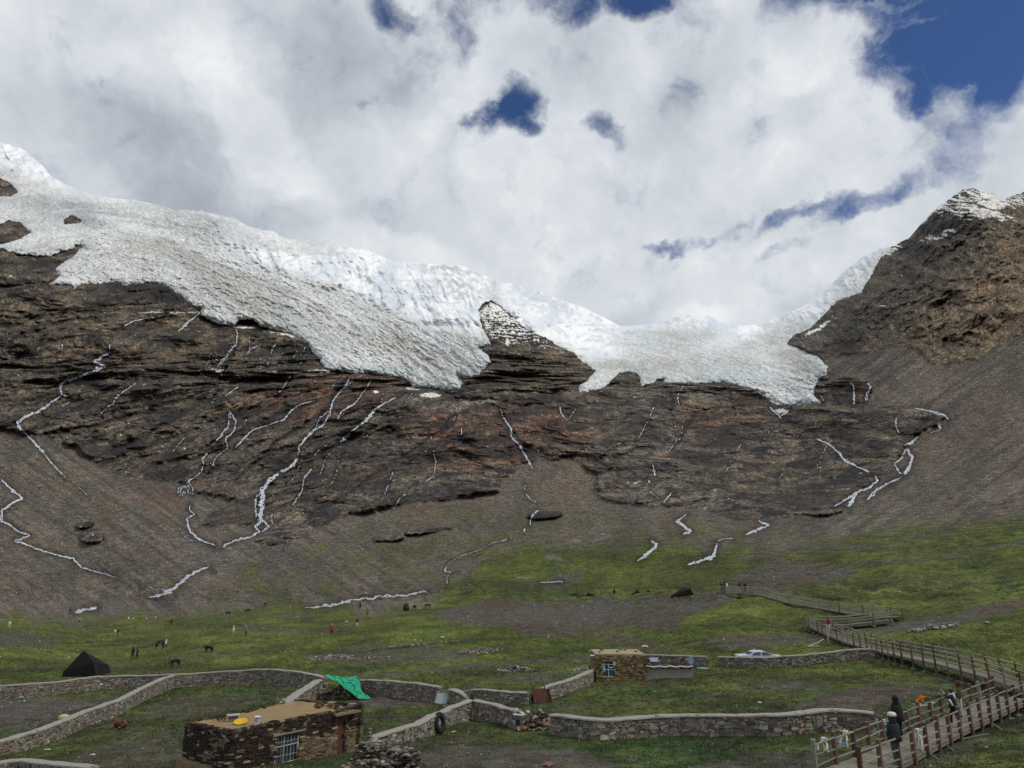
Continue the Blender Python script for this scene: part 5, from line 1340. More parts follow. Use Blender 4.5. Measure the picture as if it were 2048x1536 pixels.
# annex
ax0, ax1 = hp(1290, 1340).x, hp(1387, 1340).x
azb = g0.z - .35; azt = hp(1340, 1339).z
ann = thing('annex_shed', 'low grey plastered shed with dark rubble roof attached right of the stone hut', 'shed', (ax0, D0 + .25, azb))
mb = MB(); Wa, Ha = ax1 - ax0, azt - azb
mb.box((Wa / 2, 1.6, Ha / 2), (Wa, 3.2, Ha)); mb.box((Wa / 2, -.06, .24), (Wa + .1, .12, .48), None, 0, (1, 1, 1), jit=.02)
mb.build('wall', mat('grey_render', (.20, .19, .175), .95, .4, 4, bump=.02), ann)
mb = MB()
Hr = hp(1340, 1317, D0 + 2.6).z - azt
mb.add([(-.1, -.05, Ha), (Wa + .1, -.05, Ha), (Wa + .1, 3.2, Ha), (-.1, 3.2, Ha), (-.05, 2.4, Ha + Hr), (Wa, 2.4, Ha + Hr)], [(0, 1, 5, 4), (3, 4, 5, 2), (0, 4, 3), (1, 2, 5)], 0, (.05, .04, .03))
for i in range(520):
    f = R.random(); y = f * 2.5; z = Ha + Hr * y / 2.4
    c = R.choice([(.05, .038, .028), (.035, .028, .022), (.07, .055, .04), (.12, .10, .08)]) if R.random() < .96 else (.28, .26, .23)
    mb.rock((R.uniform(0, Wa), y, z + R.uniform(0, .08)), R.uniform(.06, .15), 0, c, sq=(1.3, .9, .6))
arf = mb.build('rubble_roof', M_STONE, ann)
mb = MB(); pts_ = [(Wa * k / 24, -.12, Ha + .22 + .035 * math.sin(k * 1.1) + R.uniform(-.02, .02)) for k in range(25)]
mb.tube(pts_, .045, 5); mb.build('white_rope', M_CLOTHW, ann)
pz = thing('solar_panel', 'small blue grey solar panel tilted on the rubble roof of the annex', 'solar panel', Vector((hp(1315,1318).x, D0 + 1.7, azb + Ha + Hr * .55 + .05)))
mb = MB(); mb.box((0, 0, .22), (.74, .5, .03), Matrix.Rotation(math.radians(38), 3, 'X')); mb.build('panel', mat('panel_blue', (.20, .25, .40), .25, .05, spec=.5), pz)
for x_ in (-.3, .3): mb = MB(); mb.tube([(x_, .15, -.1), (x_, .15, .33)], .02, 4); mb.build('support', M_WHITEMETAL, pz)
pz = thing('satellite_dish', 'round satellite dish seen obliquely at the right end of the annex roof', 'satellite dish', Vector((hp(1385,1330).x, D0 + .5, azb + Ha + .25)), math.radians(-35))
mb = MB(); n_ = 18
mb.loft([[Vector((r * .8 * math.cos(2 * math.pi * k / n_), y, .38 + r * math.sin(2 * math.pi * k / n_))) for k in range(n_)] for r, y in ((.01, .10), (.2, .07), (.36, .0), (.37, -.01), (.2, .05), (.01, .08))])
mb.build('reflector', mat('dish_grey', (.30, .33, .48), .5, .1), pz, smooth=True)
mb = MB(); mb.tube([(0, .1, -.3), (0, .1, .3)], .03, 6); mb.tube([(0, .08, .05), (0, -.3, .38)], .015, 5); mb.build('mast', M_WHITEMETAL, pz)
sl_ = thing('stone_slab', 'pale turquoise slab lying at the foot of the wall behind the annex', 'slab', G(1405, 1338))
mb = MB(); mb.box((0, 0, .07), (.95, .5, .1), None, 0, (1, 1, 1), jit=.015); mb.build('slab', mat('turquoise_slab', (.35, .5, .48), .8, .15), sl_)

# ------------------------------------------------------------------ gate, tyre, cart, tarpaulin, stove ...
def quadthing(name, label, cat, cs, th, m, part='sheet'):
    """thin slab through four world corners"""
    o = sum(cs, Vector()) / 4; r = thing(name, label, cat, Vector((o.x, o.y, min(c.z for c in cs))))
    q = [c - Vector(r.location) for c in cs]; n_ = (q[1] - q[0]).cross(q[3] - q[0]).normalized() * th
    mb = MB(); mb.loft([[c for c in q], [c + n_ for c in q]]); mb.build(part, m, r)
    return r
gD = G(882, 1408).y - .1
gate = quadthing('metal_gate', 'grey sheet metal panel leaning in the gap of the stone wall', 'gate', [A_(869,1406,gD), A_(893,1409,gD - .1), A_(897,1386,gD + .3), A_(875,1383,gD + .3)], .04, mat('grey_sheet', (.30, .33, .34), .5, .12, 3, metal=.2))
mb = MB()
q = [c - Vector(gate.location) for c in [A_(869,1406,gD - .06), A_(893,1409,gD - .16), A_(897,1386,gD + .24), A_(875,1383,gD + .24)]]
for i in range(4): mb.tube([q[i], q[(i + 1) % 4]], .03, 4)
mb.build('frame', mat('gate_frame', (.2, .21, .21), .6), gate)
tD = G(882, 1466)
ty = thing('tyre', 'large black tyre leaning upright against the stone wall', 'tyre', tD)
mb = MB(); Rt, rt = .47, .15; secs = []
for i in range(28):
    a = 2 * math.pi * i / 28; secs.append([Vector((math.cos(a) * (Rt - .1 + rt * math.cos(b_) * (1.0)), rt * .8 * math.sin(b_), math.sin(a) * (Rt - .1 + rt * math.cos(b_)) + Rt)) for b_ in [2 * math.pi * k / 10 for k in range(10)]])
secs.append(secs[0]); mb.loft(secs, cap=False)
tr = mb.build('tread', mat('rubber', (.014, .014, .015), .8, .2, 20), ty, smooth=True)
ty.rotation_euler = (math.radians(-10), 0, math.radians(62)); ty.scale = (1, 1, 1.12)
# handcart with shafts in the air
cg = G(1083, 1406)
cart = thing('handcart', 'old dark red wooden handcart tipped up with two long shafts in the air', 'cart', cg, .12)
M_RED = mat('red_cart_paint', (.075, .02, .019), .8, .5, 9)
mb = MB(); tilt = Matrix.Rotation(math.radians(52), 3, 'X')
for k in range(5): mb.box(tilt @ Vector((-.44 + k * .22, 0, .0)) + Vector((0, 0, .48)), (.2, 1.0, .04), tilt)
mb.box(tilt @ Vector((-.56, 0, .1)) + Vector((0, 0, .48)), (.05, 1.05, .24), tilt); mb.box(tilt @ Vector((.56, 0, .1)) + Vector((0, 0, .48)), (.05, 1.05, .24), tilt)
mb.build('tray', M_RED, cart)
for sgn in (-1, 1):
    mb = MB(); mb.tube([(sgn * .5, -.45, .05), (sgn * .47 - .1, .2, .75), (sgn * .36 - .42, .5, 2.05)], [.05, .045, .035], 6); mb.build('shaft', mat('shaft_wood', (.10, .07, .05), .8), cart)
for sgn in (-1, 1):
    mb = MB(); c0 = Vector((sgn * .66, .12, .3)); secs = []
    for i in range(20):
        a = 2 * math.pi * i / 20; secs.append([c0 + Vector((.035 * math.cos(b_), (.27 + .035 * math.sin(b_)) * math.cos(a), (.27 + .035 * math.sin(b_)) * math.sin(a))) for b_ in [2 * math.pi * k / 6 for k in range(6)]])
    secs.append(secs[0]); mb.loft(secs, cap=False)
    for k in range(4):
        a = math.pi * k / 4; mb.tube([c0 + Vector((0, .26 * math.cos(a), .26 * math.sin(a))), c0 - Vector((0, .26 * math.cos(a), .26 * math.sin(a)))], .01, 4)
    mb.build('wheel', mat('rubber', (.014, .014, .015)), cart)
mb = MB(); mb.tube([(-.66, .12, .3), (.66, .12, .3)], .025, 6); mb.build('axle', M_DARKWOOD, cart)
# crumpled green tarpaulin
TP_ = [[(650,1349),(664,1350),(684,1354),(700,1354),(712,1352),(720,1364)],
       [(652,1353),(668,1358),(688,1360),(704,1358),(716,1362),(722,1376)],
       [(656,1356),(675,1364),(692,1366),(706,1366),(719,1372),(724,1388)],
       [(664,1359),(684,1370),(696,1374),(708,1376),(721,1384),(734,1390)],
       [(672,1362),(690,1376),(702,1382),(712,1388),(722,1393),(742,1396)],
       [(676,1364),(694,1380),(707,1388),(714,1396),(724,1398),(742,1398)]]
dT = G(684, 1397).y
tp = thing('tarpaulin', 'crumpled bright green tarpaulin draped over the dark stack at the wall corner', 'tarpaulin', A_(700, 1396, dT - 1.1))
mb = MB(); N_ = 26; grid_ = np.array(TP_, float); vs = []
for j in range(N_ + 1):
    for i in range(N_ + 1):
        a, b_ = j / N_ * 5, i / N_ * 5; ja, ib = min(int(a), 4), min(int(b_), 4); fa_, fb = a - ja, b_ - ib
        p = (grid_[ja, ib] * (1 - fa_) + grid_[ja + 1, ib] * fa_) * (1 - fb) + (grid_[ja, ib + 1] * (1 - fa_) + grid_[ja + 1, ib + 1] * fa_) * fb
        w__ = float(ridged(np.array([i / 4.0 + j / 9]), np.array([j / 6.0 - i / 14]), 3, 91)[0]) * .2
        D_t = dT + .35 - 1.5 * (j / N_) - .25 * (i / N_) - w__
        vs.append(A_(p[0] + R.uniform(-.5, .5), p[1] + R.uniform(-.5, .5), D_t) - Vector(tp.location))
mb.add(vs, [(j * (N_ + 1) + i, j * (N_ + 1) + i + 1, (j + 1) * (N_ + 1) + i + 1, (j + 1) * (N_ + 1) + i) for j in range(N_) for i in range(N_)])
mb.build('sheet', mat('green_tarp', (.018, .34, .19), .55, .25, 3, spec=.4), tp)
# stove, plank and oddments by the boulder wall
sv = thing('tin_stove', 'small grey tin stove standing against the wall beside the scrap heap', 'stove', G(1036, 1461))
mb = MB(); mb.box((0, 0, .42), (.36, .3, .74), None, 0, (1, 1, 1), jit=.01); mb.build('stove_body', mat('dull_tin', (.13, .15, .16), .6, .2, metal=.3), sv)
mb = MB(); mb.box((.02, 0, .82), (.6, .42, .04), Matrix.Rotation(.1, 3, 'Y')); mb.build('top_plate', mat('pale_slab', (.34, .35, .35)), sv)
mb = MB(); mb.box((0, -.16, .45), (.2, .02, .3)); mb.build('door', M_BLACK, sv)
pD = G(1050, 1458).y
quadthing('plank', 'white board slanting over the broken end of the wall above the stove', 'plank', [A_(1028,1418,pD + .6), A_(1048,1431,pD), A_(1055,1431,pD), A_(1034,1417,pD + .6)], .04, mat('pale_board', (.42, .42, .37), .8, .2), 'board')
st = thing('boulder', 'pale round stone lying on top of the scrap heap', 'boulder', A_(1056, 1424, pD + .1)); mb = MB(); mb.rock((0, 0, 0), .17, 0, (.36, .34, .28)); mb.build('boulder_body', M_STONE, st)
st = thing('boulder', 'pale boulder leaning beside the scrap heap left of the boulder wall', 'boulder', A_(1056, 1446, pD - .3)); mb = MB(); mb.rock((0, 0, 0), .2, 0, (.36, .32, .27), sq=(1.4, .8, .8)); mb.build('boulder_body', M_STONE, st)
st = thing('boulder', 'large white speckled boulder set in the foot of the rusty wall', 'boulder', G(1013, 1452) + Vector((0, -.1, .22))); mb = MB(); mb.rock((0, 0, 0), .26, 0, (.36, .33, .29), sq=(1.1, .6, 1.0)); mb.build('boulder_body', M_STONE, st)
bD = G(127, 1458).y
bn = thing('wool_bundle', 'yellowish white bundle resting on the coping of the diagonal wall', 'bundle', A_(127, 1440, bD + .2))
mb = MB(); n_ = 14
mb.loft([[Vector((r * 1.15 * math.cos(2 * math.pi * k / n_) * R.uniform(.93, 1.07), r * .8 * math.sin(2 * math.pi * k / n_), z)) for k in range(n_)] for r, z in ((.12, -.02), (.27, .03), (.31, .14), (.27, .27), (.13, .34), (.02, .35))])
mb.build('sack', mat('pale_wool', (.42, .40, .24), .95, .5, 14, bump=.03), bn, smooth=True)
for lb, x, y, r, c in [('flat pale stone on the grass right of the tyre', 907, 1466, .2, (.36, .28, .2)), ('reddish boulder at the bottom edge of the photo', 1098, 1533, .32, (.18, .1, .08)),
                       ('big pale boulder in the meadow between the red robed person and the river', 693, 1245, .6, (.36, .35, .31)), ('pale boulder alone in the middle meadow above the stone row', 829, 1282, .42, (.3, .27, .23)), ('flat white stone right of the lone meadow boulder', 884, 1276, .42, (.42, .40, .34)),
                       ('white stone slab at the rim of the brown patch behind the hut', 1289, 1296, .5, (.40, .38, .36)), ('white stone lying in the left pen below the long wall', 43, 1396, .22, (.42, .4, .37)), ('white stone in the bottom left pen right of the diagonal wall foot', 94, 1501, .16, (.36, .34, .29)),
                       ('white stone in the left pen near the bottom, left of the house', 186, 1511, .16, (.40, .38, .35)), ('white stone in the right hand pen above the boulder wall', 1520, 1407, .22, (.42, .4, .37)), ('pale boulder high on the right slope above the middle walkway', 1975, 1248, .5, (.22, .21, .19)), ('pale stone beside the upper walkway start', 1478, 1191, .6, (.24, .22, .19)),
                       ('white stone on the coping of the diagonal wall', 232, 1400, .12, (.45, .44, .42)), ('white stone at the far end of the diagonal wall foot', 333, 1381, .14, (.42, .4, .37))]:
    st = tagp(thing('boulder', '', '', G(x, y)), lb, 'boulder', 'boulders lying in the pasture'); mb = MB()
    for q in range(3 if 'pair' in lb else 1): mb.rock((q * .35, 0, r * .25), r * .8, 0, c, sq=(1.3, .8, .42))
    mb.build('boulder_body', M_STONE, st)
# ------------------------------------------------------------------ boardwalk
bwk = thing('boardwalk', 'long zigzag wooden walkway on stilts with red brown posts and rails, climbing the right side', 'boardwalk', (26.0, 40.0, -8.0))
BO = Vector((26.0, 40.0, -8.0))
RUNS = [  # front edge of the deck: (x, y, D); width, side (+1: other edge lies to the left of travel), post spacing
 ([(1722,1562,28.6),(1809,1525,31.0),(1917,1467,36.1),(1979,1437,39.5),(2048,1405,44.0),(2062,1399,45.4)], 1.65, 1.6),
 ([(2045,1381,47.6),(1973,1355,51.5),(1873,1327,58.0),(1797,1311,64.0),(1734,1297,None),(1688,1283,None),(1650,1268,None),(1612,1250,None)], 1.7, 1.7),
 ([(1612,1251,None),(1695,1250,None),(1740,1245,None),(1783,1240,None)], 1.6, 2.6),
 ([(1783,1234,None),(1695,1226,None),(1637,1216,None),(1570,1204,None),(1524,1191,None),(1500,1187,None),(1433,1184,None)], 1.6, 2.35)]
POSTS = []
RUNS = [([(x, y, float(depth(x, y + 8.5)) if D is None else D) for x, y, D in p_], w__, s__) for p_, w__, s__ in RUNS]
def zs(pts, step):
    P = np.array([list(A_(*p)) for p in pts]); L = np.concatenate([[0], np.cumsum(np.linalg.norm(np.diff(P, axis=0), axis=1))])
    n = max(2, int(round(L[-1] / step)) + 1); s = np.linspace(0, L[-1], n)
    return np.stack([np.interp(s, L, P[:, k]) for k in range(3)], 1), L[-1]
for ri, (pts, wdt, spc) in enumerate(RUNS):
    Q, Ln = zs(pts, .16)
    t = np.gradient(Q[:, :2], axis=0); t /= np.linalg.norm(t, axis=1, keepdims=True)
    if len(t) > 24:
        for _ in range(14): t[1:-1] = (t[:-2] + 2 * t[1:-1] + t[2:]) / 4
        t /= np.linalg.norm(t, axis=1, keepdims=True)
    nn = np.stack([-t[:, 1], t[:, 0]], 1)
    if (nn * Q[:, :2]).sum(1).mean() < 0: nn = -nn         # away from the camera
    mb = MB()
    for i in range(len(Q)):
        k = R.uniform(.72, 1.2); c = (k, k * R.uniform(.94, 1.02), k * R.uniform(.88, 1.0))
        a = Vector(Q[i]) - BO; b_ = a + Vector((nn[i][0], nn[i][1], 0)) * wdt
        ang = math.atan2(nn[i][1], nn[i][0])
        mb.box((a + b_) / 2 - Vector((0, 0, .02)), (wdt + R.uniform(.02, .08), .148, .04), Matrix.Rotation(ang, 3, 'Z'), 0, c)
    deck = mb.build('deck', M_WOOD, bwk)
    for o_ in (.03, wdt - .03):
        mb = MB()
        for i in range(0, len(Q) - 1, 6):
            j = min(i + 6, len(Q) - 1)
            a = Vector(Q[i]) + Vector((nn[i][0], nn[i][1], 0)) * o_ - BO - Vector((0, 0, .12)); b_ = Vector(Q[j]) + Vector((nn[j][0], nn[j][1], 0)) * o_ - BO - Vector((0, 0, .12))
            d = b_ - a; ang = math.atan2(d.y, d.x); pt_ = -math.asin(d.z / d.length)
            mb.box((a + b_) / 2, (d.length + .02, .06, .16), Matrix.Rotation(ang, 3, 'Z') @ Matrix.Rotation(pt_, 3, 'Y'), 0, (.8, .8, .82))
        mb.build('joist', M_WOOD, deck)
    # posts and rails
    step = max(1, int(round(spc / .16)))
    for side, o_ in (('f', -.03), ('b', wdt + .03)):
        tops = []
        idxs = list(range(0, len(Q), step))
        if idxs[-1] != len(Q) - 1 and len(Q) - 1 - idxs[-1] > step * .5: idxs.append(len(Q) - 1)
        for i in idxs:
            p = Vector(Q[i]) + Vector((nn[i][0], nn[i][1], 0)) * o_
            gz_ = ground_z(p.x, p.y) - .15
            if gz_ > p.z - .1: gz_ = p.z - .25
            POSTS.append((p, gz_, 1.08 + R.uniform(-.05, .08), ri))
            tops.append(p)
        for hh_ in ((.93, .55, .22) if ri == 0 else (.95, .64, .33)):
            mb = MB()
            for a, b_ in zip(tops[:-1], tops[1:]):
                a = a - BO + Vector((R.uniform(-.02, .02), -.05, hh_ + R.uniform(-.04, .04))); b_ = b_ - BO + Vector((0, -.05, hh_ + R.uniform(-.04, .04)))
                k = R.uniform(.8, 1.25) * (1 if ri == 0 else 1.5)
                mb.tube([a, b_], .036 if ri < 1 else .052, 6, 0, (k, k * (1.02 if ri == 0 else .95), k * (.95 if ri == 0 else .82)))
            mb.build('handrail', M_RAIL, bwk)
POSTS.sort(key=lambda q: q[0].length)
far_m = MB()
for k, (p, gz_, hh_, ri) in enumerate(POSTS):
    mb = MB() if k < 98 else far_m
    w_ = .145 if ri == 0 else .115
    red_ = ri < 2 or R.random() < .35
    base = p - BO
    c = (R.uniform(.7, 1.5),) * 3 if red_ and R.random() < (.95 if ri == 0 else .62) else (2.0, 3.9, 4.2)
    rot_ = Matrix.Rotation(R.uniform(-.05, .05), 3, 'X') @ Matrix.Rotation(.75 + R.uniform(-.1, .1), 3, 'Z')
    mb.box(base + Vector((0, 0, hh_ / 2 - .12)), (w_, w_, hh_ + .24), rot_, 0, c)
    mb.box(base + Vector((0, 0, hh_ + .012)), (w_ * .9, w_ * .9, .02), rot_, 0, (c[0] * 1.6, c[1] * 2.2, c[2] * 2.2))
    L_ = p.z - .2 - gz_
    if L_ > 0: mb.box(base + Vector((0, 0, -.2 - L_ / 2)), (w_ * .8, w_ * .8, L_), None, 0, (1.3, 2.5, 2.7))
    if L_ > .4: mb.box(base + Vector((0, 0, gz_ - p.z + .17)), (.3, .3, .12), None, 0, (2.0, 4.6, 6.0))
    if k < 98: mb.build('post', M_REDPOST, bwk)
q = far_m.build('post', M_REDPOST, bwk); q['kind'] = 'stuff'
for (x, y, D, dx, dz) in [(1925,1478,35.6,1.1,.25),(1895,1492,34.2,.5,-.5),(1860,1508,32.8,.6,-.45),(1983,1446,39,.5,-.4)]:
    a = A_(x, y, D) - BO; mb = MB(); mb.tube([a, a + Vector((dx, -.2, dz))], .04, 5, 0, (.8, .8, .8)); mb.build('brace', M_WOOD, bwk)

def deck_pt(ri, f, across):
    pts, wdt, _ = RUNS[ri]; Q, Ln = zs(pts, .16); i = int(f * (len(Q) - 1)); j = min(i + 4, len(Q) - 1); i0_ = max(j - 8, 0)
    t = Vector(Q[j] - Q[i0_]); t.z = 0; t.normalize(); n_ = Vector((-t.y, t.x, 0))
    if n_.x * Q[i][0] + n_.y * Q[i][1] < 0: n_ = -n_
    return Vector(Q[i]) + n_ * wdt * across
def deck_near(ri, px_, across=.5):
    """deck point whose photo column is px_"""
    best = None
    for k in range(201):
        p = deck_pt(ri, k / 200, across); c = p.y * CP + p.z * SP
        x = 1024 + p.x / c * F
        if best is None or abs(x - px_) < best[0]: best = (abs(x - px_), p)
    return best[1]

# ------------------------------------------------------------------ people and animals: one skinned surface per body
def skin_mesh(name, nodes, edges, root, subdiv=1):
    me = bpy.data.meshes.new('skel'); bm = bmesh.new(); ly = bm.verts.layers.skin.verify()
    vs = []
    for k, (p, r) in enumerate(nodes):
        v = bm.verts.new(p); rr = r if isinstance(r, tuple) else (r, r); v[ly].radius = rr; v[ly].use_root = (k == root); vs.append(v)
    for a, b_ in edges: bm.edges.new((vs[a], vs[b_]))
    bm.to_mesh(me); bm.free()
    ob = bpy.data.objects.new('skel', me); S.collection.objects.link(ob)
    m = ob.modifiers.new('s', 'SKIN'); m.use_smooth_shade = True
    if subdiv: m2 = ob.modifiers.new('d', 'SUBSURF'); m2.levels = subdiv; m2.render_levels = subdiv
    dg = bpy.context.evaluated_depsgraph_get(); dg.update()
    me2 = bpy.data.meshes.new_from_object(ob.evaluated_get(dg))
    bpy.data.objects.remove(ob); bpy.data.meshes.remove(me)
    me2.name = name
    return me2
def cmat(c, rough=.85):
    return mat('cloth_%.3f_%.3f_%.3f' % tuple(c), c, rough, .25, 10)
def person(label, loc, rz, top, bottom, hair=(.012, .010, .009), shoes=(.03, .028, .028), H=1.68, pose='stand', bulk=1.0, coat=0.0, hood=None, hair_len=.0, hat=None, detail=False, group=None, extra=None, skinc=None, armL=None, armR=None, lean=0.0, trim=None):
    """facing +Y before the turn rz"""
    root = thing('person', label, 'person', loc, rz, group, H / 1.72)
    st = {'stand': .03, 'walk': .17, 'stride': .24}.get(pose, .03)
    sit = pose == 'sit'
    dz = -.45 if sit else 0
    L = lambda z: lean * max(0, z - .9)
    N = [((0, 0, .93 + dz), (.145 * bulk, .115 * bulk)), ((0, L(1.1), 1.10 + dz), (.135 * bulk, .105 * bulk)), ((0, L(1.3), 1.30 + dz), (.165 * bulk, .115 * bulk)), ((0, L(1.43), 1.43 + dz), (.075, .07)),
         ((0, L(1.5) + .01, 1.50 + dz), .05), ((0, L(1.58) + .02, 1.575 + dz), (.075, .085)), ((0, L(1.65) + .02, 1.655 + dz), (.072, .086))]
    E = [(0, 1), (1, 2), (2, 3), (3, 4), (4, 5), (5, 6)]
    wr = []
    for sgn in (-1, 1):
        f = st * sgn; i = len(N)
        if sit:
            N += [((sgn * .09, .05, .44), .095), ((sgn * .14, .42, .47), .065), ((sgn * .13, .40, .08), .045), ((sgn * .14, .53, .045), .04)]
        else:
            N += [((sgn * .085, f * .2, .86), .095 * bulk), ((sgn * .095, f * .75 + (.04 if f > 0 else 0), .48), .068 * bulk), ((sgn * .095, f - .01, .085), .046), ((sgn * .10, f + .13, .042), .038)]
        E += [(0, i), (i, i + 1), (i + 1, i + 2), (i + 2, i + 3)]
        arm = armL if sgn < 0 else armR
        if arm is None: arm = [(sgn * .235, .0 - f * .3, 1.12), (sgn * .245, .06 - f * .8, .88)]
        i = len(N)
        el, wrp = Vector(arm[0]), Vector(arm[1])
        N += [((sgn * .165, L(1.37), 1.385 + dz), .062 * bulk), ((el.x, el.y + L(el.z), el.z + dz), .046 * bulk), ((wrp.x, wrp.y + L(wrp.z), wrp.z + dz), .03)]
        E += [(2, i), (i, i + 1), (i + 1, i + 2)]
        d = (wrp - el).normalized(); w0_ = Vector(N[i + 2][0])
        palm = w0_ + d * .075; N.append((tuple(palm), (.036, .022))); E.append((i + 2, i + 3)); pi_ = i + 3
        wr.append((w0_, palm))
        if detail:
            sx = d.cross(Vector((0, 1, 0)) if abs(d.y) < .8 else Vector((1, 0, 0))).normalized()
            for q in range(4):
                o_ = sx * (q - 1.5) * .021; ln = (.075, .085, .08, .062)[q]; b0 = palm + d * .02 + o_
                j = len(N); N += [(tuple(b0 + d * ln * .45), .0095), (tuple(b0 + d * ln * .85 + Vector((0, .018, 0))), .008)]; E += [(pi_, j), (j, j + 1)]
            j = len(N); th_ = palm - d * .03 + sx * .045; N += [(tuple(th_ + d * .02), .0105), (tuple(th_ + d * .055), .009)]; E += [(pi_, j), (j, j + 1)]
    me = skin_mesh('body', N, E, 0, 1)
    for c in ((skinc or (.36, .22, .15)), top, bottom, shoes): me.materials.append(cmat(c))
    for p in me.polygons:
        c = p.center; z = c.z
        k = 1
        if min(min((c - a).length, (c - b_).length) for a, b_ in wr) < .085 or any((c - b_).length < .13 for a, b_ in wr if detail): k = 0
        elif z > 1.47 + dz: k = 0
        elif z < .10: k = 3
        elif (z < .93 + dz * (1 if not sit else .9) and abs(c.x) < .24) and min((c - a).length for a, b_ in wr) > .16: k = 2
        p.material_index = k; p.use_smooth = True
    body = bpy.data.objects.new('body', me); S.collection.objects.link(body); body.parent = root
    hy = L(1.6) + .02; n_ = 14
    def ring(cx, cy, z, rx, ry, a0=0, a1=2 * math.pi): return [Vector((cx + rx * math.cos(a0 + (a1 - a0) * k / n_), cy + ry * math.sin(a0 + (a1 - a0) * k / n_), z + dz)) for k in range(n_)]
    if hood is None:
        mb = MB(); secs = [ring(0, hy - .012, z, rx, ry) for z, rx, ry in ((1.742, .02, .02), (1.73, .055, .065), (1.70, .086, .098), (1.65, .094, .102))]
        secs += [[Vector((p.x, min(p.y, hy + .015), p.z)) for p in ring(0, hy - .02, z, rx, ry)] for z, rx, ry in ((1.60, .09, .09), (1.55 - hair_len * .2, .075 + hair_len * .05, .07), (1.50 - hair_len, .06 + hair_len * .08, .05))]
        mb.loft(secs); mb.build('hair', cmat(hair, .5), root, smooth=True)
        mb = MB(); mb.add([(-.012, hy + .078, 1.58 + dz), (.012, hy + .078, 1.58 + dz), (0, hy + .108, 1.585 + dz), (0, hy + .082, 1.62 + dz)], [(0, 1, 2), (0, 2, 3), (1, 3, 2)])
        for sx in (-.03, .03): mb.rock((sx, hy + .083, 1.622 + dz), .009, 1)
        mb.box((0, hy + .08, 1.545 + dz), (.04, .012, .008), None, 2)
        mb.build('face', [cmat(skinc or (.36, .22, .15)), M_BLACK, cmat((.30, .10, .09))], root)
    else:
        mb = MB(); mb.loft([ring(0, hy - .02, z, rx, ry) for z, rx, ry in ((1.79, .02, .02), (1.77, .07, .08), (1.72, .115, .13), (1.64, .135, .15), (1.55, .13, .14), (1.47, .13, .13), (1.42, .16, .13))])
        mb.build('hood', cmat(hood), root, smooth=True)
    if trim is not None:
        mb = MB(); mb.tube([Vector((.125 * math.cos(a), hy + .03 + .02 * math.sin(a), 1.63 + .13 * math.sin(a) + dz)) for a in [math.pi * k / 10 for k in range(11)]], .035, 6); mb.build('fur_trim', cmat(trim), root, smooth=True)
    if hat is not None:
        mb = MB(); mb.loft([ring(0, hy, z, rx, ry) for z, rx, ry in ((1.66, .17, .18), (1.675, .17, .18), (1.68, .105, .115), (1.76, .095, .10), (1.78, .03, .03))]); mb.build('hat', cmat(hat), root, smooth=True)
    if coat:
        mb = MB(); zb_ = 1.0 - coat
        mb.loft([ring(0, L(z), z, rx * bulk, ry * bulk) for z, rx, ry in ((1.42, .12, .10), (1.36, .195, .135), (1.15, .185, .145), (1.0, .19, .155), (zb_, .21 + .1 * coat, .17 + .08 * coat))]); mb.build('coat', cmat(top), root, smooth=True)
    if extra: extra(root)
    return root
BLK = (.012, .012, .014)
def phone_extra(r):
    mb = MB(); mb.tube([(-.09, .02, 1.5), (0, .09, 1.48), (.09, .02, 1.5), (0, -.07, 1.52), (-.09, .02, 1.5)], .045, 6); mb.tube([(-.06, -.1, 1.5), (-.08, -.14, 1.25)], .04, 6); mb.build('neck_scarf', M_CLOTHW, r, smooth=True)
    mb = MB(); mb.tube([(-.24, .1, 1.28), (-.23, -.02, .98)], .045, 6); mb.build('white_sleeve', M_CLOTHW, r, smooth=True)
    mb = MB(); mb.box((.0, .40, 1.60), (.08, .02, .15)); mb.build('phone', M_BLACK, r)
def white_cap(r):
    mb = MB(); mb.loft([[Vector((x_ * math.cos(2 * math.pi * k / 14), -.01 + y_ * math.sin(2 * math.pi * k / 14), z_)) for k in range(14)] for z_, x_, y_ in ((1.66, .13, .13), (1.68, .165, .165), (1.74, .165, .165), (1.80, .12, .12), (1.82, .03, .03))]); mb.build('fur_cap', cmat((.55, .52, .45)), r, smooth=True)
def bushy(r):
    mb = MB()
    for q in range(26):
        a, e = R.uniform(0, 6.28), R.uniform(-.7, 1.4); mb.rock((.12 * math.cos(a) * math.cos(e), -.02 + .12 * math.sin(a) * math.cos(e), 1.63 + .13 * math.sin(e)), .065)
    mb.build('curls', cmat((.10, .035, .018)), r, smooth=True)
def back_mark(r):
    mb = MB(); mb.box((.02, -.152, 1.30), (.09, .008, .014)); mb.build('back_stripe', M_WHITEMETAL, r)
p1 = deck_near(0, 1800, .62)
person('person in black hooded jacket standing farther back on the near walkway, seen from behind', deck_near(0, 1800, .86), math.radians(10), BLK, BLK, hood=BLK, coat=.25, detail=True, bulk=1.22, H=1.78, extra=back_mark)
person('person in dark coat with white fur cap and wide grey trousers, nearest the camera', deck_near(0, 1795, .03), math.radians(14), (.018, .020, .028), (.062, .066, .072), hood=(.018, .020, .028), coat=.18, detail=True, bulk=1.3, H=1.78, shoes=(.2, .2, .2), extra=white_cap)
person('person in black with white neck scarf and tan boots holding up a phone', deck_near(0, 1913, .32), math.radians(55), BLK, BLK, hair=(.015, .012, .01), shoes=(.33, .20, .09), coat=.12, detail=True, bulk=1.12, pose='walk', armL=[(-.2, .2, 1.32), (-.05, .36, 1.56)], armR=[(.2, .2, 1.32), (.05, .36, 1.56)], extra=phone_extra)
person('person with bushy brown hair and olive jacket behind the phone holder on the walkway', deck_near(0, 1925, .62), math.radians(60), (.07, .06, .03), (.45, .44, .42), hair=(.10, .035, .018), hair_len=.18, detail=True, bulk=1.15, extra=bushy)
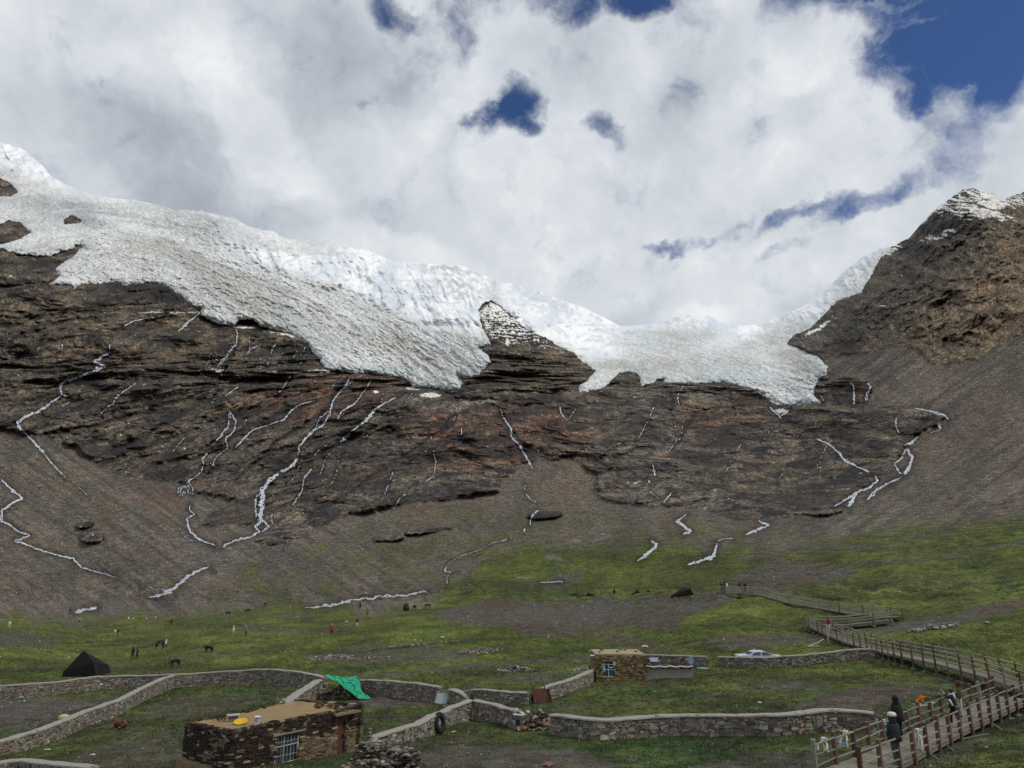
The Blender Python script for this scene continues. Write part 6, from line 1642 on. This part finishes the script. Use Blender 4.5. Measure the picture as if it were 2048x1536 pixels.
person('person in a red jacket and white trousers walking where the middle flight turns', deck_near(1, 1660, .5), math.radians(200), (.16, .012, .016), (.50, .46, .42), hair_len=.2, pose='walk')
for lb, x, top, bot, hd in [('person in black at the far left end of the upper walkway, darkest of the trio', 1443, BLK, (.03, .03, .035), None), ('person in dark blue in the middle of the trio at the far walkway end', 1450, (.02, .022, .035), BLK, None),
                            ('person in white coat, rightmost of the trio at the far walkway end', 1456, (.55, .53, .50), (.3, .28, .25), None), ('person in black jacket alone on the upper walkway, left one of a spaced pair', 1480, BLK, (.3, .3, .3), None), ('person in black on the upper walkway, right one of a spaced pair', 1491, BLK, BLK, None)]:
    person(lb, deck_near(3, x, .5 if x != 1450 else .15), R.uniform(0, 6), top, bot, group='visitors on the upper walkway', coat=.3 if 'white' in lb else 0)
WHT = (.60, .58, .53)
FIELD = [('white dressed person standing left of a grey dressed one in the far meadow', 466, 1272, 'stand', (.50, .53, .56), (.50, .53, .56), .5, dict(hat=WHT)),
 ('grey shirted person right of the white dressed one in the far meadow', 491, 1273, 'walk', (.14, .15, .19), BLK, 0, dict(hat=(.4, .36, .33))),
 ('person in a long red robe with white scarf standing in the middle meadow', 663, 1268, 'stand', (.33, .03, .03), (.33, .03, .03), .75, dict(hat=(.62, .45, .42))),
 ('person in black walking beside a darker grey one left of centre meadow, left of pair', 264, 1319, 'walk', BLK, BLK, 0, {}),
 ('person in charcoal jacket, right of the walking pair below the horse', 273, 1319, 'walk', (.035, .035, .045), (.02, .02, .025), 0, {}),
 ('person in white cape walking beside one in black, left of pair', 229, 1272, 'walk', WHT, (.4, .37, .33), .3, {}),
 ('person in black with white bag beside the white caped one', 235, 1272, 'stand', BLK, BLK, 0, {}),
 ('person in pale top leading the black and white horse', 331, 1296, 'walk', (.50, .45, .40), BLK, 0, {}),
 ('person in grey at the far left edge of the meadow', 8, 1255, 'walk', (.24, .23, .2), (.2, .2, .19), 0, {}),
 ('person in white beside the grey one at the far left edge', 18, 1256, 'stand', WHT, (.5, .48, .45), 0, {}),
 ('person in pale jacket and black trousers below the silty pool', 158, 1246, 'stand', (.45, .43, .38), BLK, 0, {}),
 ('black clad person standing at the left end of the silty pool', 140, 1226, 'stand', BLK, BLK, .3, {}),
 ('seated dark person alone in the green meadow between the pairs', 269, 1260, 'sit', BLK, (.05, .05, .05), 0, {}),
 ('black clad person standing right of the row of sitters', 342, 1251, 'stand', BLK, BLK, .2, {}),
 ('white sitter, leftmost in the row on the meadow', 257, 1240, 'sit', WHT, WHT, 0, {}), ('white sitter low in the row, second from left', 266, 1241, 'sit', WHT, WHT, 0, {}),
 ('person in coral red in the middle of the row of sitters', 279, 1241, 'stand', (.5, .13, .10), (.2, .05, .05), 0, {}), ('pale sitter just right of the coral dressed one', 291, 1240, 'sit', (.45, .42, .36), WHT, 0, {}), ('white sitter at the right end of the row', 311, 1239, 'sit', WHT, (.4, .38, .33), 0, {}),
 ('person in black with white hat by the stream in mid meadow', 529, 1214, 'walk', BLK, BLK, 0, dict(hat=WHT)), ('person in black and cream beside the stream start', 580, 1219, 'stand', (.35, .33, .25), (.4, .38, .3), 0, {}),
 ('crouching dark person beside a black animal in mid meadow', 443, 1232, 'sit', BLK, BLK, 0, {}), ('tall black clad person on a white stone near the river', 720, 1219, 'stand', BLK, BLK, .3, dict(hair_len=.1)),
 ('person in orange red near the dirt mound', 734, 1234, 'walk', (.25, .05, .02), (.06, .03, .02), 0, {}), ('person in black and white below the orange red one', 714, 1254, 'stand', BLK, WHT, 0, {}),
 ('left one of two tiny dark people at the river bank', 758, 1203, 'stand', BLK, BLK, 0, {}), ('right one of two tiny dark people at the river bank', 762, 1203, 'stand', (.03, .03, .04), BLK, 0, {}), ('single tiny dark person at the river bank left of the two', 730, 1203, 'stand', (.04, .04, .05), BLK, 0, {}),
 ('small dark figure standing at the edge of the grey mound near the tents', 1229, 1193, 'stand', BLK, BLK, .2, {})]
for lb, x, y, pose, top, bot, coat, kw in FIELD:
    person(lb, G(x, y), R.uniform(0, 6.3), top, bot, pose=pose, coat=coat, group='people scattered over the meadow', bulk=1.1, **kw)

def quadruped(name, label, cat, loc, rz, L_, Hs, col, col2=None, head_down=0.0, white_end=0.0, group=None, lying=False, horns=False):
    root = thing(name, label, cat, loc, rz, group)
    leg = 0 if lying else 1
    zt_ = Hs * .78 if not lying else Hs * .42
    hl = L_ / 2
    N = [((0, -hl * .75, zt_), Hs * .17), ((0, -hl * .2, zt_ - Hs * .03), Hs * .19), ((0, hl * .35, zt_), Hs * .19), ((0, hl * .7, zt_ + Hs * .02), Hs * .15), ((0, hl * 1.02, zt_ + Hs * (.22 - .5 * head_down)), Hs * .095), ((0, hl * 1.2, zt_ + Hs * (.30 - .85 * head_down)), Hs * .085), ((0, hl * 1.42, zt_ + Hs * (.18 - .95 * head_down)), Hs * .05)]
    E = [(k, k + 1) for k in range(6)]
    for sx in (-1, 1):
        x = sx * Hs * .12
        if lying:
            i = len(N); N += [((x, hl * .5, zt_ * .5), Hs * .07), ((x * 1.4, hl * .85, .06), Hs * .04)]; E += [(2, i), (i, i + 1)]
            i = len(N); N += [((x * 1.3, -hl * .5, zt_ * .5), Hs * .10), ((x * 1.8, -hl * .1, .06), Hs * .045)]; E += [(0, i), (i, i + 1)]
        else:
            i = len(N); N += [((x, hl * .62, Hs * .55), Hs * .075), ((x, hl * .66, Hs * .28), Hs * .042), ((x, hl * .62, Hs * .05), Hs * .034), ((x, hl * .66, .015), Hs * .04)]; E += [(3, i), (i, i + 1), (i + 1, i + 2), (i + 2, i + 3)]
            i = len(N); N += [((x, -hl * .66, Hs * .58), Hs * .10), ((x, -hl * .60, Hs * .42), Hs * .06), ((x, -hl * .80, Hs * .27), Hs * .036), ((x, -hl * .74, Hs * .05), Hs * .032), ((x, -hl * .70, .015), Hs * .04)]; E += [(0, i), (i, i + 1), (i + 1, i + 2), (i + 2, i + 3), (i + 3, i + 4)]
    i = len(N); N += [((0, -hl * .98, zt_ - Hs * .05), Hs * .03), ((0, -hl * 1.06, zt_ - Hs * (.38 if not lying else .15)), Hs * .035)]; E += [(0, i), (i, i + 1)]
    me = skin_mesh('body', N, E, 1, 1); me.materials.append(cmat(col)); me.materials.append(cmat(col2 or col))
    for p in me.polygons:
        y = p.center.y / hl; p.use_smooth = True
        p.material_index = 1 if (white_end > 0 and (y > 1.08 or (abs(math.sin(y * 5 + p.center.x * 7)) < white_end * .6 and p.center.z < zt_)) ) else 0
    b_ = bpy.data.objects.new('body', me); S.collection.objects.link(b_); b_.parent = root
    for sx in (-1, 1):
        mb = MB(); c0 = Vector((sx * Hs * .06, hl * 1.13, zt_ + Hs * (.37 - .8 * head_down))); mb.tube([c0, c0 + Vector((sx * Hs * .05, -.01, Hs * .06))], [Hs * .02, .004], 5); mb.build('ear', cmat(col), root)
        if horns: mb = MB(); c0 = Vector((sx * Hs * .05, hl * 1.17, zt_ + Hs * (.38 - .8 * head_down))); mb.tube([c0, c0 + Vector((sx * Hs * .12, .02, Hs * .04)), c0 + Vector((sx * Hs * .13, .04, Hs * .16))], [Hs * .02, Hs * .015, .004], 5); mb.build('horn', cmat((.2, .18, .15)), root)
    return root
hs = quadruped('horse', 'black and white horse led across the meadow by a person in a pale top', 'horse', G(319, 1299), math.radians(-95), 1.55, 1.45, BLK, (.5, .48, .44), .45, .6)
mb = MB(); mb.tube([(0, .55, 1.25), (0, .75, 1.45), (0, .85, 1.52)], [.05, .06, .03], 5); mb.build('mane', cmat(BLK), hs)
quadruped('yak', 'black yak standing alone in the left meadow above the pen wall', 'yak', G(417, 1308), math.radians(75), 1.35, 1.15, BLK, None, .35, 0, None, False, True)
quadruped('calf', 'brown calf with white face lying in the lower left pen', 'calf', G(239, 1459), math.radians(80), 1.0, .95, (.11, .045, .018), (.5, .45, .38), .0, .25, None, True)
for lb, x, y in [('black animal grazing beside the crouching person in mid meadow', 456, 1231), ('black animal farther right on the low bank of the mid meadow', 496, 1225), ('tiny black yak right of the dark domed tent', 829, 1219), ('tiniest black yak far right of the dark domed tent', 855, 1217), ('dark yak standing between the tents and the grey mound', 1149, 1197), ('dark yak at the edge of the black camp heap', 1186, 1197),
                 ('small black animal at the foot of the scree above the stream', 476, 1187), ('dark animal beside the left pen wall in the meadow', 350, 1335)]:
    quadruped('yak', lb, 'yak', G(x, y), R.uniform(0, 6.3), 1.3, 1.05, BLK, None, .5, 0, 'dark yaks far off on the meadow')

# ------------------------------------------------------------------ tents
M_TENT = mat('black_yak_hair', (.010, .009, .010), .95, .4, 6)
def tent(label, pts_px, D, deep, apex, name='tent', m=None, group=None, poles=True):
    """front outline (foot left, eave left, apex, eave right, foot right) at distance D, running back by deep metres"""
    P = [A_(x, y, D) for x, y in pts_px]; o = Vector((sum(p.x for p in P) / len(P), D, min(p.z for p in P)))
    root = thing(name, label, 'tent', o, 0, group)
    F_ = [p - o for p in P]; ax_ = A_(apex[0], apex[1], D + deep * apex[2]) - o
    B_ = [p + Vector((0, deep, dz_)) for p, dz_ in zip((F_[0], F_[1], F_[-2], F_[-1]), (0, -.5, -.6, 0))]
    mb = MB(); fl, el_, er, fr = F_[0], F_[1], F_[-2], F_[-1]
    mid = ax_.lerp((el_ + er) / 2, .35)
    vs = [fl, el_, er, fr, B_[0], B_[1], B_[2], B_[3], ax_, mid]
    mb.add(vs, [(0, 1, 9, 2, 3), (1, 8, 9), (9, 8, 2), (2, 8, 6), (6, 8, 5), (5, 8, 1), (0, 4, 5, 1), (3, 2, 6, 7), (4, 7, 6, 5)])
    mb.build('canvas', m or M_TENT, root)
    if poles:
        mb = MB(); mb.tube([ax_ - Vector((0, 0, 2)), ax_ + Vector((0, 0, .12))], .03, 5); mb.build('pole', M_DARKWOOD, root)
        for q, d in ((F_[1], Vector((-1.4, -.6, -.75))), (F_[-2], Vector((1.0, -.8, -1.2)))):
            mb = MB(); mb.tube([q, q + d], .012, 4); mb.build('guy_rope', M_DARKWOOD, root)
    return root
tD_ = G(160, 1356).y
tent('large black yak hair tent with pointed peak behind the left pen wall', [(121,1359),(127,1343),(163,1330),(188,1325),(191,1353)], tD_, 3.2, (167, 1301, .2))
tent('dark tent with open pale pole seam at the left end of the upper walkway', [(1343,1197),(1346,1190),(1362,1180),(1381,1178),(1388,1190)], 128, 4, (1366, 1174, .4), group='dark tents near the camp')
tent('small black cone tent, left one of a pair on the far meadow', [(1266,1188),(1270,1184),(1274,1183),(1279,1184),(1281,1187)], 150, 2, (1274, 1177.5, .4), group='dark tents near the camp')
tent('small black cone tent, right one of a pair on the far meadow', [(1290,1191),(1293,1187),(1297,1186),(1302,1187),(1304,1190)], 150, 2, (1296, 1178.5, .4), group='dark tents near the camp')
dm = thing('dome_tent', 'dark brown domed tent on the grey sand beside the river', 'tent', G(812, 1220)); rr = G(812, 1220).y / F * 6.2; mb = MB()
mb.loft([[Vector((r * rr * math.cos(2 * math.pi * k / 16), r * rr * math.sin(2 * math.pi * k / 16), z * rr)) for k in range(16)] for r, z in ((1, -.1), (.98, .7), (.85, 1.3), (.55, 1.85), (.2, 2.1), (.02, 2.15))]); mb.build('canvas', mat('brown_canvas', (.03, .026, .02)), dm, smooth=True)
heap('camp_heap', 'black heap of camp gear between the dark yaks', 'heap', 1176, 1197, 2.6, 1.0, 1.4, 60, .2, .5, [BLK, (.05, .04, .03)])
bt = thing('blue_tarpaulin', 'bright blue tarpaulin lying left of the dark tent at the upper camp', 'tarpaulin', G(1328, 1196)); mb = MB()
for i in range(14): mb.rock((R.uniform(-.9, .9), R.uniform(-.3, .3), R.uniform(.05, .3)), R.uniform(.2, .35), 0, (1, 1, 1), sq=(1.4, .8, .4))
mb.build('sheet', mat('blue_sheet', (.02, .16, .28), .5), bt)
pk = thing('plank', 'long dark plank lying on the green band above the grey mound', 'plank', G(1045, 1198)); mb = MB(); mb.box((0, 0, .12), (3.3, .35, .16)); mb.build('board', M_DARKWOOD, pk)

# ------------------------------------------------------------------ car behind the wall
cD = G(1514, 1336).y + 2.3; c0 = A_(1523, 1330, cD)
car = thing('car', 'white saloon car parked behind the long stone wall, nose to the right', 'car', Vector((c0.x, cD, ground_z(c0.x, cD))))
M_CAR = mat('white_paint', (.68, .70, .74), .25, .06, 3, spec=.6)
prof = [(-2.25, .32), (-2.28, .72), (-2.2, .98), (-1.35, 1.04), (-.85, 1.40), (.25, 1.44), (1.05, 1.02), (2.0, .90), (2.24, .66), (2.26, .32)]
zc = A_(1514, 1303, cD).z - car.location.z; kz = max(.8, min(1.6, zc / 1.44)); print('CAR', cD, zc, car.location.z)
mb = MB(); ys_ = (-.82, -.86, -.84, .84, .86, .82)
secs = []
for j, y in enumerate(ys_):
    ins = (0.0, 0, 0, 0, 0, 0)[j]
    secs.append([Vector((x, y * (1 - .14 * max(0, (z - .95) / .45)), z * kz)) for x, z in prof])
mb.loft(secs); mb.build('car_body', M_CAR, car)
def cwin(name, pts, side=-1):
    mb = MB(); yy = -.865
    a = [Vector((x, side * .868 * (1 - .14 * max(0, (z - .95) / .45)), z * kz)) for x, z in pts]
    mb.loft([a, [p + Vector((0, side * .012, 0)) for p in a]]); return mb.build(name, M_GLASS, car)
for s_d in (-1, 1):
    cwin('window', [(-1.15, 1.06), (-.80, 1.34), (-.22, 1.38), (-.24, 1.06)], s_d); cwin('window', [(-.14, 1.06), (-.12, 1.38), (.22, 1.38), (.80, 1.06)], s_d)
mb = MB(); mb.add([(.32, -.70, 1.40 * kz + .005), (1.0, -.76, 1.06 * kz), (1.0, .76, 1.06 * kz), (.32, .70, 1.40 * kz + .005)], [(0, 1, 2, 3)]); mb.build('windscreen', M_GLASS, car)
mb = MB(); mb.add([(-.92, -.68, 1.37 * kz), (-.92, .68, 1.37 * kz), (-1.32, .72, 1.07 * kz), (-1.32, -.72, 1.07 * kz)], [(0, 1, 2, 3)]); mb.build('rear_window', M_GLASS, car)
for x in (-1.4, 1.4):
    for y in (-.8, .8):
        mb = MB(); mb.tube([(x, y - .09, .32), (x, y + .09, .32)], .32, 16); wh = mb.build('wheel', mat('rubber', (.014, .014, .015)), car)
        mb = MB(); mb.tube([(x, y - .1, .32), (x, y + .1, .32)], .18, 10); mb.build('rim', M_WHITEMETAL, wh)
for y in (-.6, .6):
    mb = MB(); mb.box((2.2, y, .72 * kz), (.12, .35, .14)); mb.build('headlight', mat('lamp_glass', (.5, .5, .5), .2), car)
    mb = MB(); mb.box((-2.24, y, .8 * kz), (.08, .35, .14)); mb.build('tail_light', mat('red_lamp', (.3, .01, .01), .3), car)
    mb = MB(); mb.box((.85, y * 1.55, 1.05 * kz), (.12, .16, .1)); mb.build('mirror', M_CAR, car)

# ------------------------------------------------------------------ odds and ends by the walkway
po = thing('white_pole', 'white pole standing in the grass beside the turn of the middle flight', 'pole', G(1658, 1286)); hh_ = 1.9; mb = MB(); mb.tube([(0, 0, -.2), (-.06, 0, hh_)], .05, 6); mb.build('pole', mat('white_pole_paint', (.45, .44, .4)), po)
po = thing('broken_rail', 'pale broken rail lying in the grass below the middle flight', 'rail', G(1617, 1294)); mb = MB(); mb.tube([(0, 0, .08), (1.0, .3, .35), (1.9, .5, .75)], .05, 6); mb.tube([(-.1, 0, .05), (1.2, .1, .08)], .035, 5); mb.build('rail', mat('pale_board', (.42, .42, .37)), po)
SCARF = [('white scarf knotted round the second post of the near walkway rail', 0, 1652, 1.05, WHT, .62, 0), ('white scarf hanging from the third back post of the near flight', 0, 1697, 1.05, WHT, .7, .6), ('white scarves drooping on the rail behind the two hooded visitors', 0, 1770, .95, (.45, .48, .5), .8, 1.0), ('tangle of white scarves on the rail right of the hooded visitors', 0, 1836, 1.0, WHT, 1.0, .5),
         ('blue cloth strip hanging from the bottom rail of the near walkway', 0, 1679, .75, (.06, .30, .48), .45, .7), ('orange cloth tied to a post top between the two groups', 0, 1849, 1.3, (.75, .16, .01), .35, .2), ('white scarf on the rail beside the orange cloth', 0, 1842, 1.0, (.5, .52, .5), .6, .9), ('pale scarf tied to the rail with ends down beside the phone holder', 0, 1866, .9, (.42, .44, .4), .5, .3)]
for lb, ri, x, z, c, ln, sw in SCARF:
    p = deck_near(ri, x, 1.02 if x != 1836 else -.02) + Vector((0, -.09, z))
    sc_o = thing('scarf', lb, 'scarf', p, math.radians(-40), 'ceremonial scarves tied to the railing'); mb = MB()
    for q in range(3 if ln > .6 else 2):
        x0_ = R.uniform(-.18, .18); pts_ = []; 
        for k in range(9): pts_.append((x0_ * .5 + .035 * math.sin(k * .9 + q * 2) + (q - 1.5) * .03 * k * .6, -.03 + .05 * math.cos(k * 1.3 + q), .04 - ln * k / 8 * R.uniform(.7, 1.0)))
        mb.tube(pts_, [.035 + .04 * (k / 8) * R.uniform(.6, 1.3) for k in range(9)], 6, 0, (1, 1, 1), True, .25)
    mb.tube([(-.12 - .2 * sw, 0, .01), (-.05, -.04, -.06 * ln), (.05, -.04, -.05), (.12 + .25 * sw, 0, .02)], .018, 5)
    mb.rock((0, -.03, 0), .055, 0, (1, 1, 1))
    mb.build('cloth', cmat(c), sc_o, smooth=True)

# ------------------------------------------------------------------ loose stones, grass tufts (nobody could count them)
rs2 = np.random.RandomState(9)
def scatter_pts(n, xr=(-60, 2110), yr=(1050, 1600), pw=1.0):
    x = rs2.uniform(*xr, n); y = yr[0] + (yr[1] - yr[0]) * rs2.uniform(0, 1, n) ** pw
    return x, y
gxi = lambda x: np.clip(np.round(np.interp(x, xs, np.arange(NX))).astype(int), 0, NX - 1)
def on_grid(x, y):
    ci = gxi(x); col_y = PY[:, ci]
    ri_ = np.array([np.searchsorted(col_y[:, k], y[k]) for k in range(len(y))]); ri_ = np.clip(ri_, 0, NY - 1)
    return ri_, ci
def instance_mesh(name, base_v, base_f, pos, size, yaw, cols, m, squash=None):
    nv = len(base_v); n = len(pos); bv = np.array(base_v, float)
    jit = 1 + .35 * (rs2.rand(n, nv, 1) - .5)
    c, s_n = np.cos(yaw)[:, None], np.sin(yaw)[:, None]
    v = bv[None] * jit * size[:, None, None]
    if squash is not None: v = v * squash[:, None, :]
    X = v[..., 0] * c - v[..., 1] * s_n; Y = v[..., 0] * s_n + v[..., 1] * c
    V = np.stack([X, Y, v[..., 2]], -1) + pos[:, None, :]
    Fc = (np.array(base_f)[None] + (np.arange(n) * nv)[:, None, None]).reshape(-1, 3)
    me = bpy.data.meshes.new(name); me.vertices.add(n * nv); me.vertices.foreach_set('co', V.astype(np.float32).ravel())
    me.loops.add(Fc.size); me.loops.foreach_set('vertex_index', Fc.astype(np.int32).ravel()); me.polygons.add(len(Fc)); me.polygons.foreach_set('loop_start', (np.arange(len(Fc)) * 3).astype(np.int32)); me.update()
    a = me.attributes.new('tone', 'FLOAT_COLOR', 'POINT'); cc = np.ones((n, nv, 4), np.float32); cc[..., :3] = cols[:, None, :]; a.data.foreach_set('color', cc.ravel())
    me.materials.append(m); o = bpy.data.objects.new(name, me); S.collection.objects.link(o); o['kind'] = 'stuff'
    return o
OCT_V = [(1, 0, .1), (.2, .9, 0), (-1, .1, .05), (-.1, -.9, .1), (0, 0, .8), (0, 0, -.5)]
OCT_F = [(0, 1, 4), (1, 2, 4), (2, 3, 4), (3, 0, 4), (1, 0, 5), (2, 1, 5), (3, 2, 5), (0, 3, 5)]
x, y = scatter_pts(26000, yr=(1000, 1610), pw=.8)
ri_, ci = on_grid(x, y)
dirtv = dirts[ri_, ci]; clump = fbm(x / 60, y / 22, 3, 400)
keep_ = rs2.rand(len(x)) < (.16 + .55 * dirtv + .30 * np.clip(clump, 0, 1))
x, y, ri_, ci, dirtv = x[keep_], y[keep_], ri_[keep_], ci[keep_], dirtv[keep_]
pos = TP[ri_, ci]; Dd = pos[:, 1]
szpx = .6 + 1.3 * rs2.rand(len(x)) ** 3 + (rs2.rand(len(x)) < .02) * 1.6
size = szpx * Dd / F * 1.0
br = rs2.uniform(.5, 1.25, len(x)); pal = np.array([(.44, .42, .38), (.26, .24, .22), (.13, .12, .11), (.34, .30, .25)])[rs2.randint(0, 4, len(x))]
instance_mesh('loose_stones', OCT_V, OCT_F, pos, size, rs2.rand(len(x)) * 6.28, pal * br[:, None], M_STONE)
# tufts: little fans of three blades
TU_V = [(-.5, 0, 0), (.5, 0, 0), (-.7, .2, 1), (-.2, -.5, 0), (.3, .5, 0), (.5, -.2, 1.1), (.5, -.4, 0), (-.4, .4, 0), (0, .1, 1.25)]
TU_F = [(0, 1, 2), (3, 4, 5), (6, 7, 8)]
x, y = scatter_pts(90000, yr=(1235, 1640), pw=.85)
ri_, ci = on_grid(x, y); tfv = tf[ri_, ci]; keep_ = rs2.rand(len(x)) < tfv * (.25 + .75 * sstep(fbm(x / 26, y / 12, 4, 410), -.3, .5))
ri_, ci, x, y = ri_[keep_], ci[keep_], x[keep_], y[keep_]
pos = TP[ri_, ci]; Dd = pos[:, 1]
size = rs2.uniform(.035, .075, len(x)) * np.clip(Dd / 45, .8, 1.7)
tc_ = TCOL[ri_, ci] * rs2.uniform(.9, 2.6, (len(x), 1)); tc_ = tc_ * np.array([1.05, 1.0, .85])
instance_mesh('grass', TU_V, TU_F, pos, size, rs2.rand(len(x)) * 6.28, tc_, mat('grass_blades', (1, 1, 1), .9, .2, 5, tone=True))
